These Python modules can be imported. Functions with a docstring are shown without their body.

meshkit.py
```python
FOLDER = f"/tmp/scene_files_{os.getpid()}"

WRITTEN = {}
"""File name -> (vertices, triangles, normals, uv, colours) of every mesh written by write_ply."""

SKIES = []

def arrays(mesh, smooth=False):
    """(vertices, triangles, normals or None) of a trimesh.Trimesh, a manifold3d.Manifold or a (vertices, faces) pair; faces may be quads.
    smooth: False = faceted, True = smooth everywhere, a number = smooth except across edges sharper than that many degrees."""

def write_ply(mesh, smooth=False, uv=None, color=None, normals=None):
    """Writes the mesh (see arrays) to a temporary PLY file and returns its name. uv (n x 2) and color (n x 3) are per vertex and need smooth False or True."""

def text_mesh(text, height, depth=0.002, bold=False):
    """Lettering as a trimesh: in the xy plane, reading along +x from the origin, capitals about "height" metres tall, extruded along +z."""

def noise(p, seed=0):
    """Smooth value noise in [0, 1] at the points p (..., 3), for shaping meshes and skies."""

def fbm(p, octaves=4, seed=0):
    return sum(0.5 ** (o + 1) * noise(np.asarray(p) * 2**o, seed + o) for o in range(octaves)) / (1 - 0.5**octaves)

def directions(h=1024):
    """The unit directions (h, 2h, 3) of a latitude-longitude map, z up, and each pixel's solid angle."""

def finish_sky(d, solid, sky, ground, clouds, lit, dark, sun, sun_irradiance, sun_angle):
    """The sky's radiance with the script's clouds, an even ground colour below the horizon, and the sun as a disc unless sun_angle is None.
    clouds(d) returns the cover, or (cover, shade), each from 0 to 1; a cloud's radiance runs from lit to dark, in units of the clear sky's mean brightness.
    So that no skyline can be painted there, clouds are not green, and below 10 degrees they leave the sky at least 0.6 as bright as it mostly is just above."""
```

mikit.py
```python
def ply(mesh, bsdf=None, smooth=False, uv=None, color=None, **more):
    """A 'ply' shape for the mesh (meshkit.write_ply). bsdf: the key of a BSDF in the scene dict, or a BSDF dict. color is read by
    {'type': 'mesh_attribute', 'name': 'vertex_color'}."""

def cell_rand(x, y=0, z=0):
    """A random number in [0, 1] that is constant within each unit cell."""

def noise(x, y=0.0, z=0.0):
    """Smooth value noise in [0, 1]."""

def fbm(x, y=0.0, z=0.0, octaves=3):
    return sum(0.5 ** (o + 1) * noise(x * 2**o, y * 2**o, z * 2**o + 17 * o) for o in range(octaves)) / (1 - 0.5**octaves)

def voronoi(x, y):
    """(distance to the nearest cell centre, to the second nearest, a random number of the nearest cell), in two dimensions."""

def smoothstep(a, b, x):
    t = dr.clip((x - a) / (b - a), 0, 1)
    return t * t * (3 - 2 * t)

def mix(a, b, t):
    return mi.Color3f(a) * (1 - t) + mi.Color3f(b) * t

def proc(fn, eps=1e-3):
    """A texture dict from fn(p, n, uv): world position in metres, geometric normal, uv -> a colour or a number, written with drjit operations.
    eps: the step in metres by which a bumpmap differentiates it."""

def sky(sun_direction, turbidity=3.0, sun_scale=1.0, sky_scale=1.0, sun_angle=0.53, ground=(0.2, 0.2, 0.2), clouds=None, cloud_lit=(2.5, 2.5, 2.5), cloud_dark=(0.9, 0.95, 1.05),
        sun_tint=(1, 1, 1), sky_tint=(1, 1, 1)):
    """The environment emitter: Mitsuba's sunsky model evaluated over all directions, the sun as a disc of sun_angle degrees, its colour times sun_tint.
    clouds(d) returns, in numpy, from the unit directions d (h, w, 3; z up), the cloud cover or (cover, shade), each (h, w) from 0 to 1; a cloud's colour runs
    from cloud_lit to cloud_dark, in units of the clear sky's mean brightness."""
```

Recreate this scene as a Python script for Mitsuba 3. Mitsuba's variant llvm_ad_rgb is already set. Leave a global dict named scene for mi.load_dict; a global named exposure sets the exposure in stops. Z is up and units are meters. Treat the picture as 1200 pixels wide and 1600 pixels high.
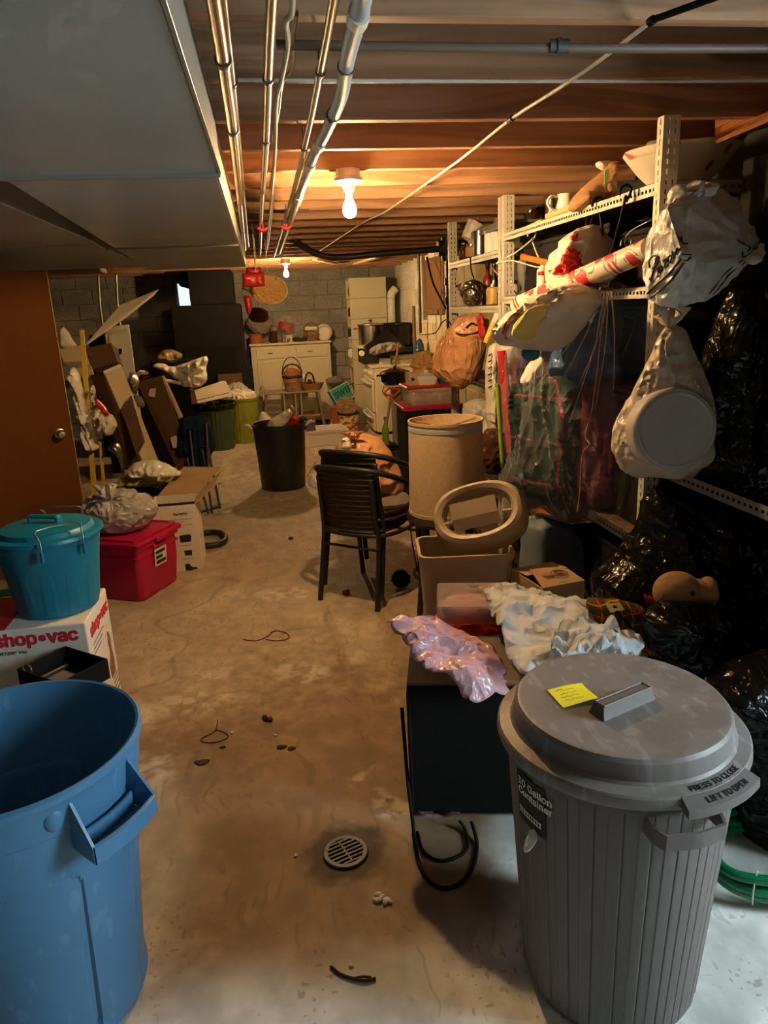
import math, random
import numpy as np, trimesh, mitsuba as mi, drjit as dr
import mikit, meshkit
from mikit import proc, noise, fbm, voronoi, cell_rand, smoothstep, mix
from scipy.spatial import Delaunay
import shapely, shapely.geometry as sg

random.seed(7); RNG = np.random.default_rng(7)
scene, labels = {}, {}
T = mi.ScalarTransform4f

# ------------------------------------------------------------------ camera, sky, exposure
exposure = 1.2
F, H, VPX, VPY, ROLL = 1130.0, 1.58, 415.0, 490.0, 0.045      # focal length in pixels, eye height, vanishing point of the room's length, roll
fwd = np.array([VPX - 600, VPY - 800, F]); fwd /= np.linalg.norm(fwd)
dwn = np.cross(fwd, [1, -ROLL, 0]); dwn /= np.linalg.norm(dwn); dwn *= np.sign(dwn[1])
R = np.array([np.cross(dwn, fwd), fwd, -dwn])                  # world from camera (x right, y down, z forward)
EYE = np.array([0, 0, H])
CM = np.eye(4); CM[:3, 0], CM[:3, 1], CM[:3, 2], CM[:3, 3] = -R[:, 0], -R[:, 1], R[:, 2], EYE
scene['camera'] = {'type': 'perspective', 'fov': math.degrees(2 * math.atan(600 / F)), 'fov_axis': 'x', 'near_clip': 0.02, 'to_world': T(CM.tolist())}
scene['sky'] = mikit.sky((0.3, 0.4, 0.85), turbidity=6, sun_scale=0.0, sky_scale=3.0, ground=(0.3, 0.3, 0.3), sky_tint=(0.86, 1.0, 1.04),
                         clouds=lambda d: (np.full(d.shape[:2], 0.75), np.full(d.shape[:2], 0.3)), cloud_lit=(1.08, 1.25, 1.28), cloud_dark=(0.8, 0.93, 0.96))
BULB1, BULB2 = 900.0, 800.0
DAY = np.array([.80, 1.0, 1.06]) * 13.0                        # daylight emitted by the added glowing pane, unseen right of the camera
WARM = np.array([1.0, 0.62, 0.27])

def ray(px, py): return R @ np.array([px - 600, py - 800, F])
def at(px, py, Y): v = ray(px, py); return EYE + v * (Y / v[1])
def gr(px, py, z=0.0): v = ray(px, py); return EYE + v * ((z - H) / v[2])
def onx(px, py, X): v = ray(px, py); return EYE + v * (X / v[0])

# ------------------------------------------------------------------ bookkeeping
def PL(mesh, m, smooth=False, **kw): return mikit.ply(mesh, 'm_' + m, smooth, **kw)
def numbered(name):
    if name not in USED: USED[name] = 0; return name
    USED[name] += 1
    return f'{name}_{USED[name]:03d}'
USED = {}
def thing(name, label, cat, group=None):
    k = numbered(name); labels[k] = {'label': label, 'category': cat}
    if group: labels[k]['group'] = group
    return k
def part(parent, name, mesh, m, smooth=30, label=None, kind=None, **kw):
    k = numbered(parent + '__' + name)
    scene[k] = PL(mesh, m, smooth, **kw)
    if label or kind:
        labels[k] = {}
        if label: labels[k]['label'] = label
        if kind: labels[k]['kind'] = kind
    return k
def solo(name, label, cat, mesh, m, smooth=30, group=None, kind=None, **kw):
    k = thing(name, label, cat, group); scene[k] = PL(mesh, m, smooth, **kw)
    if kind: labels[k]['kind'] = kind
    return k
def struct(name, mesh=None, m=None, label=None, smooth=False):
    k = numbered(name); labels[k] = {'kind': 'structure'}
    labels[k]['label'] = label or name.replace('_', ' ')
    if mesh is not None: scene[k] = PL(mesh, m, smooth)
    return k

# ------------------------------------------------------------------ mesh helpers
def cat(*ms):
    ms = [m for m in ms if m is not None]
    return trimesh.util.concatenate(ms) if len(ms) > 1 else ms[0]
def box(sx, sy, sz, c=(0, 0, 0), b=0.003):
    """chamfered box"""
    b = min(b, 0.45 * min(sx, sy, sz)); h = np.array([sx, sy, sz]) / 2
    if b <= 0:
        m = trimesh.creation.box((sx, sy, sz))
    else:
        pts = []
        for s in np.ndindex(2, 2, 2):
            s = np.array(s) * 2 - 1
            for a in range(3):
                p = s * (h - b); p[a] = s[a] * h[a]; pts.append(p)
        m = trimesh.convex.convex_hull(np.array(pts))
    m = trimesh.Trimesh(m.vertices + np.asarray(c, float), m.faces, process=False)
    return m
def bx(x0, x1, y0, y1, z0, z1, b=0.003):
    return box(x1 - x0, y1 - y0, z1 - z0, ((x0 + x1) / 2, (y0 + y1) / 2, (z0 + z1) / 2), b)
def mv(m, loc=(0, 0, 0), rz=0, rx=0, ry=0, s=1.0):
    """rotate by rx, ry, rz in degrees, scale, then move; a copy"""
    M = trimesh.transformations.euler_matrix(*np.radians([rx, ry, rz]), 'sxyz')
    M[:3, :3] = M[:3, :3] * s; M[:3, 3] = loc
    m = m.copy(); m.apply_transform(M); return m
def grid(P, cu=False, cv=False):
    n, m = P.shape[:2]; i, j = np.meshgrid(np.arange(n if cu else n - 1), np.arange(m if cv else m - 1), indexing='ij')
    i2, j2 = (i + 1) % n, (j + 1) % m
    a, b, c, d = (x.ravel() for x in (i * m + j, i2 * m + j, i2 * m + j2, i * m + j2))
    return trimesh.Trimesh(P.reshape(-1, 3), np.vstack([np.stack([a, b, c], 1), np.stack([a, c, d], 1)]), process=False)
def lathe(prof, n=48, c=(0, 0, 0), rib=None, sx=1.0, sy=1.0, close=False):
    """profile [(r, z)]; rib(theta array, r, z) -> radius"""
    prof = np.asarray(prof, float); th = np.linspace(0, 2 * np.pi, n, endpoint=False)
    P = np.zeros((n, len(prof), 3))
    for k, (r, z) in enumerate(prof):
        rr = r if rib is None else rib(th, r, z)
        P[:, k, 0], P[:, k, 1], P[:, k, 2] = rr * np.cos(th) * sx, rr * np.sin(th) * sy, z
    m = grid(P + np.asarray(c, float), cu=True, cv=close)
    return trimesh.Trimesh(*clean(m), process=False)
def clean(m):
    f = m.faces; v = m.vertices; a = np.linalg.norm(np.cross(v[f[:, 1]] - v[f[:, 0]], v[f[:, 2]] - v[f[:, 0]]), axis=1)
    return v, f[a > 1e-12]
def cyl(r, p0, p1, n=20, r1=None):
    return tube([p0, p1], r, n, raw=True, r1=r1)
def curve(pts, k=8, closed=False):
    """Catmull-Rom through the points"""
    p = np.asarray(pts, float); n = len(p)
    if n < 3 and not closed: return p
    out = []
    for i in range(n if closed else n - 1):
        a, b, c, d = (p[(i + o) % n] if closed else p[min(max(i + o, 0), n - 1)] for o in (-1, 0, 1, 2))
        for t in np.arange(k) / k:
            out.append(0.5 * (2 * b + (c - a) * t + (2 * a - 5 * b + 4 * c - d) * t * t + (3 * b - a - 3 * c + d) * t ** 3))
    if not closed: out.append(p[-1])
    return np.array(out)
def tube(pts, r, n=10, k=8, raw=False, closed=False, r1=None, flat=1.0):
    p = np.asarray(pts, float) if raw else curve(pts, k, closed)
    m = len(p)
    t = np.roll(p, -1, 0) - np.roll(p, 1, 0) if closed else np.gradient(p, axis=0)
    t /= np.maximum(np.linalg.norm(t, axis=1, keepdims=True), 1e-12)
    a = np.cross(t[0], [0, 0, 1] if abs(t[0][2]) < 0.9 else [1, 0, 0]); a /= np.linalg.norm(a)
    P = np.zeros((m, n, 3)); th = np.linspace(0, 2 * np.pi, n, endpoint=False)
    rr = np.full(m, r) if r1 is None else np.linspace(r, r1, m)
    for i in range(m):
        a = a - t[i] * (a @ t[i]); a /= np.linalg.norm(a); b = np.cross(t[i], a)
        P[i] = p[i] + rr[i] * (np.cos(th)[:, None] * a + flat * np.sin(th)[:, None] * b)
    g = grid(P, cu=closed, cv=True)
    if closed: return g
    v = np.vstack([g.vertices, p[:1], p[-1:]]); i = np.arange(n); j = (i + 1) % n; o = (m - 1) * n
    f = np.vstack([g.faces, np.stack([j, i, i * 0 + m * n], 1), np.stack([i + o, j + o, i * 0 + m * n + 1], 1)])
    out = trimesh.Trimesh(v, f, process=False)
    out.fix_normals() if len(v) < 400 else None
    return out
def chaikin(p, it=2):
    p = np.asarray(p, float)
    for _ in range(it):
        q = np.roll(p, -1, 0); p = np.stack([0.75 * p + 0.25 * q, 0.25 * p + 0.75 * q], 1).reshape(-1, p.shape[1])
    return p
def ridge(p, seed=0):
    return 1 - np.abs(2 * meshkit.noise(p, seed) - 1)
def pillow(out, Y, thick, h=0.02, fold=0.01, fs=0.07, knot=None, pleat=0.0, seed=0, back=None, stretch=(1, 1), ang=0.0, smooth_it=1, D=None, sharp=0.7, sheet=0.0):
    """A filled bag or cushion: an outline given in photograph pixels at distance Y (or px, py, Y each), inflated to its thickness, wrinkled."""
    q = np.array([at(o[0], o[1], o[2] if len(o) > 2 else Y) for o in out])
    return puff(q, thick, h, fold * (.8 + Y / 6), fs, None if knot is None else at(knot[0], knot[1], Y), pleat * 1.7, seed, back, stretch, ang, smooth_it, D, sharp, sheet)
def slant(out, x0, y0, x1, y1, d=0.0):
    """pixels of an outline with a distance that runs from y0 at column x0 to y1 at column x1: the face of a thing hung along the shelf"""
    return [(o[0], o[1], y0 + (y1 - y0) * (o[0] - x0) / (x1 - x0) + d) for o in out]
def puff(q, thick, h=0.02, fold=0.01, fs=0.07, knot=None, pleat=0.0, seed=0, back=None, stretch=(1, 1), ang=0.0, smooth_it=1, D=None, sharp=0.7, sheet=0.0):
    c = q.mean(0); u, s, vt = np.linalg.svd(q - c); n = vt[2]
    if n @ (EYE - c) < 0: n = -n
    e1 = np.cross([0, 0, 1], n) if abs(n[2]) < 0.95 else np.array([1.0, 0, 0]); e1 -= n * (e1 @ n); e1 /= np.linalg.norm(e1); e2 = np.cross(n, e1)
    b = chaikin(np.stack([(q - c) @ e1, (q - c) @ e2], 1), smooth_it)
    poly = sg.Polygon(b)
    if not poly.is_valid: poly = poly.buffer(0); poly = max(getattr(poly, 'geoms', [poly]), key=lambda g: g.area)
    if not sheet and smooth_it:                   # a slightly ragged outline
        bb = np.array(poly.exterior.coords)[:-1]; bb = np.concatenate([bb[i] + (np.roll(bb, -1, 0)[i] - bb[i]) * np.linspace(0, 1, 4)[:-1, None] for i in range(len(bb))]); cen = bb.mean(0); sz = math.sqrt(poly.area)
        nn = meshkit.fbm(np.column_stack([bb * 5 / sz, np.full(len(bb), seed * 1.3)]), 2, seed) - .5; pq = sg.Polygon(bb + (bb - cen) * (nn * .22)[:, None]); poly = pq if pq.is_valid else poly
    L = poly.exterior.length; nb = max(24, int(L / h))
    B = np.array([poly.exterior.interpolate(i / nb, normalized=True).coords[0] for i in range(nb)])
    poly = sg.Polygon(B)
    x0, y0, x1, y1 = poly.bounds
    gx, gy = np.meshgrid(np.arange(x0, x1, h), np.arange(y0, y1, h * 0.87)); gx = gx + (np.arange(gx.shape[0]) % 2)[:, None] * h / 2
    I = np.stack([gx.ravel(), gy.ravel()], 1)
    pts = shapely.points(I); d = shapely.distance(pts, poly.exterior); I = I[shapely.contains(poly, pts) & (d > 0.55 * h)]
    V = np.vstack([B, I]); tri = Delaunay(V).simplices
    tri = tri[shapely.contains(poly, shapely.points(V[tri].mean(1)))]
    q1, q2 = V[tri[:, 1]] - V[tri[:, 0]], V[tri[:, 2]] - V[tri[:, 0]]; cr = q1[:, 0] * q2[:, 1] - q1[:, 1] * q2[:, 0]; tri[cr < 0] = tri[cr < 0][:, ::-1]
    dist = np.zeros(len(V)); dist[nb:] = shapely.distance(shapely.points(V[nb:]), poly.exterior)
    D = D or max(dist.max() * 0.9, 1e-4)
    w = np.clip(dist / D, 0, 1); t = (1 - (1 - w) ** 2) ** sharp
    ca, sa = math.cos(ang), math.sin(ang); r = np.stack([(V[:, 0] * ca + V[:, 1] * sa) / stretch[0], (-V[:, 0] * sa + V[:, 1] * ca) / stretch[1]], 1) / fs
    z = np.full(len(V), seed * 3.7)
    warp = meshkit.fbm(np.stack([r[:, 0] * .5, r[:, 1] * .5, z], 1), 2, seed)
    w2 = meshkit.fbm(np.stack([r[:, 0] * .6 + 7, r[:, 1] * .6, z + 3], 1), 2, seed + 8) - .5
    f = ridge(np.stack([r[:, 0] + 1.5 * warp, r[:, 1] - warp, z], 1), seed) ** 3 + 0.55 * ridge(np.stack([r[:, 0] * 2.1 + 2 * warp, r[:, 1] * 1.7 + warp, z + 9], 1), seed + 3) ** 3 + .28 * ridge(np.stack([r[:, 0] * 4.3, r[:, 1] * 4.1 + 2 * warp, z + 4], 1), seed + 4) ** 2 + 1.3 * w2 - 0.45
    f = f * fold * 1.6
    if knot is not None:
        k = np.array([(knot - c) @ e1, (knot - c) @ e2]); dv = V - k; rad = np.linalg.norm(dv, axis=1); th = np.arctan2(dv[:, 1], dv[:, 0])
        f = f + pleat * (ridge(np.stack([th * 7 + 0.5 * warp, rad * 1.2, z], 1), seed + 5) + 0.6 * ridge(np.stack([th * 17, rad * 2, z], 1), seed + 6) - 0.8) * np.clip(rad / 0.05, 0, 1) * np.exp(-rad / (0.55 * max(x1 - x0, y1 - y0)))
    edge = np.clip(dist / (1.5 * h), 0, 1)
    base = c + V[:, :1] * e1 + V[:, 1:] * e2
    A = base + n * (t * thick + f * edge)[:, None]
    bk = thick if back is None else back
    Bk = base - n * (t * bk + 0.7 * f * edge)[:, None]
    if sheet:                                     # a thin crumpled sheet: both faces follow the folds
        g_ = (f * 2 + sheet * (2 * w2 + .6 * (ridge(r[:, :1] * [1, 0, 0] * .5 + r[:, 1:] * [0, .5, 0], seed + 9) - .5)))[:, None]; A = base + n * (g_ + t[:, None] * thick); Bk = base + n * (g_ - t[:, None] * bk)
    N = len(V); idx = np.arange(N) + N; idx[:nb] = np.arange(nb)
    remap = np.concatenate([np.arange(N), np.arange(nb, N)])
    idxb = np.arange(N); idxb[nb:] = np.arange(N, N + len(V) - nb)
    return trimesh.Trimesh(np.vstack([A, Bk[nb:]]), np.vstack([tri, idxb[tri][:, ::-1]]), process=False)
def blob(rx, ry, rz, c=(0, 0, 0), amp=0.0, fs=0.1, seed=0, sub=4):
    m = trimesh.creation.icosphere(subdivisions=sub, radius=1.0); v = m.vertices * [rx, ry, rz]
    if amp:
        nn = m.vertices; v = v + nn * (amp * (ridge(v / fs + seed, seed) ** 2 + 0.5 * ridge(v * 2.2 / fs + seed, seed + 2) ** 2 - 0.6))[:, None]
    return trimesh.Trimesh(v + np.asarray(c, float), m.faces, process=False)
def sack(r, h, c=(0, 0, 0), neck=0.25, seed=0, pleat=0.03, amp=0.012, fs=0.09, n=96, m=40, flop=0.0):
    """A full bag standing on its bottom, gathered to a neck at the top."""
    th = np.linspace(0, 2 * np.pi, n, endpoint=False); t = np.linspace(0, 1, m)
    P = np.zeros((n, m, 3))
    for k, s in enumerate(t):
        prof = math.sin(math.pi * min(1, s * 1.15 + 0.02) ** 0.62) ** 0.55 if s < 0.86 else None
        if prof is None: prof = max(0.0, math.sin(math.pi * min(1, .86 * 1.15 + .02) ** .62)) ** .55 * (1 - (s - .86) / .14) + neck * 0.35 * ((s - .86) / .14)
        q = ridge(np.stack([np.cos(th) * 4 + seed, np.sin(th) * 4, th * 0 + s * 1.5], 1), seed) - 0.5
        rr = r * prof * (1 + pleat * 6 * q * s ** 1.5)
        P[:, k] = np.stack([rr * np.cos(th), rr * np.sin(th), th * 0 + h * s], 1)
    P[:, 0, :2] *= 0.02
    mm = grid(P, cu=True); v = mm.vertices
    nn = v - [0, 0, h * .45]; nn /= np.maximum(np.linalg.norm(nn, axis=1, keepdims=True), 1e-6)
    e = np.clip(v[:, 2] / 0.03, 0, 1)
    v = v + nn * (e * amp * (ridge(v / fs + seed * 1.7, seed) ** 2 + 0.5 * ridge(v * 2.3 / fs, seed + 2) ** 2 - .6))[:, None]
    return trimesh.Trimesh(v + np.asarray(c, float), mm.faces, process=False)
def ruffle(c, r, h, seed=0, n=48):
    """the frilly knotted end of a bag"""
    th = np.linspace(0, 2 * np.pi, n, endpoint=False); P = np.zeros((n, 6, 3))
    for k, (a, z) in enumerate([(0.25, 0), (0.3, .25), (.55, .5), (.8, .8), (1.0, 1.0), (.7, .97)]):
        w = 1 + 0.45 * (a > .4) * np.sin(th * 5 + seed) + 0.2 * np.sin(th * 9 + seed * 2)
        P[:, k] = np.stack([r * a * w * np.cos(th), r * a * w * np.sin(th), h * z * (1 + 0.25 * np.sin(3 * th + seed))], 1)
    return trimesh.Trimesh((grid(P, cu=True)).vertices + np.asarray(c, float), grid(P, cu=True).faces, process=False)
def carton(w, d, h, t=0.004, open_top=False):
    """cardboard box walls, centred, standing on z=0"""
    if not open_top: return box(w, d, h, (0, 0, h / 2), 0.002)
    return cat(box(w, t, h, (0, -d / 2 + t / 2, h / 2), .001), box(w, t, h, (0, d / 2 - t / 2, h / 2), .001), box(t, d, h, (-w / 2 + t / 2, 0, h / 2), .001), box(t, d, h, (w / 2 - t / 2, 0, h / 2), .001), box(w, d, t, (0, 0, t / 2), .001))
def slab(p, thick):
    """a flat board through four 3-D corners"""
    p = np.asarray(p, float); n = np.cross(p[1] - p[0], p[-1] - p[0]); n /= np.linalg.norm(n)
    return trimesh.convex.convex_hull(np.vstack([p + n * thick / 2, p - n * thick / 2]))
def strip_holes(L, w, t, pitch=0.025, hw=0.005, hl=0.016, two=False):
    """slotted angle flange: along x from 0 to L, width along y from 0 to w"""
    holes = []
    for k in range(int(L / pitch)):
        x = (k + .5) * pitch
        for y in ((w * .3, w * .7) if two else (w / 2,)):
            holes.append([(x - hl / 2, y - hw / 2), (x + hl / 2, y - hw / 2), (x + hl / 2, y + hw / 2), (x - hl / 2, y + hw / 2)])
    return trimesh.creation.extrude_polygon(sg.Polygon([(0, 0), (L, 0), (L, w), (0, w)], holes), t, engine='earcut')
def frame3(o, ex, ey):
    """matrix with x along ex, y along ey (made square), z their cross product"""
    ex = np.asarray(ex, float); ex /= np.linalg.norm(ex); ey = np.asarray(ey, float); ey = ey - ex * (ey @ ex); ey /= np.linalg.norm(ey)
    M = np.eye(4); M[:3, 0], M[:3, 1], M[:3, 2], M[:3, 3] = ex, ey, np.cross(ex, ey), o
    return M
def tf(m, M): m = m.copy(); m.apply_transform(M); return m
def text(s, h, M, depth=0.001, bold=False):
    return tf(meshkit.text_mesh(s, h, depth, bold), M)
def tote(w, d, h, taper=0.86, rim=0.012, t=0.004, n=10, r=0.04):
    """open tub with rounded corners, standing on z=0 (outer and inner walls)"""
    def ring(sw, sd, z, rr):
        p = []
        for cx, cy, a0 in ((1, 1, 0), (-1, 1, 90), (-1, -1, 180), (1, -1, 270)):
            for a in np.radians(np.linspace(a0, a0 + 90, 6)): p.append((cx * (sw / 2 - rr) + rr * math.cos(a), cy * (sd / 2 - rr) + rr * math.sin(a), z))
        return np.array(p)
    k = taper
    rings = [ring(w * k * .05, d * k * .05, 0, .001), ring(w * k * .96, d * k * .96, 0, r), ring(w * k, d * k, 0.01, r), ring(w * (k + 1) / 2, d * (k + 1) / 2, h * .5, r), ring(w - 2 * rim, d - 2 * rim, h - .03, r), ring(w, d, h - .028, r), ring(w, d, h, r),
             ring(w - 2 * rim - 2 * t, d - 2 * rim - 2 * t, h, r), ring(w * k - 2 * t, d * k - 2 * t, .012, r), ring(w * .05, d * .05, .012, .001)]
    P = np.array(rings); return grid(P.transpose(1, 0, 2), cu=True)
def lin(h):
    c = np.array([int(h[i:i + 2], 16) for i in (0, 2, 4)]) / 255.0
    return np.where(c <= 0.04045, c / 12.92, ((c + 0.055) / 1.055) ** 2.4)

# ------------------------------------------------------------------ materials
def col(c): return lin(c).tolist() if isinstance(c, str) else list(c)
def mat(key, c, rough=0.5, metal=0.0, spec=0.5, bump=None, coat=0.0, **kw):
    tex = c if isinstance(c, dict) else {'type': 'rgb', 'value': col(c)}
    b = {'type': 'principled', 'base_color': tex, 'roughness': rough, 'metallic': metal, 'specular': spec, 'clearcoat': coat, **kw}
    if bump: b = {'type': 'bumpmap', 'tex': bump, 'scale': 1.0, 'bsdf': b}
    scene['m_' + key] = {'type': 'twosided', 'bsdf': b}
    return key
def film(key, c, rough=0.3, trans=0.6):
    """thin translucent plastic"""
    scene['m_' + key] = {'type': 'principledthin', 'base_color': {'type': 'rgb', 'value': col(c)}, 'roughness': rough, 'diff_trans': trans, 'eta': 1.5, 'spec_trans': 0.0}
    return key
def clear(key, c, haze=0.25):
    scene['m_' + key] = {'type': 'mask', 'opacity': haze, 'bsdf': {'type': 'twosided', 'bsdf': {'type': 'bumpmap', 'tex': CR, 'scale': 1.0, 'bsdf': {'type': 'principled', 'base_color': {'type': 'rgb', 'value': col(c)}, 'roughness': 0.16, 'specular': 1.0, 'clearcoat': 1.0}}}}
    return key
def f_crinkle(p, n, uv):
    w = 1.2 * noise(p.x * 9, p.y * 9, p.z * 9)
    a = 1 - dr.abs(2 * noise(p.x * 26 + w, p.y * 26, p.z * 15 + w) - 1); b = 1 - dr.abs(2 * noise(p.x * 60 + w, p.y * 60 - w, p.z * 38) - 1)
    return .0075 * a * a * a + .0022 * b * b
CR = proc(f_crinkle, 2e-3)
def f_floor(p, n, uv):
    a = fbm(p.x * 1.1, p.y * 1.1, 3.0, 4); b = fbm(p.x * 5 + 4, p.y * 5, 1.0, 4); c = fbm(p.x * 22, p.y * 22, 2.0, 3)
    base = mix((.34, .255, .165), (.46, .37, .26), smoothstep(.3, .7, 0.6 * a + .4 * b))
    base = mix(base, (.30, .20, .115), .65 * smoothstep(.50, .64, fbm(p.x * .9 + 7, p.y * .6 + 2, 5.0, 3)))
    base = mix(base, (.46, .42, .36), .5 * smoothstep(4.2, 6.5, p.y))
    # pale concrete with daylight painted in; damp brown drain area also holds can shade
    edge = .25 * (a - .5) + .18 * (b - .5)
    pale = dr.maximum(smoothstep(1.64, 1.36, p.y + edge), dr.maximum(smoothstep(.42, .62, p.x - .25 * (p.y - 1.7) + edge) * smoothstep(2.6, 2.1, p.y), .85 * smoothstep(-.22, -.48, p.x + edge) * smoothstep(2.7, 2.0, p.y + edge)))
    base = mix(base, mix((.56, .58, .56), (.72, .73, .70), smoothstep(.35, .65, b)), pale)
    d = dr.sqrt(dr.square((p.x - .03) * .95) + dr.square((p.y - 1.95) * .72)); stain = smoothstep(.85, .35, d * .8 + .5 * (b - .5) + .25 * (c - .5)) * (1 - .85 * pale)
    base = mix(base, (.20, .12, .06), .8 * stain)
    d2 = dr.sqrt(dr.square(p.x - .103) + dr.square(p.y - 1.832)); base = mix(base, (.03, .02, .015), .9 * smoothstep(.15, .085, d2 + .07 * (b - .5) + .05 * (c - .5)))
    w = fbm(p.x * 3 + 11, p.y * 3 + 5, 8.0, 4); base = mix(base, (.62, .58, .50), .45 * smoothstep(.66, .73, w) * smoothstep(.35, .6, c))
    crack = dr.abs(fbm(p.x * .8 + 3, p.y * .8 + 9, 4.0, 4) - .5); base = mix(base, (.2, .14, .08), .35 * smoothstep(.012, .002, crack))
    e = fbm(p.x * 13 + 3 * a, p.y * 9, 6.0, 4); base = base * (.86 + .28 * smoothstep(.2, .8, e)); sc = noise(p.x * 60 + 8 * b, p.y * 7, 2.0); base = mix(base, base * .6, .5 * smoothstep(.72, .85, sc) * smoothstep(.45, .6, e))
    speck = smoothstep(.80, .88, noise(p.x * 85, p.y * 85, 3.0)); base = mix(base, (.15, .10, .06), .4 * speck * smoothstep(.5, .65, b))
    return base * (.88 + .24 * c)
def f_floor_h(p, n, uv): return .0012 * fbm(p.x * 30, p.y * 30, 1.0, 3) + .004 * fbm(p.x * 5, p.y * 5, 2.0, 2)
def wood(c1, c2, ax, sc=1.0):
    def f(p, n, uv):
        u, v = ((p.x, p.y * 1.0 + p.z * 1.3), (p.y, p.x + p.z * 1.3), (p.z, p.x + p.y * 1.3))[ax]
        g = fbm(u * 1.6 * sc, v * 26 * sc + 2.5 * noise(u * 2 * sc, v * 4 * sc), 1.0, 3)
        k = smoothstep(.86, .93, noise(u * 2.3 * sc + 5, v * 9 * sc, 4.0))
        return mix(mix(c1, c2, smoothstep(.3, .72, g)), [x * .35 for x in c1], .8 * k)
    return proc(f)
def f_block(p, n, uv):
    c = fbm(p.x * 40, p.y * 40, p.z * 40, 2); a = fbm(p.x * 2.2, p.y * 2.2, p.z * 2.2, 3)
    return mix((.20, .195, .175), (.31, .30, .27), smoothstep(.3, .7, a)) * (.8 + .4 * c)
def f_blockpale(p, n, uv):
    c = fbm(p.x * 40, p.y * 40, p.z * 40, 2); a = fbm(p.x * 2.2, p.y * 2.2, p.z * 2.2, 3)
    return mix((.47, .45, .38), (.62, .60, .52), smoothstep(.3, .7, a)) * (.85 + .3 * c)
def f_blockyellow(p, n, uv):
    c = fbm(p.x * 40, p.y * 40, p.z * 40, 2); return mix((.55, .46, .27), (.66, .57, .36), c)
def f_sheet(p, n, uv):
    a = fbm(p.x * 3, p.y * 3, p.z * 3, 3); s = smoothstep(.62, .75, fbm(p.x * 30 + p.y * 9, p.y * 14, 2.0, 3))
    return mix(mix((.30, .34, .33), (.39, .43, .42), a), (.50, .53, .52), .5 * s * smoothstep(1.9, .6, p.y))
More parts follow.
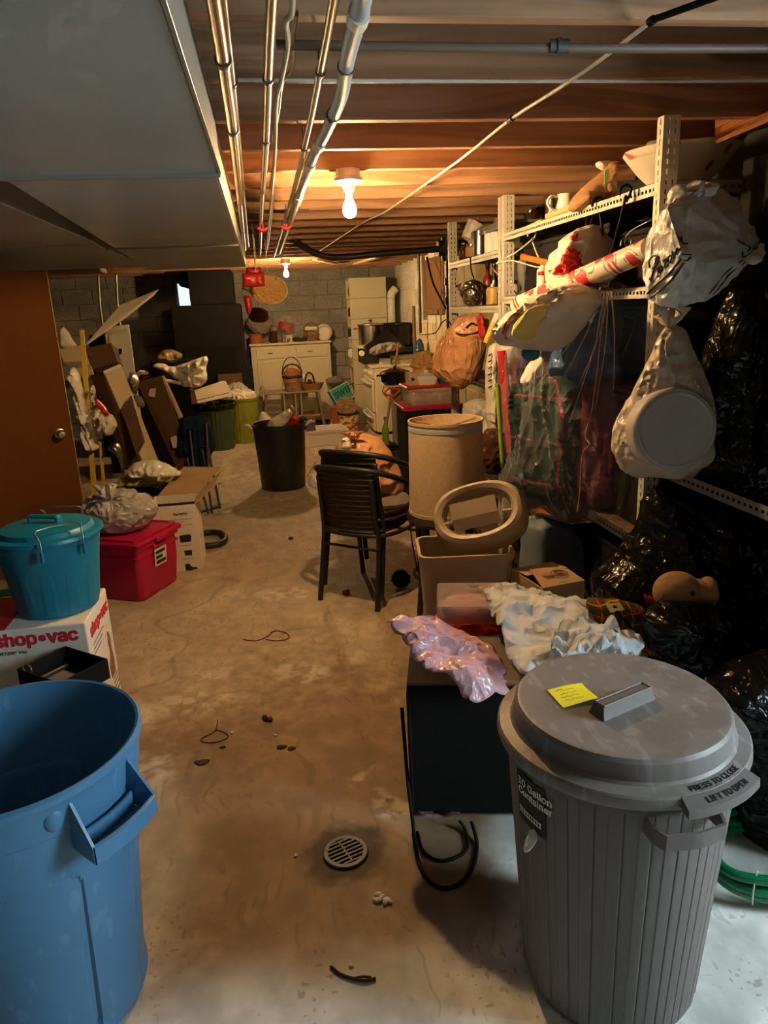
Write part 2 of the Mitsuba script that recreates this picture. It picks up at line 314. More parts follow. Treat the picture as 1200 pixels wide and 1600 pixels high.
def f_lid(p, n, uv):
    a = fbm(p.x * 9, p.y * 9, p.z * 9, 4); s = smoothstep(.63, .72, fbm(p.x * 60, p.y * 25, 3.0, 3)); d = smoothstep(.58, .7, fbm(p.x * 14 + 5, p.y * 14, 1.0, 3))
    return mix(mix(mix((.16, .143, .138), (.205, .187, .182), a), (.36, .36, .37), .25 * s), (.11, .085, .07), .35 * d)
def f_can(p, n, uv):
    a = fbm(p.x * 9, p.y * 9, p.z * 4, 4); return mix((.118, .103, .10), (.145, .130, .126), a)
def f_blue(p, n, uv):
    a = fbm(p.x * 7, p.y * 7, p.z * 3, 4); s = smoothstep(.66, .74, fbm(p.x * 40, p.y * 40, p.z * 12, 3))
    return mix(mix((.05, .155, .29), (.065, .19, .35), a), (.15, .28, .42), .3 * s)
def f_card(p, n, uv):
    return mix((.36, .235, .12), (.46, .31, .17), fbm(p.x * 8, p.y * 8, p.z * 30, 3))
def plaid(base, bands, ax='xz', sc=1.0):
    def f(p, n, uv):
        u, v = (p.x, p.z) if ax == 'xz' else (p.x, p.y)
        c = mi.Color3f(base)
        for w, per, off, colr, o in bands:
            for q in (u, v):
                s = dr.abs(dr.abs((q * sc + off) / per - dr.floor((q * sc + off) / per)) - .5) * per
                c = mix(c, colr, o * smoothstep(w, w * .8, s))
        return c * (.8 + .4 * noise(p.x * 300, p.y * 300, p.z * 300))
    return proc(f)
def f_shade(p, n, uv):
    return mix((.47, .33, .19), (.60, .44, .27), fbm(p.x * 160, p.y * 160, p.z * 60, 2))
def f_floral(p, n, uv):
    l = p.x * .17 - p.y * .95 + p.z * .32
    a, b, r = voronoi(l * 13, p.z * 16 + p.x * 9); w = noise(l * 60, p.z * 60, p.x * 60)
    c = mix((.74, .64, .47), (.50, .03, .03), smoothstep(.40, .30, a + .18 * (w - .5)) * smoothstep(.35, .45, r))
    c = mix(c, (.10, .17, .05), .8 * smoothstep(.06, .04, dr.abs(a - .46)) * smoothstep(.5, .6, w))
    q = l * 3.2 + (p.z + p.x) * 3; s = dr.abs(q - dr.floor(q) - .5); return mix(c, (.50, .04, .04), smoothstep(.10, .07, s) * smoothstep(.02, .035, s))
def f_roses(p, n, uv):
    a, b, r = voronoi(p.x * 14 + p.y * 6, p.z * 14); return mix((.70, .64, .52), (.36, .10, .09), smoothstep(.26, .16, a) * smoothstep(.5, .6, r))
def f_basket(p, n, uv):
    s = noise(p.x * 30 + p.y * 30, p.z * 90, 1.0); return mix((.13, .06, .025), (.34, .19, .09), s)
def f_tin(p, n, uv):
    s = fbm(p.x * 22, p.y * 22, p.z * 30, 2); return mix((.25, .07, .03), (.70, .48, .33), smoothstep(.42, .56, s))
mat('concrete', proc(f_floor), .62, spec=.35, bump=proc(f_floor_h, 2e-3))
mat('joist_wood', wood((.25, .128, .066), (.38, .208, .115), 0), .65, spec=.3)
mat('subfloor_wood', wood((.22, .12, .06), (.34, .20, .10), 1, .6), .75, spec=.2)
mat('block', proc(f_block), .9, spec=.2); mat('block_pale', proc(f_blockpale), .85, spec=.2); mat('block_yellow', proc(f_blockyellow), .85, spec=.2)
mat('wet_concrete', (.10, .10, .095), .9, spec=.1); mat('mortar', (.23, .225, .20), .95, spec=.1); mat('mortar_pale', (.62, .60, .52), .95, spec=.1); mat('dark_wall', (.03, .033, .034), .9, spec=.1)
mat('sheet_metal', proc(f_sheet), .32, metal=.25); mat('sheet_edge', '9a9a92', .35, metal=.6)
mat('can_lid', proc(f_lid), .45, spec=.35); mat('can_grey', proc(f_can), .5, spec=.3); mat('blue_plastic', proc(f_blue), .4)
mat('cardboard', proc(f_card), .85, spec=.15); mat('cardboard_dark', (.115, .062, .034), .8, spec=.2); mat('cardboard_pale', (.62, .50, .31), .85, spec=.2)
mat('plaid_green', plaid((.010, .022, .019), [(.035, .16, .02, (.022, .05, .04), .8), (.0035, .19, .05, (.40, .05, .09), .9), (.003, .095, .01, (.05, .07, .065), .6)]), .9, spec=.2)
mat('plaid_maroon', plaid((.06, .010, .017), [(.01, .06, .0, (.13, .02, .03), .7), (.002, .09, .03, (.01, .01, .03), .8)]), .9, spec=.2)
mat('plaid_red', plaid((.25, .015, .012), [(.008, .035, 0, (.03, .06, .015), .8), (.0015, .035, .016, (.5, .35, .03), .8)], 'xz'), .8, spec=.2)
mat('lampshade', proc(f_shade), .9, spec=.1); mat('floral_paper', proc(f_floral), .5); mat('roses', proc(f_roses), .25, coat=.4); mat('basket_weave', proc(f_basket), .7); mat('tin_pattern', proc(f_tin), .6)
def M_(key, c, *a, **k): return mat(key, c, *a, **k)
FAB = proc(lambda p, n, uv: .003 * fbm(p.x * 40, p.y * 40, p.z * 40, 2) + .0012 * noise(p.x * 180, p.y * 180, p.z * 180), 2e-3)
for key, c, r, m_ in [('black_plastic', (.012, .012, .013), .45, 0), ('black_matte', (.009, .0085, .008), .85, 0), ('black_gloss', (.008, .008, .009), .22, 0), ('appliance_black', (.006, .0065, .0065), .6, 0), ('appliance_top', (.12, .08, .055), .5, 0), ('copper_dull', (.36, .25, .16), .25, 1), ('galv', (.48, .46, .43), .28, 1), ('steel', (.60, .59, .57), .25, 1), ('dark_iron', (.08, .08, .078), .5, .6), ('conduit_grey', (.36, .40, .42), .45, .1),
                   ('shelf_paint', (.50, .48, .40), .5, .1), ('shelf_grey', (.17, .17, .155), .5, .2), ('shelf_board', (.10, .055, .03), .7, 0), ('white_enamel', (.72, .66, .52), .3, 0), ('cream_paint', (.58, .53, .38), .6, 0), ('white_paint', (.70, .65, .52), .6, 0), ('white_plastic', (.74, .71, .64), .4, 0), ('porcelain', (.80, .77, .70), .3, 0), ('teal_plastic', (.003, .15, .24), .4, 0), ('red_tote', (.42, .006, .06), .4, 0), ('red_plastic', (.50, .02, .02), .35, 0),
                   ('beige_plastic', (.42, .32, .20), .45, 0), ('slate_plastic', (.12, .16, .20), .45, 0), ('bluegrey_plastic', (.24, .32, .43), .4, 0), ('olive_plastic', (.22, .24, .025), .45, 0), ('green_plastic', (.035, .07, .035), .45, 0), ('hose_green', (.0, .16, .07), .35, 0), ('hose_dark', (.012, .025, .018), .45, 0), ('yellow_note', (.86, .80, .03), .7, 0), ('door_wood', (.13, .040, .009), .8, 0), ('brass', (.65, .48, .22), .25, 1), ('red_cloth', (.42, .02, .02), .85, 0),
                   ('red_foil', (.45, .015, .015), .22, .3), ('maroon', (.09, .008, .02), .6, 0), ('navy_cloth', (.012, .022, .06), .85, 0), ('blue_bag', (.03, .09, .22), .3, 0), ('yellow_paint', (.55, .36, .03), .5, 0), ('orange_plastic', (.75, .13, .01), .4, 0), ('print_red', (.50, .02, .03), .6, 0), ('print_black', (.015, .014, .014), .7, 0), ('print_grey', (.25, .23, .21), .7, 0), ('carton_white', (.66, .60, .52), .7, 0), ('carton_pink', (.60, .47, .42), .7, 0), ('tan_plush', (.32, .18, .095), .95, 0), ('green_mat', (.012, .07, .035), .8, 0),
                   ('green_pom', (.006, .018, .009), .9, 0), ('wicker', (.24, .12, .05), .7, 0), ('wicker_dark', (.022, .012, .008), .6, 0), ('straw', (.62, .36, .13), .8, 0), ('wood_pale', (.50, .36, .19), .7, 0), ('wood_brown', (.22, .115, .055), .6, 0), ('bench_metal', (.42, .37, .29), .35, .7), ('turquoise', (.03, .30, .29), .5, 0), ('terracotta', (.36, .11, .04), .8, 0), ('purple', (.06, .03, .15), .6, 0), ('glass_brown', (.06, .025, .012), .12, 0), ('glass_green', (.02, .05, .02), .12, 0), ('jar_yellow', (.50, .33, .10), .3, 0), ('jar_red', (.26, .03, .02), .35, 0),
                   ('cloth_white', (.72, .68, .60), .9, 0), ('cloth_yellow', (.70, .58, .20), .9, 0), ('cloth_pink', (.55, .25, .28), .9, 0), ('cloth_black', (.02, .018, .02), .9, 0), ('cloth_grey', (.20, .17, .15), .9, 0), ('cable_black', (.015, .014, .014), .5, 0), ('cable_white', (.60, .55, .45), .5, 0), ('debris_brown', (.08, .045, .025), .9, 0), ('debris_white', (.75, .70, .62), .8, 0), ('scrap_red', (.30, .02, .02), .8, 0), ('paper_brown', (.30, .17, .08), .8, 0), ('dark_furnace', (.012, .012, .012), .8, 0), ('glove_red', (.40, .02, .02), .6, 0), ('gold_bag', (.30, .22, .11), .35, .2), ('lime_green', (.25, .42, .04), .4, 0), ('label_blue', (.06, .3, .45), .5, 0), ('olive_cloth', (.36, .33, .06), .8, 0), ('foil', (.7, .69, .66), .22, 1)]:
    mat(key, c, r, m_, spec=.03 if key == 'appliance_black' else .15 if r >= .8 else .5, bump=CR if key == 'foil' else FAB if 'cloth' in key or key in ('tan_plush', 'green_mat', 'paper_brown') else None)
mat('orange_wood', wood((.40, .15, .05), (.52, .24, .09), 0), .6)
mat('bag_black', (.006, .0058, .0056), .18, spec=.25, bump=CR)
mat('bag_white', (.56, .51, .43), .32, spec=.6, bump=CR); mat('bag_bright', (.70, .66, .58), .3, spec=.6, bump=CR); mat('bag_tan', (.50, .42, .32), .34, spec=.6, bump=CR); mat('bag_orange', (.56, .28, .13), .25, spec=.6, bump=CR); mat('bag_grey', (.36, .33, .31), .3, spec=.6, bump=CR); mat('tub_grey', (.38, .355, .33), .5, spec=.3)
mat('bag_pink', (.62, .36, .42), .28, spec=.6, bump=CR); mat('foam_sheet', (.62, .66, .70), .55, spec=.3, bump=CR)
clear('clear_film', (.62, .62, .68), .11); clear('clear_milky', (.75, .72, .66), .48); clear('clear_tub', (.60, .50, .40), .35)
film('film_white', (.75, .70, .62), .35, .7)
scene['m_appliance_black'] = {'type': 'twosided', 'bsdf': {'type': 'diffuse', 'reflectance': {'type': 'rgb', 'value': [.016, .017, .017]}}}
scene['m_cable_black'] = {'type': 'twosided', 'bsdf': {'type': 'roughplastic', 'diffuse_reflectance': {'type': 'rgb', 'value': [.012, .012, .012]}, 'alpha': .4, 'specular_reflectance': .3}}
scene['m_glass'] = {'type': 'thindielectric', 'int_ior': 1.5}

# ------------------------------------------------------------------ the room
JB = 2.14                                             # underside of the joists
XR, XL, YB, YF = 1.88, -3.3, 10.75, -1.0
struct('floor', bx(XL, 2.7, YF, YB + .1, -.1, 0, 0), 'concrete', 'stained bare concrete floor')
struct('ground', bx(2.75, 9, -5, 12, -.12, -.02, 0), 'mortar_pale', 'unseen paved ground outside, added to bounce daylight')  # unseen slab added for daylight bounce
struct('ceiling', bx(XL, 2.7, YF, YB, JB + .19, JB + .21, 0), 'subfloor_wood', 'wooden subfloor above the joists')
jm = box(XR - XL - .02, .04, .19, ((XL + XR) / 2, 0, JB + .094), .002); jd = PL(jm, 'joist_wood', False)
for k in range(-6, 23):
    y = 1.647 + .406 * k
    if YF < y < YB - .05: scene[numbered('ceiling__joist')] = {**jd, 'to_world': T().translate([0, y, 0])}
# back wall: a slab around its window, concrete blocks laid over it
wa, wb = at(277, 487, YB), at(316, 438, YB)
WX0, WX1, WZ0, WZ1 = wa[0], wb[0], wa[2], min(wb[2], 2.08)
struct('wall_back', cat(bx(XL, WX0, YB, YB + .15, 0, JB + .19, 0), bx(WX1, XR, YB, YB + .15, 0, JB + .19, 0), bx(WX0, WX1, YB, YB + .15, 0, WZ0, 0), bx(WX0, WX1, YB, YB + .15, WZ1, JB + .19, 0)), 'mortar', 'concrete block wall at the far end')
blk = PL(box(.39, .03, .19, (0, 0, 0), .004), 'block', False)
for r in range(11):
    for c in range(14):
        x = XL + .2 + .4 * c - (.2 if r % 2 else 0); z = .1 + .2 * r
        if x < XL + .19 or x > XR - .05 or (WX0 - .2 < x < WX1 + .2 and WZ0 - .1 < z < WZ1 + .1): continue
        scene[numbered('wall_back__block')] = {**blk, 'to_world': T().translate([x, YB - .006 - .004 * RNG.random(), z])}
struct('window_1', None, None, 'small basement window letting in cold daylight at the far end')
part('window_1', 'frame', cat(bx(WX0, WX0 + .035, YB, YB + .1, WZ0, WZ1), bx(WX1 - .03, WX1, YB, YB + .1, WZ0, WZ1), bx(WX0, WX1, YB, YB + .1, WZ0, WZ0 + .03), bx(WX0, WX1, YB, YB + .1, WZ1 - .03, WZ1)), 'conduit_grey')
part('window_1', 'pane', box(WX1 - WX0 - .05, .002, WZ1 - WZ0 - .05, ((WX0 + WX1) / 2, YB + .06, (WZ0 + WZ1) / 2), 0), 'glass', False)
# right wall, and the doorway that holds the added glowing pane beside the camera
DY0, DY1, DZ, XD, YP = -.05, .80, 2.28, 2.6, 1.25   # the doorway of the glowing pane, in a recess right of the camera
ya, yb_ = onx(657, 487, XR), onx(694, 405, XR)
VY0, VY1, VZ0 = yb_[1], ya[1], ya[2]; VZ1 = 2.1
struct('wall_right', cat(bx(XR, XR + .1, 5.4, VY0, 0, JB + .19, 0), bx(XR, XR + .1, VY1, YB, 0, JB + .19, 0), bx(XR, XR + .1, VY0, VY1, 0, VZ0, 0), bx(XR, XR + .1, VY0, VY1, VZ1, JB + .19, 0)), 'mortar_pale', 'painted concrete block wall on the right')
struct('wall_right_near', cat(bx(XR, XR + .1, YP + .1, 5.4, 0, JB + .19, 0), bx(1.66, XD, YP, YP + .1, 0, JB + .19, 0)), 'dark_wall', 'right wall behind the shelving darkened for its shade, its unseen return lengthened to block daylight')  # dark colour holds the shade; the return is lengthened to block daylight
struct('wall_right_front', cat(bx(XD, XD + .1, YF, DY0, 0, JB + .19, 0), bx(XD, XD + .1, DY0, DY1, DZ, JB + .19, 0), bx(XD, XD + .1, DY1, YP + .1, 0, JB + .19, 0)), 'dark_wall', 'wall with the doorway for the added glowing pane, right of the camera')
bp, by_ = (PL(box(.03, .39, .19, (0, 0, 0), .004), m, False) for m in ('block_pale', 'block_yellow'))
for r in range(11):
    for c in range(15):
        y = YB - .22 - .4 * c - (.2 if r % 2 else 0); z = .1 + .2 * r
        if y < 5.5 or VY0 - .2 < y < VY1 + .2 and z > VZ0 - .1: continue
        scene[numbered('wall_right__block')] = {**(by_ if y < VY1 + .25 else bp), 'to_world': T().translate([XR + .006 + .004 * RNG.random(), y, z])}
struct('window_2', None, None, 'boarded window recess framed in brown wood in the right wall')
part('window_2', 'frame', cat(bx(XR - .02, XR + .1, VY0, VY0 + .06, VZ0, VZ1), bx(XR - .02, XR + .1, VY1 - .06, VY1, VZ0, VZ1), bx(XR - .03, XR + .1, VY0, VY1, VZ0 - .03, VZ0 + .03)), 'wood_brown')
part('window_2', 'panel', bx(XR + .06, XR + .09, VY0, VY1, VZ0, VZ1), 'wood_brown')
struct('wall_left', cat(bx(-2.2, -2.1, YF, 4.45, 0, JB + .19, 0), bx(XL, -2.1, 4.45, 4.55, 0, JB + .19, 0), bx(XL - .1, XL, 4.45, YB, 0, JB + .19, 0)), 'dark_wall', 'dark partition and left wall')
struct('door_2', None, None, 'added unseen door whose glowing pane stands in for daylight, right of the camera')
part('door_2', 'slab', cat(bx(XD + .02, XD + .06, DY0, DY1, 0, .88, .004), bx(XD + .02, XD + .06, DY0, DY0 + .07, .88, DZ, .004), bx(XD + .02, XD + .06, DY1 - .07, DY1, .88, DZ, .004), bx(XD + .02, XD + .06, DY0, DY1, DZ - .08, DZ, .004)), 'cream_paint', False)
part('door_2', 'glow_pane', trimesh.Trimesh([[XD + .04, DY0 + .07, .88], [XD + .04, DY1 - .07, .88], [XD + .04, DY1 - .07, DZ - .08], [XD + .04, DY0 + .07, DZ - .08]], [[0, 2, 1], [0, 3, 2]], process=False), 'white_plastic', False, emitter={'type': 'area', 'radiance': {'type': 'rgb', 'value': DAY.tolist()}})  # added emitter standing in for daylight through the opening
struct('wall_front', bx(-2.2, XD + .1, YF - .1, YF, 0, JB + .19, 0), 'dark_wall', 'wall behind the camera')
# brown door standing open on the left
dp0, dp1 = np.array([-2.06, 4.58, 0]), np.array([-1.305, 4.93, 0]); dd = (dp1 - dp0) / np.linalg.norm(dp1 - dp0); dn = np.array([dd[1], -dd[0], 0])
MD = frame3(dp0, dd, [0, 0, 1]); DW = np.linalg.norm(dp1 - dp0)
struct('door_1', tf(bx(0, DW, .012, 1.89, -.035, 0, .003), MD), 'door_wood', 'plain reddish brown door standing open on the left')
part('door_1', 'edge', tf(bx(DW, DW + .004, .012, 1.89, -.033, -.002, .001), MD), 'wood_pale')
kz = at(95, 678, 4.88)[2]
part('door_1', 'knob', tf(cat(lathe([(0, 0), (.033, 0), (.033, .006), (.012, .012), (.012, .035), (.027, .045), (.03, .06), (.02, .072), (0, .074)], 24)), MD @ trimesh.transformations.translation_matrix([DW - .075, kz, 0])), 'brass')
solo('green_mat', 'dark green mat on the floor in front of the brown door', 'mat', bx(-2.05, -1.22, 3.35, 4.5, 0, .012, .004), 'green_mat')

# ------------------------------------------------------------------ ceiling lamps
def lamp(px, py, Y, power, label, topz=JB):
    c = at(px, py, Y); k = thing('ceiling_lamp', label, 'ceiling lamp', 'bare bulbs under the joists')
    part(k, 'holder', lathe([(0, topz), (.05, topz), (.052, topz - .03), (.060, topz - .034), (.060, topz - .046), (.030, topz - .062), (.022, topz - .085), (0, topz - .085)], 32, (c[0], c[1], 0)), 'porcelain')
    z0 = topz - .085; pr = [(0, z0), (.0135, z0), (.0135, z0 - .02), (.018, z0 - .035), (.027, z0 - .055), (.0305, z0 - .072), (.027, z0 - .09), (.015, z0 - .102), (0, z0 - .105)]
    e = power * WARM
    part(k, 'bulb', lathe([(r, z) for r, z in pr[::-1]], 20, (c[0], c[1], 0)), 'porcelain', True, emitter={'type': 'area', 'radiance': {'type': 'rgb', 'value': e.tolist()}})
lamp(545, 300, 3.25, BULB1, 'near bare glowing bulb in a white porcelain ceiling holder')
lamp(446, 412, 8.35, BULB2, 'far small glowing bulb on the ceiling near the end wall')

# ------------------------------------------------------------------ sheet-metal duct, upper left
k = thing('air_duct', 'large grey sheet metal heating duct under the ceiling, upper left', 'duct')
part(k, 'front_section', bx(-2.09, -.092, YF + .01, 2.16, 1.95, 2.10, .004), 'sheet_metal', False)
part(k, 'trunk_section', trimesh.convex.convex_hull(np.array([[x, y, z] for x, y in ((-.64, 2.17), (-.10, 2.17), (-.125, 6.15), (-.86, 6.15)) for z in (1.945, 2.10)])), 'sheet_metal', False)
part(k, 'side_section', bx(-2.09, -.88, 2.17, 4.44, 1.99, 2.11, .004), 'sheet_metal', False)
part(k, 'rear_section', bx(-3.0, -.92, 4.6, 6.6, 2.0, 2.11, .004), 'sheet_metal', False)
part(k, 'seam_flange', bx(-2.09, -.088, 2.155, 2.175, 1.94, 1.952, .002), 'sheet_edge', False)
part(k, 'seam_flange', trimesh.convex.convex_hull(np.array([[x, y, z] for x, y in ((-.80, 4.2), (-.112, 4.2), (-.112, 4.22), (-.80, 4.22)) for z in (1.937, 1.95)])), 'sheet_edge', False)
part(k, 'corner_strip', bx(-.094, -.086, YF + .01, 2.16, 1.947, 1.955, .001), 'sheet_edge', False)
part(k, 'side_face', bx(-.093, -.0885, YF + .01, 2.16, 1.953, 2.10, .001), 'sheet_edge', False)
part(k, 'side_face', trimesh.convex.convex_hull(np.array([[x, y, z] for x, y in ((-.100, 2.17), (-.096, 2.17), (-.121, 6.15), (-.125, 6.15)) for z in (1.947, 2.10)])), 'sheet_edge', False)

# ------------------------------------------------------------------ pipes and cables under the joists
def run(name, label, cat_, pix, r, m, z=2.09, n=10, clamps=(), k=8, group=None):
    pts = [gr(p[0], p[1], p[2] if len(p) > 2 else z) for p in pix]
    t = thing(name, label, cat_, group); part(t, 'run', tube(pts, r, n, k), m, True)
    c = curve(pts, 12)
    for f in clamps:
        i = int(f * (len(c) - 2)); d = c[i + 1] - c[i]; d /= np.linalg.norm(d)
        part(t, 'clamp', cat(tube([c[i] - d * .008, c[i] + d * .008], r * 1.25, 12, raw=True), tube([c[i], c[i] * [1, 1, 0] + [0, 0, JB]], .004, 6, raw=True)), 'dark_iron')
run('water_pipe', 'thick dull copper pipe running beside the metal duct', 'pipe', [(330, -30), (352, 120), (368, 250), (382, 390)], .014, 'copper_dull', 2.07, 14, (.3, .62, .9))
run('water_pipe', 'shiny second pipe hugging the thick copper pipe beside the duct', 'pipe', [(346, -30), (363, 130), (376, 260), (388, 385)], .009, 'galv', 2.095, 12, (.35,))
run('water_pipe', 'straight thin shiny pipe left of the twisted cables', 'pipe', [(427, -30), (420, 100), (415, 230), (409, 330), (406, 400)], .0105, 'galv', 2.08, 12, (.3, .5, .7))
run('water_pipe', 'thin pipe between the twisted cables and the grey conduit', 'pipe', [(527, -30), (505, 90), (478, 220), (450, 330), (428, 400)], .0095, 'galv', 2.08, 12, (.3, .55, .8))
run('twisted_cable', 'loose white twisted cable between two ceiling pipes', 'cable', [(458, -20), (456, 20), (447, 35), (450, 70), (440, 125), (432, 160), (430, 230), (425, 300), (415, 400)], .006, 'cable_white', 2.10, 8)
run('twisted_cable', 'crinkled silver cable entwined with the white ceiling cable', 'cable', [(462, 20), (457, 60), (456, 110), (441, 128), (434, 180), (427, 215), (431, 240), (423, 290), (427, 310), (418, 390)], .0055, 'galv', 2.105, 8)
for kk, (px, py) in (('water_pipe_002', (410, 350)), ('water_pipe_003', (447, 347))):
    c = gr(px, py, 2.075); part(kk, 'valve_handle', cat(tube([c + [-.03, 0, -.02], c + [0, 0, -.035], c + [.03, 0, -.02]], .009, 8), tube([c, c + [0, 0, -.035]], .007, 8, raw=True)), 'red_plastic', True, 'red valve handle')
    part(kk, 'hanger_bar', tube([c + [-.12, -.25, .03], c + [.12, -.25, .03]], .005, 6, raw=True), 'dark_iron')
k = thing('grey_conduit', 'bent grey plastic conduit running along the ceiling to the lamp', 'conduit')
pts = [gr(x, y, 2.075) for x, y in ((573, -30), (560, 25), (543, 90), (533, 150), (510, 205), (492, 238), (480, 270), (466, 310), (452, 350), (436, 395))]
part(k, 'run', tube(pts, .0165, 14), 'conduit_grey', True)
for i in (1.0, 4.6, 5.6, 7.0):
    a = np.array([np.interp(i - .12, range(10), [p[j] for p in pts]) for j in range(3)]); b = np.array([np.interp(i + .12, range(10), [p[j] for p in pts]) for j in range(3)])
    part(k, 'coupling', tube([a, b], .020, 14, raw=True), 'cable_white')
for i in (2.2, 3.5):
    a = np.array([np.interp(i - .02, range(10), [p[j] for p in pts]) for j in range(3)]); b = np.array([np.interp(i + .03, range(10), [p[j] for p in pts]) for j in range(3)])
    part(k, 'strap', tube([a, b], .019, 14, raw=True), 'dark_iron')
def across(name, label, cat_, px0, px1, z, r, m, mid=None):
    a, b = gr(*px0, z), gr(*px1, z); b[1] = a[1] = (a[1] + b[1]) / 2
    t = thing(name, label, cat_); part(t, 'run', tube([a, (a + b) / 2 + [0, 0, -.003], b], r, 12), m, True)
    if mid is not None:
        c = gr(*mid, z); c[1] = a[1]; part(t, 'coupling', cat(tube([c - [.022, 0, 0], c + [.022, 0, 0]], r * 1.5, 14, raw=True), tube([c - [.006, 0, 0], c + [.006, 0, 0]], r * 1.75, 14, raw=True)), 'dark_iron')
    return t
across('cross_conduit', 'thin dark metal conduit running crosswise beneath the nearest joists', 'conduit', (432, 74), (1290, 72), 2.105, .0095, 'appliance_top', (870, 75))
across('cross_cable', 'thin pale cable stapled crosswise under the second joist', 'cable', (372, 131), (1290, 119), 2.132, .0045, 'cable_white')
k = thing('hanging_wire', 'long diagonal wire slung from upper right to the far ceiling', 'wire')
wp = [gr(x, y, z) for x, y, z in ((1120, -5, 2.13), (1020, 31, 2.125), (940, 92, 2.11), (870, 140, 2.10), (800, 185, 2.115), (735, 237, 2.11), (703, 261, 2.13), (640, 305, 2.12), (600, 332, 2.12), (572, 345, 2.13), (545, 362, 2.12), (500, 392, 2.13))]
part(k, 'black_end', tube(wp[:2], .007, 8), 'cable_black', True); part(k, 'wire_run', tube(wp[1:], .0048, 8), 'cable_white', True)
for i in (1, 4): part(k, 'tape', tube([wp[i] + (wp[i - 1] - wp[i]) * .02, wp[i] + (wp[i + 1] - wp[i]) * .06], .009, 10, raw=True), 'cable_black')
k = thing('drain_pipe', 'black plastic drain pipe with fittings running to the right wall', 'drain pipe')
d0, d1, d2 = at(458, 345, 6.2), at(478, 388, 6.25), at(520, 402, 6.3); d3 = at(700, 388, 6.3)
part(k, 'run', tube([d0, at(460, 372, 6.2), d1, d2, at(600, 396, 6.3), d3], .026, 14), 'black_plastic', True)
part(k, 'junction', cat(tube([d3 - [.09, 0, 0], d3 + [.16, 0, 0]], .062, 18, raw=True), tube([d3 + [0, 0, .09], d3 - [0, 0, .1]], .058, 18, raw=True), tube([d3 + [-.02, -.1, 0], d3 + [-.02, .02, 0]], .05, 18, raw=True)), 'black_plastic')
s1 = at(706, 560, 6.3); s0 = np.array([s1[0], s1[1], d3[2]])
part(k, 'stack', tube([s0, [s0[0], s0[1], 0]], .042, 16, raw=True), 'black_plastic')
for py in (440, 470, 535):
    c = np.array([s0[0], s0[1], at(706, py, 6.3)[2]]); part(k, 'collar', tube([c - [0, 0, .03], c + [0, 0, .03]], .054, 16, raw=True), 'black_plastic')
for i, (x0, y0, x1, y1) in enumerate(((492, 405, 525, 412), (556, 412, 590, 402), (620, 397, 660, 393), (566, 398, 650, 396))):
    a, b = gr(x0, y0, JB - .014), gr(x1, y1, JB - .014); d = (b - a) / np.linalg.norm(b - a)
    solo('lumber_offcut', ['short pale board tucked under the joists beside the drain pipe bend', 'tilted pale lumber offcut hanging below the far joists', 'short pale offcut behind the drain pipe run', 'long pale lumber strip stored against the far joists'][i], 'lumber', tf(bx(0, np.linalg.norm(b - a), -.03, .03, -.012, .012), frame3(a, d, np.cross([0, 0, 1], d))), 'wood_pale')
k = thing('vent_pipe', 'pale angled pipe rising behind the big black pan', 'pipe')
v0, v1 = at(612, 500, 10.3), at(611, 466, 10.3); part(k, 'run', tube([[v0[0], v0[1], .9], v0, v1], .055, 16, raw=True), 'white_plastic', True)
part(k, 'elbow', tube([v1, v1 + [.005, 0, .05], v1 + [.03, 0, .09], v1 + [.07, 0, .13]], .055, 16), 'white_plastic', True)
# pipes on the right wall
for (px, y0, y1, Y, r, m, lab) in ((654, 395, 520, 8.2, .016, 'dark_iron', 'thin dark pipe on the right wall beside the pale pipes'), (660, 400, 500, 8.0, .028, 'cream_paint', 'pale vertical pipe left of the boarded window'), (646, 478, 560, 8.6, .02, 'wood_brown', 'short brown pipe with an elbow behind the black pan')):
    a, b = at(px, y0, Y), at(px + 3, y1, Y); solo('wall_pipe', lab, 'pipe', tube([a, b], r, 12, raw=True), m)
a = [onx(667, 402, XR - .02), onx(676, 440, XR - .06), onx(690, 470, XR - .08), onx(702, 490, XR - .03)]
solo('sagging_cable', 'sagging dark cable in front of the boarded window', 'cable', tube(a, .011, 8), 'cable_black', True)

# ------------------------------------------------------------------ floor drain and litter
dc = np.array([.103, 1.832, 0])
k = thing('floor_drain', 'round slotted iron floor drain grate in the stained concrete', 'drain')
part(k, 'rim', lathe([(.069, 0), (.069, .006), (.066, .009), (.054, .009), (.052, .003), (.052, 0)], 40, dc), 'dark_iron')
part(k, 'dark_disc', lathe([(0, .0015), (.055, .0015), (.055, 0)], 32, dc), 'black_matte')  # dark disc stands in for the shaded pit; the floor is solid
for i in range(7):
    u = -.045 + .015 * i; L = math.sqrt(.054 ** 2 - u * u); part(k, 'bar', mv(box(2 * L, .0075, .006, (0, u, .006), .001), dc, 20), 'dark_iron', False)
part(k, 'spine', mv(box(.008, .1, .005, (0, 0, .0055), .001), dc, 20), 'dark_iron', False)
def crumb(name, label, c, px, py, r, m, n=1, seed=1, sq=.6):
    rr = np.random.default_rng(seed); g = gr(px, py)
    ms = [blob(r * rr.uniform(.6, 1), r * rr.uniform(.6, 1), r * sq, g + [rr.uniform(-1, 1) * r * n * .5, rr.uniform(-1, 1) * r * n * .5, r * sq * .8], r * .5, r, seed + i, 2) for i in range(n)]
    return ms
for (nm, lab, c_, px, py, r, m, n) in (('dirt_clod', 'dark brown clod of dirt on the floor, mid picture', 'clod', 420, 1125, .012, 'debris_brown', 3), ('red_scrap', 'small crumpled red scrap on the floor between the chair legs', 'scrap', 541, 927, .02, 'scrap_red', 2), ('small_clod', 'tiny dark crumb on the floor in front of the black bin', 'clod', 453, 842, .014, 'debris_brown', 1)):
    k = thing(nm, lab, c_)
    for i, mm in enumerate(crumb(nm, lab, c_, px, py, r, m, n, 3 + n)): part(k, 'lump', mm, m, True)
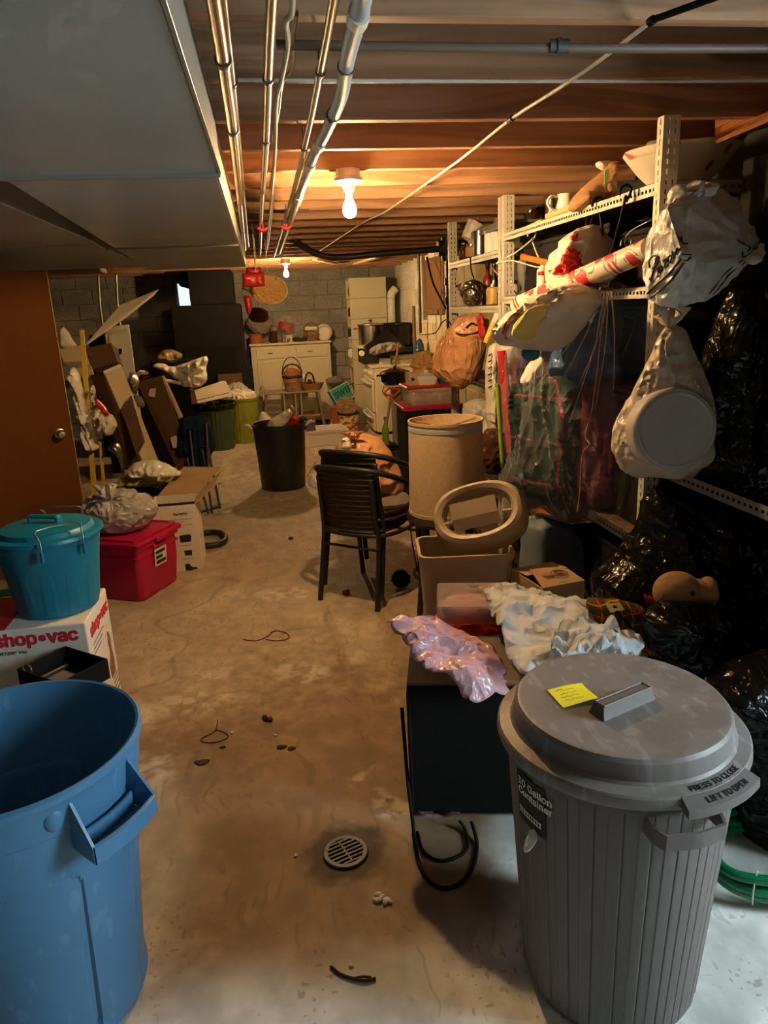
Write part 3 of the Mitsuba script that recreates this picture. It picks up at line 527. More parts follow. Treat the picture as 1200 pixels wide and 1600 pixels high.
for i, (px, py) in enumerate(((591, 1400), (597, 1405), (602, 1411), (607, 1409), (590, 1409))):
    g = gr(px, py); solo('packing_peanut', 'white packing peanut in a little cluster beside the drain', 'packing peanut', mv(blob(.012, .006, .006, (0, 0, 0), .002, .01, i, 3), g + [0, 0, .006], 40 * i), 'debris_white', True, 'packing peanuts on the floor')
for i, (px, py) in enumerate(((549, 1510), (430, 1150), (497, 950), (444, 1030), (462, 1338), (362, 1146))):
    g = gr(px, py); solo('crumb', ['pale crumb just above the twig', 'pale crumb below the dirt clod', 'pale crumb beside the chair leg shadow', 'pale crumb on the mid floor', 'pale crumb left of the drain', 'pale crumb beside the wire loop'][i], 'crumb', blob(.006, .005, .004, g + [0, 0, .003], .001, .005, i, 2), 'debris_white', True)
solo('twig', 'dark forked twig lying near the bottom edge', 'twig', cat(tube([gr(517, 1510, .004), gr(532, 1522, .005), gr(552, 1529, .005), gr(570, 1532, .006), gr(587, 1529, .004)], .004, 6), tube([gr(552, 1529, .006), gr(566, 1526, .008), gr(580, 1527, .006)], .003, 6)), 'debris_brown', True)
solo('wire_loop', 'thin rusty wire bent into a fish shape on the floor', 'wire', tube([gr(340, 1124, .003), gr(336, 1142, .003), gr(318, 1152, .003), gr(315, 1158, .003), gr(335, 1160, .003), gr(356, 1152, .003), gr(350, 1144, .003), gr(336, 1140, .003)], .0018, 6), 'debris_brown', True)
solo('thread', 'tangled brown thread on the floor above the dirt clod', 'thread', tube([gr(380, 999, .003), gr(400, 1001, .003), gr(418, 994, .004), gr(428, 986, .003), gr(445, 988, .003), gr(452, 996, .003), gr(436, 1001, .004), gr(415, 999, .003)], .0022, 6), 'scrap_red', True)
for i, (px, py, s) in enumerate(((316, 1192, .028), (440, 1168, .02), (455, 1170, .016), (348, 1168, .012))):
    g = gr(px, py); L = puff(np.array([g + [s * math.cos(a) * (1 + .3 * math.sin(3 * a + i)), s * .7 * math.sin(a), .003] for a in np.linspace(0, 6.28, 10)[:-1]]), .0025, s / 6, .001, .01, seed=i)
    solo('dry_leaf', ['largest curled dry leaf on the brown stain', 'dry leaf flake left of its pair mid floor', 'dry leaf flake right of its pair mid floor', 'small dry leaf below the wire loop'][i], 'leaf', L, 'debris_brown', True)
pg = gr(627, 918)
rr = np.random.default_rng(5); q = rr.normal(size=(220, 3)); q /= np.linalg.norm(q, axis=1, keepdims=True); q = q * .058 * rr.uniform(.85, 1.1, (220, 1)); 
solo('tufted_ball', 'dark green bristly tufted ball on the floor by the chair legs', 'ball', cat(blob(.05, .05, .05, pg + [0, 0, .055], .006, .02, 2, 3), *[tube([pg + [0, 0, .055] + p * .6, pg + [0, 0, .055] + p * [1, 1, .9]], .006, 4, raw=True, r1=.002) for p in q]), 'green_pom', False)

# ------------------------------------------------------------------ foreground: ribbed grey trash can
def wrap(m, c, r, a0, z0, slope=0.0):
    """bend flat work round a can: x along the circumference (left to right seen from outside), y up"""
    v = m.vertices; a = a0 + v[:, 0] / r; rr = r + v[:, 2] + slope * v[:, 1]
    return trimesh.Trimesh(np.stack([c[0] + rr * np.cos(a), c[1] + rr * np.sin(a), z0 + v[:, 1]], 1), m.faces, process=False)
def fine(m, step=.01):
    while True:
        e = m.vertices[m.edges_unique]; 
        if np.linalg.norm(e[:, 0] - e[:, 1], axis=1).max() < step * 2 or len(m.faces) > 6000: return m
        m = m.subdivide()
gc = np.array([.698, 1.325, 0])
k = thing('trash_can', 'tall ribbed grey brown trash can with domed lid, right foreground', 'trash can')
def rib(th, r, z):
    if z < .02 or z > .62 or r < .17: return np.full_like(th, r)
    u = (th / (2 * np.pi) * 27) % 1; return r + .0026 * np.clip((.5 - np.abs(u - .5)) * -30 + 14.4, 0, 1) * 1 + .0014 * (u < .5)
prof = [(0, .004), (.17, .004), (.192, .0), (.198, .012)] + [(.198 + .042 * t, .022 + .598 * t) for t in np.linspace(0, 1, 8)] + [(.243, .625), (.250, .63), (.250, .655), (.243, .66), (.236, .66), (.19, .02), (0, .02)]
part(k, 'body', lathe(prof, 540, gc, rib), 'can_grey', 25)
hang = math.radians(-87)
def loop_handle(c, r, a, half, out, z, hgt, tk=.006):
    a0, a1 = a - half, a + half
    pin = [np.array([c[0] + (r + o) * math.cos(t), c[1] + (r + o) * math.sin(t), z]) for t, o in ((a0, -.004), (a0 + .05, out * .62), (a0 + .11, out), (a, out * 1.03), (a1 - .11, out), (a1 - .05, out * .62), (a1, -.004))]
    cc = np.concatenate([np.linspace(pin[i], pin[i + 1], 4)[:-1] for i in range(len(pin) - 1)] + [[pin[-1]]]); nrm = np.gradient(cc, axis=0); nrm /= np.linalg.norm(nrm, axis=1, keepdims=True); s = np.cross(nrm, [0, 0, 1])
    P = np.stack([cc + s * tk / 2 + [0, 0, hgt / 2], cc + s * tk / 2 - [0, 0, hgt / 2], cc - s * tk / 2 - [0, 0, hgt / 2], cc - s * tk / 2 + [0, 0, hgt / 2]], 1)
    return grid(P, cv=True)
part(k, 'handle', loop_handle(gc, .232, hang, .32, .060, .602, .034), 'can_grey', 30)
part(k, 'handle', loop_handle(gc, .232, hang + math.pi, .33, .045, .61, .03), 'can_grey', 30)
lk = part(k, 'lid', lathe([(0, .738), (.10, .737), (.214, .734), (.222, .732), (.228, .724), (.233, .690), (.238, .684), (.262, .679), (.266, .675), (.268, .662), (.264, .650), (.261, .650), (.262, .668), (.23, .678), (.222, .72), (0, .728)], 120, gc), 'can_lid', 28)
la = math.radians(21)
hd = trimesh.convex.convex_hull(np.array([[x * .078, y * .022, 0] for x in (-1, 1) for y in (-1, 1)] + [[x * .072, y * .014, .028] for x in (-1, 1) for y in (-1, 1)]))
part(lk, 'grip', mv(hd, gc + [-.012, -.035, .736], 21), 'can_grey', False)
part(lk, 'grip_rim', mv(cat(tube([[-.07, -.013, .029], [.07, -.013, .029], [.07, .013, .029], [-.07, .013, .029]], .0022, 6, raw=True, closed=True)), gc + [-.012, -.035, .736], 21), 'can_grey', False)
ta = math.radians(-72); th = np.linspace(ta - .34, ta + .34, 16)
ring = [(.262, .6785), (.292, .668), (.294, .650), (.262, .655)]
tabm = np.array([[[gc[0] + r * math.cos(t), gc[1] + r * math.sin(t), z] for r, z in ring] for t in th])
tm = grid(tabm, cv=True); n0 = len(th) * 4
part(lk, 'tab', trimesh.Trimesh(tm.vertices, np.vstack([tm.faces, [[0, 1, 2], [0, 2, 3], [n0 - 4, n0 - 2, n0 - 3], [n0 - 4, n0 - 1, n0 - 2]]]), process=False), 'can_grey', 30)
def arc_text(s, h, r, a0, z, dzdr):
    m = meshkit.text_mesh(s, h, .0012, False); v = m.vertices; w = v[:, 0].max(); a = a0 + (v[:, 0] - w / 2) / r; rr = r - v[:, 1] + h
    return trimesh.Trimesh(np.stack([gc[0] + rr * np.cos(a), gc[1] + rr * np.sin(a), z + (rr - r) * dzdr + v[:, 2]], 1), m.faces, process=False)
part(lk, 'lettering', arc_text('PRESS TO CLOSE', .0115, .2455, ta + .02, .6828, -.2), 'black_plastic', False)
part(lk, 'lettering', arc_text('LIFT TO OPEN', .0115, .273, ta + .02, .6755, -.33), 'black_plastic', False)
def patch(c, r, a0, a1, z0, z1, slope, off=.001):
    n = 14; P = np.array([[[c[0] + (r + off + slope * z) * math.cos(a), c[1] + (r + off + slope * z) * math.sin(a), z] for z in (z0, z1)] + [[c[0] + (r + off - .0008 + slope * z) * math.cos(a), c[1] + (r + off - .0008 + slope * z) * math.sin(a), z] for z in (z1, z0)] for a in np.linspace(a0, a1, n)])
    return grid(P, cv=True)
sl = .042 / .598; lb = part(k, 'label', patch(gc, .1965, math.radians(186), math.radians(208), .49, .615, sl, .0062), 'print_black', False, 'black paper label with white print, torn at the bottom')
for i, (s, h, z) in enumerate((('30 Gallon', .017, .585), ('Container', .017, .562), ('IIIIIIIII', .014, .512))):
    m = fine(meshkit.text_mesh(s, h, .0008, True), .01); part(lb, 'lettering', wrap(m, gc, .1965 + sl * z + .0072, math.radians(187.5), z, sl), 'white_plastic', False)
part(lb, 'torn_corner', puff(np.array([[gc[0] + (.243 + o) * math.cos(math.radians(a)), gc[1] + (.243 + o) * math.sin(math.radians(a)), z] for a, z, o in ((198, .50, 0), (206, .50, 0), (204, .47, .02), (200, .445, .022), (197, .455, .01))]), .0012, .004, .001, .01), 'white_plastic', True)
# sticky note on the lid
nq = np.array([gr(x, y, .7375) for x, y in ((855, 1079), (908, 1068), (929, 1094), (880, 1107))])
nk = thing('sticky_note', 'bright yellow sticky note stuck on the grey trash can lid', 'sticky note')
e1, e2 = nq[1] - nq[0], nq[3] - nq[0]; Pn = np.array([[nq[0] + e1 * u + e2 * v + [0, 0, .0015 + .006 * (u * v) ** 2 + .002 * math.sin(3 * u)] for v in np.linspace(0, 1, 8)] for u in np.linspace(0, 1, 8)])
g1 = grid(Pn); part(nk, 'paper', trimesh.Trimesh(np.vstack([g1.vertices, g1.vertices - [0, 0, .0006]]), np.vstack([g1.faces, g1.faces[:, ::-1] + 64]), process=False), 'yellow_note', True)
for i in range(4):
    o = nq[0] + e1 * (.15 + .05 * (i % 2)) + e2 * (.2 + .18 * i); rr = np.random.default_rng(i)
    part(nk, 'handwriting', tube([o + e1 * t * .5 + e2 * rr.uniform(-.05, .05) + [0, 0, .0035 + .0045 * ((.2 + t * .5) * (.2 + .18 * i)) ** 2] for t in np.linspace(0, 1, 10)], .0006, 5, 3), 'olive_cloth', True)

# ------------------------------------------------------------------ open blue trash can
bc = np.array([-.637, 1.515, 0])
k = thing('trash_can', 'big open light blue trash can, left foreground', 'trash can')
def pan(th, r, z):
    if z < .03 or z > .56 or r < .16: return np.full_like(th, r)
    a = np.degrees(th); o = np.full_like(th, r)
    for c0, hw in ((-78, 30), (12, 26), (102, 30), (192, 26)):
        d = np.abs((a - c0 + 180) % 360 - 180); zt = .50 - .035 * np.clip((d - hw + 6) / 6, 0, 1)
        o = o - .0075 * np.clip((hw - d) / 2.2, 0, 1) * np.clip((zt - z) / .02, 0, 1) - .006 * np.clip((hw - d) / 2.2, 0, 1) * np.clip(1 - (hw - 2.2 - d) / 2.5, 0, 1) * np.clip((zt - z) / .02, 0, 1)
    return o
zs = np.concatenate([np.linspace(.02, .44, 10), np.linspace(.45, .54, 10)])
prof = [(0, .004), (.185, .004), (.200, .0), (.206, .01)] + [(.207 + .05 * z / .6, z) for z in zs] + [(.256, .56), (.2585, .60), (.262, .605), (.268, .655), (.274, .675), (.278, .682), (.278, .694), (.272, .700), (.266, .698), (.262, .68), (.253, .60), (.198, .02), (0, .02)]
part(k, 'body', lathe(prof, 300, bc, pan), 'blue_plastic', 28)
ha = math.radians(-33)
def cup_handle(c, a, zc):
    """moulded grip: two side cheeks, a curved front lip and an inner web"""
    ms = []
    def pt(da, r, z): return [c[0] + r * math.cos(a + da), c[1] + r * math.sin(a + da), z]
    for s in (-1, 1):
        ms.append(slab([pt(s * .30, .256, zc + .105), pt(s * .30, .256, zc - .03), pt(s * .27, .325, zc - .04), pt(s * .27, .325, zc + .0)], .006))
    th = np.linspace(-.27, .27, 14)
    P = np.array([[pt(t, .325, zc), pt(t, .329, zc - .002), pt(t, .329, zc - .04), pt(t, .322, zc - .045), pt(t, .320, zc - .04), pt(t, .320, zc)] for t in th]); ms.append(grid(P, cv=True))
    P = np.array([[pt(t, .27, zc + .006), pt(t, .275, zc + .006), pt(t, .275, zc - .03), pt(t, .27, zc - .03)] for t in th]); ms.append(grid(P, cv=True))
    P = np.array([[pt(t, .255, zc - .03), pt(t, .322, zc - .036), pt(t, .322, zc - .042), pt(t, .255, zc - .036)] for t in th]); ms.append(grid(P, cv=True))
    return cat(*ms)
part(k, 'handle', cup_handle(bc, ha, .585), 'blue_plastic', 30); part(k, 'handle', cup_handle(bc, ha + math.pi, .585), 'blue_plastic', 30)
for s in (-1, 1): part(k, 'rim_lug', mv(blob(.012, .02, .028, (0, 0, 0)), bc + [.262 * math.cos(ha + s * .42), .262 * math.sin(ha + s * .42), .645], math.degrees(ha + s * .42)), 'blue_plastic', True)
part(k, 'inner_clip', mv(box(.016, .03, .02, b=.004), bc + [.255 * math.cos(2.1), .255 * math.sin(2.1), .668], 120), 'white_plastic')

# ------------------------------------------------------------------ black appliance with its cord
fa = np.array([.334, 1.953, 0]); fx = np.array([.971, -.238, 0]); MF = frame3(fa, fx, [.238, .971, 0])
k = thing('mini_fridge', 'low black box-shaped appliance standing left of the grey trash can', 'appliance')
part(k, 'cabinet', tf(bx(0, .46, 0, .36, .015, .455, .006), MF), 'appliance_black', False)
part(k, 'top_panel', tf(bx(-.004, .464, -.006, .364, .455, .478, .004), MF), 'appliance_top', False)
part(k, 'front_edge', tf(cat(bx(-.003, .463, -.012, -.002, .445, .472, .003), bx(-.006, .006, -.008, .36, .02, .45, .003)), MF), 'appliance_black', False)
for x, y in ((.03, .03), (.43, .03), (.03, .33), (.43, .33)): part(k, 'foot', tf(lathe([(0, 0), (.016, 0), (.016, .016), (0, .016)], 16, (x, y, 0)), MF), 'white_plastic')
for x in (.05, .135): part(k, 'bracket', tf(bx(x - .015, x + .015, -.012, .002, .016, .026, .002), MF), 'galv')
part(k, 'cord', tube([tf_p for tf_p in [gr(737, 1284, .03), gr(745, 1318, .007), gr(740, 1352, .006), gr(722, 1378, .006), gr(695, 1388, .006), gr(672, 1378, .006), gr(656, 1352, .007), gr(648, 1315, .012), gr(645, 1285, .05), fa + [-.012, .0, .13], fa + [-.014, .02, .25], fa + [-.012, .06, .36]]], .0058, 8), 'cable_black', True)
part(k, 'hanging_cord', tube([gr(652, 1300, .006), gr(662, 1330, .006), gr(690, 1345, .006), gr(728, 1330, .006), gr(728, 1300, .01), gr(718, 1282, .03)], .005, 8), 'cable_black', True)

# what is piled on it
def flat(out, thick, h, fold, fs, seed=0, back=None, **kw):
    q = np.array([gr(x, y, z) for x, y, z in out]); return puff(q, thick, h, fold, fs, None, 0, seed, back, **kw)
solo('plastic_sheet', 'crumpled translucent pink plastic sheet draped over the black appliance', 'plastic sheet',
     pillow([(598, 984, 2.11), (612, 966, 2.16), (645, 957, 2.21), (690, 966, 2.21), (735, 990, 2.16), (775, 1015, 2.06), (801, 1050, 1.93), (800, 1080, 1.84), (770, 1090, 1.81), (748, 1108, 1.79), (733, 1117, 1.78), (722, 1108, 1.79), (716, 1086, 1.81), (690, 1060, 1.86), (655, 1030, 1.91), (632, 1005, 2.01)], 2.0, .03, .009, .006, .075, seed=3, stretch=(1, 1.8), ang=.6, back=.01, sheet=.028), 'bag_pink', True)
k = thing('gift_box', 'shiny red foil wrapped box with a clear plastic top', 'gift box')
gb = at(735, 960, 2.36); part(k, 'foil', mv(blob(.15, .12, .065, (0, 0, 0), .025, .05, 4, 5), gb + [.0, -.03, -.045], -10), 'red_foil', 40)
part(k, 'cover', mv(box(.24, .19, .075, (0, 0, .045), .006), gb, -14, 6, 0), 'clear_tub', False)
part(k, 'contents', mv(blob(.10, .075, .03, (0, 0, 0), .01, .03, 6, 3), gb + [0, 0, .035], -14), 'cloth_pink', True)
solo('foam_wrap', 'large white sheet of thin packing foam heaped behind the grey lid', 'packing foam',
     pillow([(748, 928, 2.42), (770, 928, 2.44), (815, 936, 2.42), (870, 948, 2.38), (930, 962, 2.3), (985, 985, 2.2), (1010, 1008, 2.05), (990, 1030, 1.9), (930, 1045, 1.8), (860, 1055, 1.78), (815, 1062, 1.78), (797, 1048, 1.85), (780, 1015, 1.98), (768, 975, 2.2)], 2.2, .04, .011, .010, .10, seed=8, stretch=(1.6, 1), ang=-.3, back=.04, sheet=.035), 'foam_sheet', True)
solo('foam_wrap', 'smaller crumpled fold of white packing foam against the grey trash can lid', 'packing foam',
     pillow([(868, 1006, 1.98), (890, 994, 2.0), (930, 994, 1.98), (985, 1005, 1.93), (1012, 1016, 1.85), (990, 1036, 1.8), (930, 1042, 1.75), (880, 1038, 1.75), (855, 1030, 1.8)], 1.9, .025, .008, .010, .05, seed=12, back=.02, sheet=.03), 'foam_sheet', True)

# ------------------------------------------------------------------ beige wastebasket with its swing lid, carton, slate tote
wc = np.array([.735, 2.79, 0]); wr = -8
k = thing('wastebasket', 'tall beige plastic wastebasket with a dark empty inside', 'wastebasket')
part(k, 'bin', mv(tote(.39, .29, .615, .74, .008, .004), wc, wr), 'beige_plastic', 35)
part(k, 'liner', mv(bx(-.13, .13, -.09, .09, .3, .302, 0), wc, wr), 'black_matte', False)  # black sheet stands in for the shade inside the empty bin, not a liner
k = thing('swing_lid', 'beige oval swing-top lid resting tilted on the wastebasket', 'bin lid')
lc = at(747, 802, 2.78); lr = []
n = 48; th = np.linspace(0, 2 * np.pi, n, endpoint=False); sup = lambda a, b, e: np.stack([a * np.sign(np.cos(th)) * np.abs(np.cos(th)) ** e, b * np.sign(np.sin(th)) * np.abs(np.sin(th)) ** e], 1)
P = []
for a, b, z, e in ((.188, .138, -.075, .75), (.196, .146, -.07, .75), (.190, .140, .0, .78), (.182, .132, .022, .8), (.168, .118, .030, .85), (.150, .102, .022, .9), (.142, .094, .0, .9), (.140, .092, -.012, .9), (.136, .088, -.012, .9), (.146, .098, .015, .9), (.176, .126, .012, .8), (.184, .134, -.01, .78), (.184, .134, -.07, .75)):
    s = sup(a, b, e); P.append(np.column_stack([s, np.full(n, z)]))
frame = grid(np.array(P).transpose(1, 0, 2), cu=True, cv=True)
LT = lambda m: mv(mv(m, (0, 0, 0), 0, 50, 0), lc, -20, 0, -14)
part(k, 'rim', LT(frame), 'beige_plastic', 40)
fl = trimesh.convex.convex_hull(np.array([[x, y, z] for x in (-.095, .095) for y, z in ((-.03, .012), (.02, .03), (.085, .008), (.085, -.002), (-.03, -.004))]))
part(k, 'flap', LT(mv(fl, (-.01, -.03, .006), 0, 28)), 'beige_plastic', 20)
for s in (-1, 1): part(k, 'pivot', LT(cyl(.008, (s * .10, -.02, .01), (s * .145, -.02, .005), 10)), 'beige_plastic')
bcn = [np.array(gr(x, y, .545)) for x, y in ((782, 893), (848, 920), (914, 908))]
cc = (bcn[0] + bcn[2]) / 2; k = thing('cardboard_box', 'small brown carton with a half-open printed flap beside the wastebasket', 'cardboard box')
ex = bcn[2] - bcn[1]; ey = bcn[0] - bcn[1]; W, Dp = np.linalg.norm(ex), np.linalg.norm(ey); MB = frame3(bcn[1], ex, ey); hB = .15
part(k, 'body', tf(cat(bx(0, W, 0, .004, -hB, 0, .001), bx(0, W, Dp - .004, Dp, -hB, 0, .001), bx(0, .004, 0, Dp, -hB, 0, .001), bx(W - .004, W, 0, Dp, -hB, 0, .001), bx(0, W, 0, Dp, -hB, -hB + .004, .001)), MB), 'cardboard', False)
f1 = part(k, 'flap', tf(slab([(0, .0, .002), (W, 0, .002), (W, Dp * .62, .012), (0.02, Dp * .55, .03)], .003), MB), 'cardboard', False)
part(k, 'flap', tf(slab([(0, Dp, .0), (W, Dp, .0), (W, Dp * .5, .014), (0, Dp * .48, .012)], .003), MB), 'cardboard', False)
for x, r_ in ((.35, .022), (.62, .032)):
    o = np.array([W * x, Dp * .3, .019 + .002 * x]); part(f1, 'print', tf(cat(tube([o + [r_ * math.cos(t), r_ * math.sin(t) * .9, 0] for t in np.linspace(0, 6.28, 24)[:-1]], .0022, 6, raw=True, closed=True), tube([o + [r_ * .6 * math.cos(t), r_ * .6 * math.sin(t) * .9, 0] for t in np.linspace(0, 6.28, 20)[:-1]], .0018, 6, raw=True, closed=True), bx(o[0] - .012, o[0] + .012, o[1] - .006, o[1] + .006, o[2] - .002, o[2] + .001, 0)), MB), 'wood_brown', True)
part(f1, 'print', tf(bx(W * .42, W * .6, Dp * .04, Dp * .08, .004, .0065, 0), MB), 'wood_brown', False)
sq = [at(818, 830, 3.05), at(835, 803, 3.08), at(868, 803, 3.1), at(912, 838, 3.1), at(914, 1030, 3.05), at(816, 1030, 3.0)]
solo('storage_tub', 'dull slate blue plastic tub standing on end behind the small carton', 'storage tub', puff(np.array(sq), .10, .015, .003, .1, smooth_it=1, D=.05, seed=4), 'slate_plastic', True)
def under(name, label, cat_, x0, x1, y0, y1, z1, m, rz=0):
    return solo(name, label, cat_, mv(tote(x1 - x0, y1 - y0, z1, .9), ((x0 + x1) / 2, (y0 + y1) / 2, 0), rz), m)
under('storage_bin', 'black storage bin mostly hidden under the small brown carton', 'storage bin', .92, 1.24, 2.52, 2.85, .385, 'black_plastic', -14)
solo('file_box', 'white paper carton wedged low beneath the hanging plaid bag', 'carton', mv(carton(.12, .2, at(893, 806, 3.35)[2]), [at(893, 850, 3.35)[0], 3.4, 0], 0), 'carton_white', False)
solo('file_box', 'brown paper carton left of the white one beneath the plaid bag', 'carton', mv(carton(.10, .2, at(863, 804, 3.4)[2]), [at(858, 845, 3.4)[0], 3.45, 0], 0), 'terracotta', False)
solo('red_board', 'flat dark red panel standing between the tubs and the black bags', 'panel', slab([at(936, 818, 3.0), at(985, 818, 3.0), at(985, 1040, 2.95), at(936, 1040, 2.95)], .02), 'maroon', False)

# ------------------------------------------------------------------ black bags, plush, plaid bag, hose (lower right)
solo('garbage_bag', 'huge bulging black garbage bag with shiny creases beside the carton', 'garbage bag', pillow([(914, 915), (925, 893), (958, 868), (985, 825), (1005, 790), (1022, 768), (1030, 757), (1036, 768), (1060, 785), (1120, 782), (1190, 795), (1225, 850), (1225, 1050), (1160, 1080), (1020, 1040), (940, 960)], 2.24, .20, .016, back=.1, fold=.026, fs=.10, knot=(1030, 760), pleat=.02, seed=21, stretch=(1, 1.7), ang=.9), 'bag_black', True)
solo('garbage_bag', 'low black plastic bag slumped right of the tartan bag', 'garbage bag', pillow([(1005, 960), (1035, 935), (1075, 940), (1120, 950), (1170, 970), (1215, 1010), (1215, 1090), (1130, 1100), (1060, 1060), (1015, 1020)], 1.88, .10, .012, .018, .07, seed=23, stretch=(1.6, 1)), 'bag_black', True)
solo('garbage_bag', 'glossy black garbage bag right behind the grey trash can', 'garbage bag', pillow([(1095, 1075), (1150, 1040), (1230, 1010), (1330, 1050), (1340, 1330), (1240, 1340), (1175, 1320), (1140, 1270), (1150, 1180), (1120, 1120)], 1.66, .15, .013, .02, .09, seed=25, stretch=(1, 2), ang=-.9), 'bag_black', True)
solo('garbage_bag', 'black garbage bag hanging high at the right edge in deep shadow', 'garbage bag', pillow([(1120, 500), (1150, 440), (1195, 405), (1222, 405), (1228, 560), (1228, 800), (1190, 815), (1125, 780), (1095, 720), (1090, 620), (1100, 560)], 2.2, .10, .015, .016, .08, knot=(1200, 410), pleat=.02, seed=27, stretch=(1, 2.2), ang=-.15), 'bag_black', True)
for nm, lab, pts, Y, th_, m, s in (('tartan_bag', 'red and green tartan cloth bag with a yellow tag beside black bags', [(916, 945), (930, 932), (975, 938), (1010, 950), (1030, 975), (1028, 1018), (1005, 1025), (985, 1000), (950, 985), (925, 975)], 2.06, .06, 'plaid_red', 31),):
    k = thing(nm, lab, 'bag'); part(k, 'cloth', pillow(pts, Y, th_, .01, .008, .05, seed=s), m, True)
    part(k, 'tag', slab([at(946, 944, 1.97), at(968, 941, 1.97), at(976, 953, 1.96), at(954, 957, 1.96)], .003), 'yellow_paint', False, 'yellow square tag with a black dot')
    part(k, 'tag_dot', lathe([(0, 0), (.006, 0), (.006, .004), (0, .004)], 12, at(961, 949, 1.955)), 'black_matte')
    part(k, 'strap', tube([at(962, 955, 1.96), at(985, 980, 1.95), at(1000, 1010, 1.92)], .02, 8, flat=.25), 'black_matte', True)
    part(k, 'ribbon', pillow([(1004, 928), (1020, 932), (1035, 945), (1020, 948), (1008, 942)], 1.99, .012, .005, .003, .02, seed=3), 'red_foil', True)
k = thing('plush_toy', 'tan plush animal head with a long snout poking out of black bags', 'plush toy')
pc = at(1058, 925, 1.97); e = R @ np.array([1, 0, 0]); u = np.array([0, 0, 1.]); f_ = -R @ np.array([0, 0, 1.])
hm = [blob(.075, .07, .066, pc + [0, 0, .0])]
for t in np.linspace(0, 1, 6): hm.append(blob(.048 - .012 * t, .05, .040 - .008 * t + .004 * t * t, pc + e * (.055 + .035 * t) + u * (.003 - .006 * t)))
hm.append(blob(.022, .035, .028, pc + e * .098 + u * .022)); hm.append(blob(.022, .035, .022, pc + e * .096 - u * .028))
import manifold3d as m3
def union(ms, step=.006, it=12):
    o = m3.Manifold()
    for m in ms: o = o + m3.Manifold(m3.Mesh(np.asarray(m.vertices, np.float32), np.asarray(m.faces, np.uint32)))
    o = o.refine_to_length(step); q = o.to_mesh(); r = trimesh.Trimesh(q.vert_properties[:, :3], q.tri_verts)
    trimesh.smoothing.filter_taubin(r, iterations=it); return r
part(k, 'head', union(hm, .007, 20), 'tan_plush', True)
part(k, 'eye', blob(.007, .007, .0085, pc + e * .02 + f_ * .069 + u * .004), 'black_gloss', True)
part(k, 'mouth', tube([pc + e * .04 + f_ * .052 - u * .035, pc + e * .055 + f_ * .05 - u * .012, pc + e * .085 + f_ * .04 - u * .002, pc + e * .115 + f_ * .02 - u * .002], .0018, 6), 'debris_brown', True)
k = thing('garden_hose', 'coiled bright green garden hose on the floor at the right edge', 'hose')
hc = gr(1215, 1335, .06); hp = []
for i in range(66):
    a = i / 22 * 2 * np.pi; hp.append(hc + [.19 * math.cos(a) + .02 * math.sin(3 * a), .15 * math.sin(a), -.045 + .014 + .026 * (i / 22) + .008 * math.sin(2.3 * a)])
part(k, 'coil', tube(hp, .014, 10, 3), 'hose_green', True)
for a in (-2.4, -1.1): part(k, 'tie', tube([hc + [(.19 + .025 * math.cos(t)) * math.cos(a), (.15 + .025 * math.cos(t)) * math.sin(a), .005 + .05 * math.sin(t)] for t in np.linspace(0, 6.28, 16)[:-1]], .0022, 6, closed=True), 'cable_white', True)

# ------------------------------------------------------------------ slotted-angle shelving along the right wall
SX0, SX1 = 1.30, 1.77
def angle_post(x, y, sx, sy, h):
    a = strip_holes(h, .055, .0025, .03, .006, .016, True)                        # x along -> z up; width -> +-X; facing the camera
    A = tf(a, frame3([x if sx > 0 else x, y, 0], [0, 0, 1], [sx, 0, 0]))
    b = strip_holes(h, .04, .0025, .03, .006, .016)
    B = tf(b, frame3([x, y, 0], [0, 0, 1], [0, sy, 0]))
    return cat(A, B)
def rail_y(x, y0, y1, z, h=.038): return tf(strip_holes(y1 - y0, h, .0025, .026, .010, .015), frame3([x, y0, z - h], [0, 1, 0], [0, 0, 1]))
def rail_x(x0, x1, y, z, h=.038): return tf(strip_holes(x1 - x0, h, .0025, .026, .010, .015), frame3([x0, y, z - h], [1, 0, 0], [0, 0, 1]))
def shelves(label, y0, y1, levels, posts, paint='shelf_paint', ph=2.13):
    k = thing('shelving_unit', label, 'shelving unit', 'slotted steel shelving along the right wall')
    for y, sy in posts:
        part(k, 'post', angle_post(SX0, y, 1, sy, ph), paint, False); part(k, 'post', angle_post(SX1, y, -1, sy, ph), 'shelf_grey', False)
    for z in levels:
        s = part(k, 'shelf', bx(SX0 + .004, SX1 - .004, y0 + .004, y1 - .004, z, z + .016, .002), 'shelf_board', False)
        part(s, 'front_rail', rail_y(SX0 - .003, y0, y1, z + .012), paint if z > 1.3 else 'dark_iron', False)  # low rails coloured dark for the shade among the bags
        part(s, 'end_rail', rail_x(SX0 + .06, SX1, y0 + .006, z + .012), 'shelf_grey', False)
    return k
S1 = [1.925, 1.60, 1.24, .70, .16]; S2 = [1.85, 1.555, 1.10, .55, .12]
shelves('near bay of slotted steel shelving holding the rose bowl and the big blue tote', 2.37, 3.985, S1, ((2.37, 1), (3.985, 1)))
shelves('far bay of slotted steel shelving with tins and jars', 4.04, 5.2, S2, ((5.2, 1), (4.05, 1)))
nz = onx(1165, 778, SX0)[2]
k = thing('shelving_unit', 'nearest low shelf rail showing among black bags at the right edge', 'shelving unit', 'slotted steel shelving along the right wall')
part(k, 'front_rail', rail_y(SX0 - .003, 1.40, 2.36, nz), 'shelf_grey', False); part(k, 'post', angle_post(SX0, 1.40, 1, 1, 1.2), 'shelf_grey', False)  # darker colour here also stands in for shade
solo('shelf_plank', 'short metal edged plank above the tins in the far bay', 'plank', cat(bx(SX0 + .02, SX1 - .01, 4.06, 4.7, 2.0, 2.015), rail_y(SX0 + .015, 4.06, 4.7, 2.015)), 'shelf_grey', False)

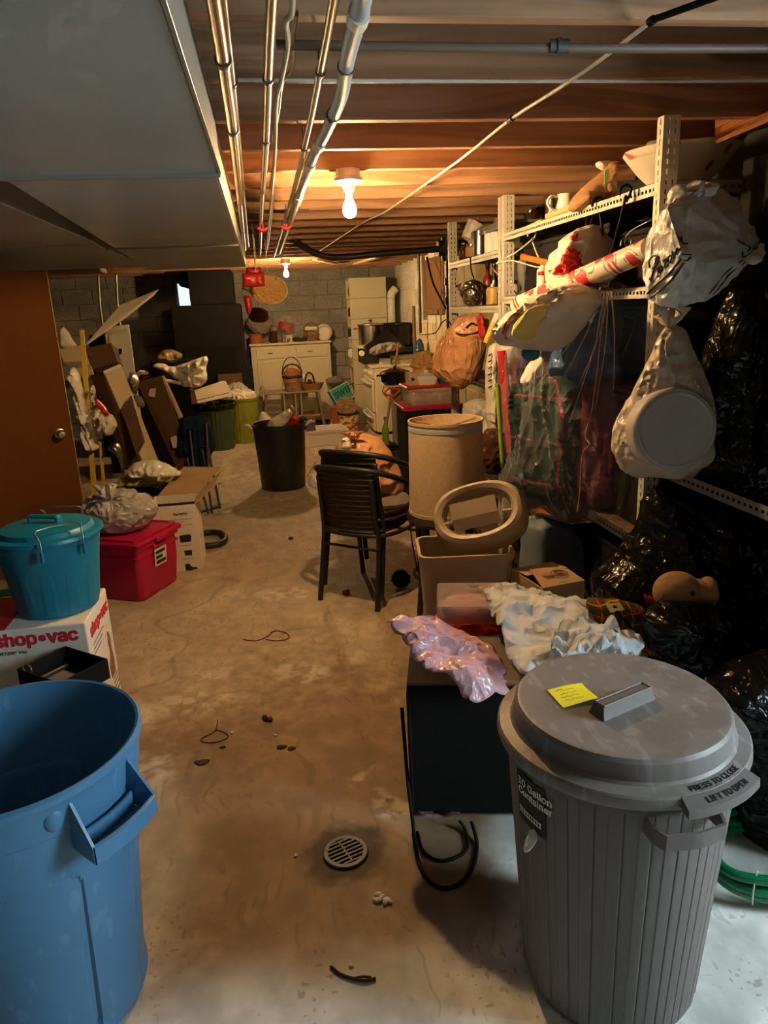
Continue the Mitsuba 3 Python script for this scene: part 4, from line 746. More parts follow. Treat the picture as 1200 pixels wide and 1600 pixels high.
def seat(px, py, Y, z): p = at(px, py, Y); return np.array([p[0], p[1], z])
t1 = S1[0] + .017; t2 = S2[0] + .017; m2 = S2[1] + .017
k = thing('bowl', 'big white china bowl painted with roses on the top shelf', 'bowl'); c = seat(1062, 260, 2.72, t1)
part(k, 'body', lathe([(0, 0), (.075, 0), (.08, .012), (.10, .03), (.15, .08), (.185, .125), (.205, .15), (.198, .153), (.178, .125), (.14, .08), (.09, .035), (0, .02)], 72, c, lambda th, r, z: r * (1 + .02 * np.cos(th * 8) * (z > .03))), 'roses', True)
k = thing('plate', 'white plate lying upside down on top of the rose bowl', 'plate'); part(k, 'dish', lathe([(0, .02), (.05, .02), (.055, .012), (.10, 0), (.10, .004), (.06, .016), (.055, .028), (0, .028)], 48, c + [-.075, .0, .153]), 'porcelain', True)
k = thing('jug', 'small white gravy jug with a loop handle on the top shelf', 'jug'); c = seat(884, 325, 3.30, t1)
part(k, 'body', lathe([(0, 0), (.03, 0), (.036, .01), (.045, .04), (.036, .075), (.042, .09), (.038, .09), (.03, .07), (0, .01)], 32, c, lambda th, r, z: r * (1 + .35 * np.clip(np.cos(th), 0, 1) ** 6 * (z > .06))), 'porcelain', True)
part(k, 'handle', tube([c + [-.034, 0, .08], c + [-.07, 0, .082], c + [-.085, 0, .055], c + [-.065, 0, .03], c + [-.04, 0, .025]], .007, 8), 'porcelain', True)
for i, (a, b, lab) in enumerate((((856, 337), (893, 325), 'pale rolling pin nearest the white jug on the top shelf'), ((872, 330), (920, 312), 'second pale wooden roller behind the jug'))):
    p, q = seat(*a, 3.45, t1 + .016), seat(*b, 3.15, t1 + .016); solo('rolling_pin', lab, 'rolling pin', tube([p, q], .015, 14, raw=True), 'wood_pale', 35)
k = thing('paper_bag', 'crumpled brown paper bag with white paper on the top shelf', 'paper bag')
part(k, 'bag', pillow([(888, 332), (893, 310), (915, 288), (940, 268), (955, 252), (963, 250), (962, 268), (955, 285), (962, 300), (952, 318), (920, 330)], 3.0, .09, .012, .014, .05, seed=41, back=.06), 'paper_brown', True)
part(k, 'paper', pillow([(928, 252), (960, 250), (950, 266), (935, 266)], 3.06, .02, .008, .004, .03, seed=42), 'debris_white', True)
part(k, 'leaflet', slab([at(945, 266, 2.9), at(952, 264, 2.9), at(950, 300, 2.9), at(943, 308, 2.9)], .004), 'lime_green', False)
solo('green_ruler', 'lime green strip lying along the shelf edge beside the jug', 'strip', slab([seat(810, 343, 3.94, t1 + .006), seat(845, 330, 3.5, t1 + .006), seat(850, 330, 3.5, t1 + .006), seat(814, 345, 3.94, t1 + .006)], .008), 'lime_green', False)
k = thing('blue_tote', 'dusty blue storage tote with a lid on the middle shelf', 'tote'); c = np.array([1.545, 3.10, S1[2] + .017])
c = np.array([1.545, 3.06, S1[2] + .017]); TR = lambda m: mv(m, c, -32)
part(k, 'body', TR(tote(.40, .42, .27, .88)), 'bluegrey_plastic', 35)
part(k, 'lid', TR(cat(box(.42, .44, .028, (0, 0, .283), .01), box(.38, .40, .02, (0, 0, .30), .008))), 'bluegrey_plastic', False)
part(k, 'wire_handle', TR(tube([(-.12, -.215, .25), (.03, -.225, .245), (.06, -.225, .22), (.02, -.215, .10), (-.02, -.205, .03)], .004, 8)), 'cable_white', True)
for i, (x0, x1, y0, y1, z0, h, m, lab) in enumerate(((1.36, 1.75, 2.46, 3.1, S1[3], .34, 'black_matte', 'large black box added for the shade on the low shelf behind the hanging bags'), (1.36, 1.75, 3.15, 3.9, S1[3], .40, 'navy_cloth', 'dark navy box added for the shade on the low shelf behind the garment bag'), (1.38, 1.75, 2.9, 3.9, S1[1], .25, 'dark_furnace', 'dark box added for the shade on the upper middle shelf behind the paper rolls'),
                                                           (1.36, 1.75, 2.45, 3.05, S1[4], .4, 'black_matte', 'black box added for the shade on the bottom shelf behind the garbage bags'), (1.36, 1.75, 3.1, 3.9, S1[4], .42, 'dark_furnace', 'charcoal box added for the shade on the bottom shelf beneath the garment bag'), (1.38, 1.75, 2.42, 2.86, S1[1], .20, 'black_matte', 'black box added for the shade on the upper middle shelf near the post'))):
    k = thing('shade_box', lab, 'box'); part(k, 'body', bx(x0, x1, y0, y1, z0 + .017, z0 + h, .004), m, False); part(k, 'lid', bx(x0 - .004, x1 + .004, y0 - .004, y1 + .004, z0 + h, z0 + h + .02, .004), m, False)  # dark boxes added to fill the shaded gaps behind the hung things
def can(px, py, Y, z, r, h, m, lab, name='tin_can', cat_='tin', group=None, lid='galv', prof=None):
    c = seat(px, py, Y, z); k = thing(name, lab, cat_, group)
    part(k, 'body', lathe(prof or [(0, 0), (r, 0), (r, .004), (r * .97, .008), (r * .97, h - .008), (r, h - .004), (r, h), (r * .95, h), (r * .93, h - .004), (0, h - .004)], 28, c), m, 35)
    return k, c
def bottle(px, py, Y, z, r, h, m, lab, cap='red_plastic', cat_='bottle', name='bottle'):
    c = seat(px, py, Y, z); k = thing(name, lab, cat_)
    part(k, 'body', lathe([(0, 0), (r, 0), (r, h * .55), (r * .8, h * .65), (r * .36, h * .75), (r * .34, h * .93), (0, h * .93)], 24, c), m, True); part(k, 'cap', lathe([(0, h * .92), (r * .42, h * .92), (r * .42, h), (0, h)], 18, c), cap, 30)
def jar(px, py, Y, z, r, h, m, lab, cap='galv', inst=None):
    c = seat(px, py, Y, z); k = thing('jar', lab, 'jar', inst)
    part(k, 'body', lathe([(0, 0), (r * .95, 0), (r, .006), (r, h * .72), (r * .8, h * .82), (r * .75, h * .86), (0, h * .86)], 24, c), m, True); part(k, 'lid', lathe([(0, h * .85), (r * .82, h * .85), (r * .82, h), (0, h)], 24, c), cap, 30)
can(750, 378, 4.55, t2, .042, .14, 'steel', 'tall shiny steel tin at the front of the far shelf'); can(766, 372, 4.4, t2, .036, .125, 'white_plastic', 'white tin standing next to the shiny steel tin'); can(777, 372, 4.3, t2, .036, .125, 'white_plastic', 'white tin nearest the middle shelf post')
can(787, 372, 4.2, t2, .026, .10, 'red_plastic', 'small red tin against the middle shelf post'); bottle(747, 360, 4.85, t2, .026, .25, 'glass_green', 'dark green bottle with a red top behind the tins'); bottle(724, 380, 5.0, t2, .03, .11, 'glass_brown', 'short brown bottle at the far end of the tin shelf', 'wood_pale')
k = thing('measuring_cup', 'translucent white plastic cup lying tilted above the tins', 'cup'); part(k, 'cup', mv(lathe([(0, 0), (.045, 0), (.055, .11), (.051, .11), (.042, .005), (0, .005)], 28), seat(731, 372, 4.75, t2 + .11), 0, 0, 28), 'clear_milky', 35)
jar(737, 375, 4.7, t2, .04, .08, 'paper_brown', 'small brown jar beneath the tilted plastic cup')
can(862, 300, 4.15, 2.016, .035, .11, 'steel', 'shiny tumbler on the plank above the far shelf', 'tumbler', 'tumbler'); can(778, 320, 4.62, 2.016, .028, .07, 'wood_brown', 'little brown pot at the far end of the plank', 'little_pot', 'pot')
for i, (px, Y, m) in enumerate(((845, 4.25, 'glass_brown'), (838, 4.35, 'jar_red'), (830, 4.5, 'glass_green'))): jar(px, 300, Y, 2.016, .034, .095, m, ['brown jar behind the shiny tumbler', 'reddish jar second behind the shiny tumbler', 'green jar furthest behind the tumbler'][i])
bottle(762, 470, 4.75, m2, .038, .26, 'jar_red', 'dull red bottle on the lower shelf of the far bay', 'jar_red'); bottle(772, 470, 4.7, m2, .03, .25, 'galv', 'silver capped bottle right of the dull red bottle', 'galv')
jar(771, 475, 4.35, m2, .045, .12, 'jar_yellow', 'jar with a yellow orange label in front of the bottles'); jar(787, 478, 4.3, m2, .04, .09, 'glass_green', 'dark green jar beside the yellow labelled jar'); jar(800, 470, 4.5, m2, .04, .14, 'porcelain', 'white jar half hidden by the middle post')
k = thing('wrapped_gift', 'round gift wrapped in crinkled silver foil at the shelf edge', 'gift'); c = seat(739, 468, 4.62, m2 + .075); part(k, 'foil', blob(.075, .06, .075, c, .012, .03, 4, 4), 'foil', 40); part(k, 'tail', ruffle(c + [-.07, 0, .0], .03, .05, 2), 'foil', True)
solo('whisk', 'thin pale stick leaning across the far bay shelf', 'stick', tube([at(770, 420, 4.2), at(815, 467, 4.0)], .0035, 6, raw=True), 'wood_pale')
k = thing('glass_vase', 'clear pinkish glass vase on the lower shelf beside the middle post', 'vase'); part(k, 'body', lathe([(0, 0), (.03, 0), (.012, .03), (.03, .08), (.035, .14), (.028, .18), (.026, .18), (.033, .14), (.028, .08), (0, .04)], 28, seat(818, 470, 3.9, S1[1] + .017)), 'clear_film', True)
k = thing('dust_brush', 'orange handled tool sticking out on the shelf above the paper rolls', 'tool'); a, b = at(818, 402, 3.35), at(862, 412, 3.1); part(k, 'handle', tube([a, (a + b) / 2, b], .013, 12), 'orange_plastic', True); part(k, 'hang_ring', tube([a + [.012 * math.cos(t), 0, .012 * math.sin(t)] for t in np.linspace(0, 6.28, 12)[:-1]], .005, 8, closed=True), 'orange_plastic', True)
k = thing('doll', 'small pale doll figure on the shelf behind the floral roll', 'doll'); c = seat(848, 440, 3.4, S1[1] + .017); part(k, 'body', union([blob(.022, .02, .05, c + [0, 0, .05]), blob(.018, .018, .02, c + [0, 0, .11])], .006, 8), 'porcelain', True); part(k, 'collar', blob(.025, .025, .012, c + [0, 0, .088]), 'red_plastic', True)
for i, (px, py, w, hh, m) in enumerate(((880, 385, .07, .09, 'cardboard_pale'), (838, 425, .07, .11, 'porcelain'))):
    solo('small_carton', ['small pale carton upright behind the red and white shopping bag', 'white carton behind the orange handled tool'][i], 'carton', mv(carton(w, .06, hh), seat(px, py, 3.45, S1[1] + .017) + [.05, 0, 0], 10), m, False)

# ------------------------------------------------------------------ things hanging on the shelf front
k = thing('shopping_bag', 'white plastic shopping bag with red patches and a red bow, high on the shelf front', 'plastic bag')
part(k, 'bag', pillow(slant([(858, 445), (866, 415), (882, 378), (905, 358), (925, 350), (942, 360), (950, 390), (955, 420), (930, 445), (890, 455)], 858, 3.08, 955, 2.78), 2.92, .09, .012, .016, .06, knot=(935, 352), pleat=.015, seed=51), 'bag_bright', True)
part(k, 'red_patch', pillow([(888, 372), (902, 362), (905, 372), (897, 384)], 2.83, .012, .006, .002, .03), 'red_plastic', True); part(k, 'red_patch', pillow([(862, 432), (868, 415), (884, 408), (882, 428)], 2.83, .012, .006, .002, .03), 'red_plastic', True)
part(k, 'bow', blob(.035, .02, .045, at(893, 410, 2.80), .014, .02, 5, 4), 'red_plastic', 40)
k = thing('wrapping_paper_roll', 'long roll of floral red and cream wrapping paper slung diagonally on the shelf front', 'wrapping paper'); a, b = at(812, 478, 3.25), at(1016, 388, 2.32)
part(k, 'roll', tube([a, b], .046, 28, raw=True, r1=.036), 'floral_paper', 35); d = (b - a) / np.linalg.norm(b - a)
part(k, 'core', tube([b, b + d * .006], .018, 16, raw=True), 'cardboard', 35); part(k, 'flap', pillow([(818, 468), (850, 450), (872, 452), (862, 476), (835, 482), (815, 485)], 3.02, .025, .01, .006, .05, seed=7), 'floral_paper', True)
def hanger(label, hook, pts, m, r=.004): k = thing('coat_hanger', label, 'coat hanger'); part(k, 'hook', tube(hook, r, 8), m, True); part(k, 'frame', tube(pts, r, 8, 4), m, True)
hk = lambda px, py, Y: [at(px, py, Y) + q for q in ([-.025, 0, -.01], [-.02, 0, .012], [0, 0, .022], [.016, 0, .012], [.012, 0, -.01], [0, 0, -.03])]
hanger('black wire hanger hooked on the shelf rail holding the garment bag, left strand', hk(935, 318, 2.85), [at(936, 325, 2.85), at(940, 350, 2.83), at(943, 398, 2.8), at(947, 445, 2.8)], 'cable_black', .0055)
hanger('black wire hanger hooked on the shelf rail beside the first, right strand', hk(979, 300, 2.55), [at(978, 306, 2.55), at(970, 340, 2.6), at(958, 385, 2.68), at(945, 430, 2.76)], 'cable_black', .005)
hanger('small black loop hanging from the rail below the paper bag', hk(918, 330, 2.98), [at(918, 338, 2.98), at(914, 360, 2.98), at(917, 374, 2.97), at(919, 358, 2.97), at(926, 340, 2.96)], 'cable_black', .003)
hanger('white wire coat hanger below the rail near the middle post', hk(832, 366, 3.62), [at(832, 372, 3.62), at(827, 378, 3.62), at(805, 395, 3.7), at(775, 412, 3.75), at(800, 407, 3.7), at(845, 418, 3.55), at(838, 395, 3.6), at(832, 378, 3.62)], 'cable_white')
hanger('grey wire hanger end poking out under the board right of the black hangers', hk(980, 380, 2.62), [at(979, 384, 2.62), at(976, 378, 2.62), at(985, 362, 2.6), at(1015, 345, 2.5), at(1030, 340, 2.5)], 'galv', .003)
k = thing('clothes_bag', 'bulging bag of white, yellow and pink clothes under the floral roll', 'bag of clothes')
part(k, 'bag', pillow(slant([(799, 522), (806, 500), (830, 474), (862, 455), (900, 440), (925, 450), (926, 480), (905, 520), (878, 546), (845, 551), (812, 540)], 800, 2.98, 925, 2.6), 2.78, .12, .014, .034, .10, knot=(905, 442), pleat=.035, back=.06, seed=61, stretch=(2.4, .7), ang=.75), 'bag_bright', True)
part(k, 'yellow_garment', pillow(slant([(812, 510), (830, 482), (850, 472), (856, 480), (838, 510), (826, 536), (812, 532)], 800, 2.74, 925, 2.36), 2.68, .06, .012, .008, .06, seed=62), 'cloth_yellow', True, 'yellow cloth showing through')
part(k, 'pink_garment', pillow(slant([(799, 520), (808, 496), (828, 474), (832, 480), (815, 505), (806, 538), (800, 532)], 800, 2.78, 925, 2.40), 2.71, .055, .012, .008, .06, seed=63), 'cloth_pink', True, 'pale pink cloth at the edge')
part(k, 'teal_garment', pillow([(814, 545), (838, 540), (846, 556), (830, 566), (816, 560)], 2.8, .03, .01, .006, .05, seed=64), 'teal_plastic', True, 'teal cloth at the bottom')
k = thing('garment_bag', 'large clear plastic bag of dark plaid fabric hanging from a black hanger', 'garment bag')
part(k, 'plaid_fabric', pillow(slant([(806, 612), (815, 592), (850, 585), (912, 588), (916, 640), (910, 720), (906, 788), (850, 786), (802, 776), (803, 700)], 790, 3.25, 985, 2.62), 2.98, .07, .014, .012, .10, seed=71, stretch=(.6, 3), smooth_it=1, D=.08), 'plaid_green', True, 'dark green plaid fabric with red lines')
part(k, 'maroon_fabric', pillow(slant([(908, 600), (940, 590), (975, 592), (980, 680), (968, 790), (930, 800), (900, 792)], 790, 3.25, 985, 2.62, .03), 3.02, .05, .014, .01, .08, seed=72, stretch=(.6, 3), smooth_it=1), 'plaid_maroon', True, 'maroon fabric')
part(k, 'blue_fabric', pillow(slant([(860, 545), (885, 505), (925, 470), (950, 470), (965, 560), (985, 595), (930, 600), (862, 592)], 790, 3.25, 985, 2.62, .03), 3.02, .05, .014, .016, .07, seed=73), 'blue_bag', True, 'blue plastic wrapped cloth')
part(k, 'film', pillow(slant([(934, 440), (950, 436), (970, 441), (968, 480), (964, 560), (978, 590), (990, 680), (980, 790), (940, 815), (880, 815), (830, 800), (788, 766), (792, 735), (805, 670), (822, 605), (862, 530), (905, 470)], 790, 3.25, 985, 2.62), 2.96, .12, .014, .014, .09, knot=(948, 440), pleat=.022, seed=74, stretch=(.7, 3), ang=.15), 'clear_film', True)
part(k, 'neck', ruffle(at(945, 445, 2.72) + [0, 0, -.01], .05, .06, 3), 'clear_milky', True)

gy = lambda px, py: at(px, py, 3.25 - .63 * (px - 790) / 195 - .15)
for x0_, y0_, x1_, y1_ in ((940, 455, 850, 640), (944, 460, 890, 660), (950, 455, 930, 640), (955, 455, 958, 620), (938, 450, 826, 620), (948, 470, 905, 600)): part(k, 'highlight_streak', tube([gy(x0_, y0_), gy(x0_ * .6 + x1_ * .4 + 4, y0_ * .55 + y1_ * .45), gy(x1_, y1_)], .0035, 6, r1=.001), 'clear_milky', True)  # milky tubes stand in for white highlights on the film
part(k, 'sticker', lathe([(0, 0), (.013, 0), (.013, .002), (0, .002)], 20).apply_transform(frame3(gy(812, 743) + [0, -.02, 0], [.5, -.8, 0], [0, 0, 1])), 'label_blue', False)
part(k, 'string', tube([gy(*p) for p in ((946, 455), (935, 560), (925, 640), (915, 680), (921, 695), (910, 712), (906, 770), (902, 800))], .0028, 6), 'cloth_pink', True)
k = thing('white_bag', 'tied white plastic bag with a round tub inside hanging from the post', 'plastic bag')
part(k, 'bag', pillow(slant([(1040, 500), (1056, 500), (1075, 520), (1092, 555), (1108, 600), (1120, 640), (1121, 690), (1108, 725), (1085, 742), (1050, 750), (1010, 744), (970, 738), (962, 720), (953, 695), (958, 660), (985, 615), (1012, 570), (1028, 525)], 955, 2.3, 1120, 2.08), 2.2, .10, .010, .012, .07, knot=(1048, 500), pleat=.03, seed=81), 'bag_tan', True)
part(k, 'knot', ruffle(at(1048, 506, 2.15) + [0, 0, -.02], .04, .055, 4), 'bag_tan', True)
dc_ = at(1056, 672, 2.04); part(k, 'round_tub', tf(cat(lathe([(0, 0), (.122, 0), (.128, -.006), (.130, -.02), (.125, -.09), (0, -.09)], 56), lathe([(.105, .0005), (.112, .004), (.119, .0005)], 56)), frame3(dc_, [1, -.15, 0], [.02, .1, 1])), 'tub_grey', 40, 'grey white round tub pressing against the film')
# shopping bag with handwriting-style print: a folded white bag with flat facets
fp = {'top': (1043, 326, 1.98), 'l1': (1022, 352, 2.07), 'l2': (1004, 396, 2.14), 'l3': (1011, 466, 2.08), 'b': (1032, 480, 2.03), 'b2': (1060, 483, 2.02), 'mid': (1070, 408, 1.90), 'r1': (1188, 378, 2.18), 'r2': (1150, 312, 2.2), 'r3': (1110, 288, 2.16), 'r4': (1165, 415, 2.12), 'r5': (1108, 466, 2.08), 'back': (1080, 400, 2.32), 'tm': (1085, 320, 1.99), 't0': (1068, 298, 2.08)}
hp = np.array([at(*v) for v in fp.values()]); hull = trimesh.convex.convex_hull(hp)
for _ in range(4): hull = hull.subdivide()
v = hull.vertices; hull.vertices = v + hull.vertex_normals * ((ridge(v / [.03, .03, .10], 4) ** 2 - .4) * .005 + (ridge(v / [.09, .09, .05], 6) ** 2 - .4) * .011)[:, None]
k = thing('printed_bag', 'white carrier bag with black script lettering and green stripes hanging high by the post', 'plastic bag'); part(k, 'bag', hull, 'bag_bright', 32)
for i, pts in enumerate(([(1046, 318), (1050, 296), (1062, 284), (1070, 300), (1078, 284), (1090, 279), (1098, 292), (1105, 281), (1118, 292), (1120, 306), (1100, 308), (1085, 316), (1060, 320)], [(1168, 405), (1182, 385), (1192, 376), (1188, 400), (1178, 418)])):
    part(k, 'frill', pillow(pts, 2.06 if i == 0 else 2.14, .03, .006, .014, .025, seed=90 + i, stretch=(.6, 2)), 'bag_bright', True)
A3 = [at(*fp[q]) for q in ('top', 'l2', 'l3', 'mid')]; cF = np.mean(A3, 0); nF = np.linalg.svd(np.array(A3) - cF)[2][2]; nF = nF if nF @ (EYE - cF) > 0 else -nF
bvh = hull.ray if False else None
def onfacet(px, py, off=.0035):
    v_ = ray(px, py); o, h_ = EYE, None
    loc, _, _ = hull.ray.intersects_location([o], [v_ / np.linalg.norm(v_)], multiple_hits=False)
    return (loc[0] if len(loc) else at(px, py, 2.05)) - off * v_ / np.linalg.norm(v_)
def z6(pts): return [onfacet(1000 + x / 6, 260 + y / 6) for x, y in pts]
for st in ([(100, 1075), (120, 1000), (140, 930), (150, 850)], [(90, 950), (85, 890), (120, 840), (165, 850), (160, 910), (115, 960), (160, 960), (165, 1020), (120, 1085), (85, 1050)], [(195, 930), (175, 960), (185, 1000), (205, 960), (195, 930), (215, 975)], [(215, 890), (250, 870), (225, 945), (262, 920)], [(285, 830), (262, 860), (272, 905), (295, 860), (285, 830)], [(300, 800), (315, 860), (322, 810), (335, 795)], [(330, 830), (345, 770), (360, 790), (385, 760)], [(350, 640), (375, 700), (390, 660), (400, 720), (450, 722)]):
    part(k, 'lettering', tube(z6(st), .0022, 6), 'print_black', True)
for st in ([(68, 1195), (150, 1115), (270, 1010), (385, 870)], [(105, 1235), (200, 1160), (300, 1060), (410, 905)]): part(k, 'stripe', tube(z6(st), .0045, 6, flat=.4), 'hose_dark', True)
for st in ([(390, 820), (430, 825), (480, 830)], [(415, 880), (440, 885), (470, 850)], [(650, 1200), (720, 1110), (800, 1000), (960, 885)], [(690, 1195), (760, 1110), (850, 1000), (980, 900)], [(910, 690), (980, 730), (1030, 760), (1010, 800)], [(960, 800), (975, 850), (1060, 780), (1100, 760)]): part(k, 'stripe', tube(z6(st), .004, 6, flat=.4), 'print_black', True)

# rolls of paper standing in a clear bag, and what hangs at the far bay
k = thing('paper_roll_bag', 'tall clear plastic bag of wrapping paper rolls hanging beside the plaid bag', 'plastic bag')
part(k, 'film', pillow([(778, 560), (785, 520), (800, 492), (820, 500), (835, 560), (838, 640), (825, 740), (800, 752), (782, 700), (776, 620)], 3.75, .09, .016, .012, .08, seed=95, stretch=(.6, 3)), 'clear_film', True)
for a, b, m, r in (((784, 548), (799, 705), 'red_cloth', .024), ((803, 560), (812, 700), 'maroon', .022), ((776, 600), (786, 745), 'lime_green', .01), ((820, 560), (818, 690), 'purple', .03)):
    part(k, 'roll', tube([at(*a, 3.72), at(*b, 3.72)], r, 18, raw=True), m, 35)
for i, (px, py) in enumerate(((786, 580), (790, 625), (793, 660), (797, 690))): part(k, 'star', blob(.005, .003, .005, at(px, py, 3.694)), 'cloth_yellow', True)
k = thing('printed_sack', 'narrow white printed plastic sack hanging behind the paper rolls', 'plastic bag'); part(k, 'sack', pillow([(758, 560), (768, 530), (778, 540), (778, 620), (778, 680), (765, 700), (758, 640)], 4.0, .05, .014, .01, .06, seed=97, stretch=(.6, 2)), 'bag_white', True)
for i in range(6): part(k, 'print', tube([at(763, 556 + 10 * i, 3.94), at(768, 553 + 10 * i, 3.94)], .004, 6, raw=True), 'print_black')
solo('blue_pouch', 'pale violet plastic pouch crumpled above the paper rolls', 'plastic bag', pillow([(772, 535), (780, 510), (795, 488), (806, 492), (808, 530), (800, 560), (785, 580), (776, 565)], 3.85, .05, .014, .012, .06, seed=98), 'clear_milky', True)
solo('folded_cloth', 'beige folded cloth poking out below the bag of clothes', 'cloth', pillow([(812, 595), (830, 560), (848, 553), (846, 570), (828, 598), (818, 604)], 3.1, .05, .012, .008, .05, seed=99), 'cloth_white', True)
solo('orange_bag', 'peach orange plastic bag hanging from the far shelf rail', 'plastic bag', pillow(slant([(684, 585), (688, 555), (700, 520), (716, 500), (732, 490), (748, 494), (755, 515), (752, 545), (742, 590), (728, 608), (715, 608), (700, 600)], 684, 4.8, 755, 4.4), 4.55, .13, .014, .007, .12, knot=(740, 492), pleat=.02, seed=101), 'bag_orange', True)
k = thing('red_glove', 'red rubber glove dangling beside the peach orange bag', 'glove'); part(k, 'glove', pillow([(745, 500), (752, 488), (757, 500), (761, 520), (758, 535), (751, 530), (746, 515)], 4.25, .035, .01, .005, .05, seed=102), 'glove_red', True); part(k, 'hook', tube([at(735, 402, 4.5), at(737, 425, 4.4), at(748, 452, 4.3), at(752, 462, 4.28), at(746, 466, 4.28), at(742, 460, 4.28)], .004, 8), 'cable_black', True)
k = thing('pickup_tool', 'yellow handled pick-up tool hanging at a slant from the far shelf', 'tool'); part(k, 'shaft', tube([at(763, 530, 4.1), at(734, 598, 4.15)], .006, 8, raw=True), 'galv'); part(k, 'handle', tube([at(771, 505, 4.1), at(759, 536, 4.1)], .018, 12, raw=True), 'yellow_paint'); part(k, 'grip_end', tube([at(777, 490, 4.1), at(771, 505, 4.1)], .016, 12, raw=True), 'debris_white'); part(k, 'yellow_tag', slab([at(752, 500, 4.3), at(764, 496, 4.3), at(764, 512, 4.3), at(756, 510, 4.3)], .004), 'yellow_paint', False)
solo('cable_tangle', 'thin wire tangle strung between the wall pipe and the orange bag', 'wire', tube([at(660, 523, 6.4), at(680, 520, 5.8), at(690, 505, 5.4), at(700, 500, 5.0), at(712, 520, 4.45), at(735, 522, 4.4), at(750, 515, 4.38), at(738, 505, 4.4), at(728, 512, 4.4)], .004, 6), 'cable_black', True)
solo('blue_plastic_bundle', 'crumpled blue plastic bundle low beneath the far shelf', 'plastic bag', pillow([(722, 640), (735, 622), (760, 620), (775, 640), (778, 680), (760, 700), (730, 690)], 4.3, .12, .016, .02, .06, seed=103), 'clear_milky', True)
solo('cellophane_ball', 'brown cellophane wrapped ball between lampshade and paper rolls', 'bundle', mv(blob(.09, .08, .13, (0, 0, 0), .016, .04, 7, 4), at(770, 705, 3.95)), 'glass_brown', 40)
solo('denim_bundle', 'pale grey cloth bundle beneath the blue plastic bundle', 'cloth bundle', blob(.12, .1, .15, at(760, 690, 4.6), .016, .07, 9, 4), 'cloth_grey', 40)

# ------------------------------------------------------------------ stacked bistro chairs and what sits on them
def chair(origin, rz, label, group=None):
    k = thing('bistro_chair', label, 'chair', group); L = lambda m: mv(m, origin, rz)
    part(k, 'arm_rail', L(tube([(-.21, .20, .40), (-.232, .17, .56), (-.245, .05, .65), (-.235, -.10, .72), (-.17, -.21, .765), (0, -.255, .78), (.17, -.21, .765), (.235, -.10, .72), (.245, .05, .65), (.232, .17, .56), (.21, .20, .40)], .0155, 12)), 'black_plastic', True)
    for s in (-1, 1):
        part(k, 'leg', L(tube([(s * .205, .235, 0), (s * .21, .205, .38), (s * .21, .20, .43)], .0145, 12)), 'black_plastic', True)
        part(k, 'leg', L(tube([(s * .19, -.245, 0), (s * .18, -.18, .36), (s * .17, -.19, .5), (s * .165, -.215, .72)], .0145, 12)), 'black_plastic', True)
    u = np.linspace(-1, 1, 17); zz = np.linspace(.43, .765, 12)
    P = np.array([[[a * (.155 + .02 * (z - .43) / .33) , -.20 - .05 * (z - .43) / .33 + .035 * a * a, z] for z in zz] for a in u])
    b = grid(P); o = np.array([0, -.008, 0]); nv = len(b.vertices)
    part(k, 'backrest', L(trimesh.Trimesh(np.vstack([b.vertices, b.vertices + o]), np.vstack([b.faces, b.faces[:, ::-1] + nv]), process=False)), 'wicker_dark', True)
    for z in np.linspace(.45, .75, 11): part(k, 'weave_band', L(tube([(a * (.158 + .02 * (z - .43) / .33), -.204 - .05 * (z - .43) / .33 + .035 * a * a, z) for a in np.linspace(-1, 1, 9)], .007, 6, 2)), 'wicker_dark', True)
    part(k, 'seat', L(lathe([(0, .412), (.205, .412), (.216, .422), (.205, .434), (0, .43)], 40, rib=lambda th, r, z: r / np.maximum(np.abs(np.cos(th)), np.abs(np.sin(th))) ** .45)), 'wicker_dark', 35)
    part(k, 'seat_frame', L(tube([(.205, .2, .405), (-.205, .2, .405), (-.19, -.17, .405), (.19, -.17, .405)], .011, 10, 6, closed=True)), 'black_plastic', True)
    part(k, 'stretcher', L(cat(tube([(-.185, -.2, .33), (.185, -.2, .33)], .008, 8, raw=True), tube([(-.2, .21, .33), (.2, .21, .33)], .008, 8, raw=True))), 'black_plastic')
    return k
nch = np.array([.64, .77, 0]); co = np.array([.318, 3.727, 0]) + nch * .245
chair(co, -39.7, 'black tubular bistro chair with woven back, lower of the stacked pair')
chair(co + nch * .05 + [0, 0, .075], -39.7, 'black tubular bistro chair nested on top of the other one')
cs = co[2] + .51
solo('pale_cushion', 'greyish white stuffed cushion on the seat of the stacked chairs', 'cushion', pillow([(573, 800), (572, 778), (590, 768), (620, 764), (640, 772), (642, 792), (630, 808), (598, 812)], 4.02, .12, .014, .008, .08, seed=111), 'cloth_grey', True)
k = thing('peach_bag', 'tied peach coloured plastic bag heaped on the stacked chairs', 'plastic bag')
part(k, 'bag', pillow([(523, 705), (530, 690), (545, 680), (560, 675), (585, 680), (602, 690), (615, 712), (628, 745), (628, 772), (605, 780), (572, 776), (550, 760), (530, 735)], 4.1, .16, .012, .012, .08, knot=(556, 682), pleat=.022, seed=112), 'bag_orange', True); part(k, 'knot', ruffle(at(556, 684, 3.97) + [-.02, 0, -.01], .05, .04, 3), 'bag_orange', True)
part(k, 'pale_content', pillow([(530, 700), (540, 688), (550, 690), (548, 706), (536, 712)], 3.95, .03, .008, .003, .03, seed=4), 'bag_white', True)
solo('thin_cord', 'thin black cord hanging from the chair down to the floor', 'cord', tube([at(640, 768, 3.78), at(642, 830, 3.75), gr(650, 880, .3), gr(657, 905, .15), gr(664, 930, .02), gr(672, 950, .006), gr(690, 966, .006)], .004, 6), 'cable_black', True)
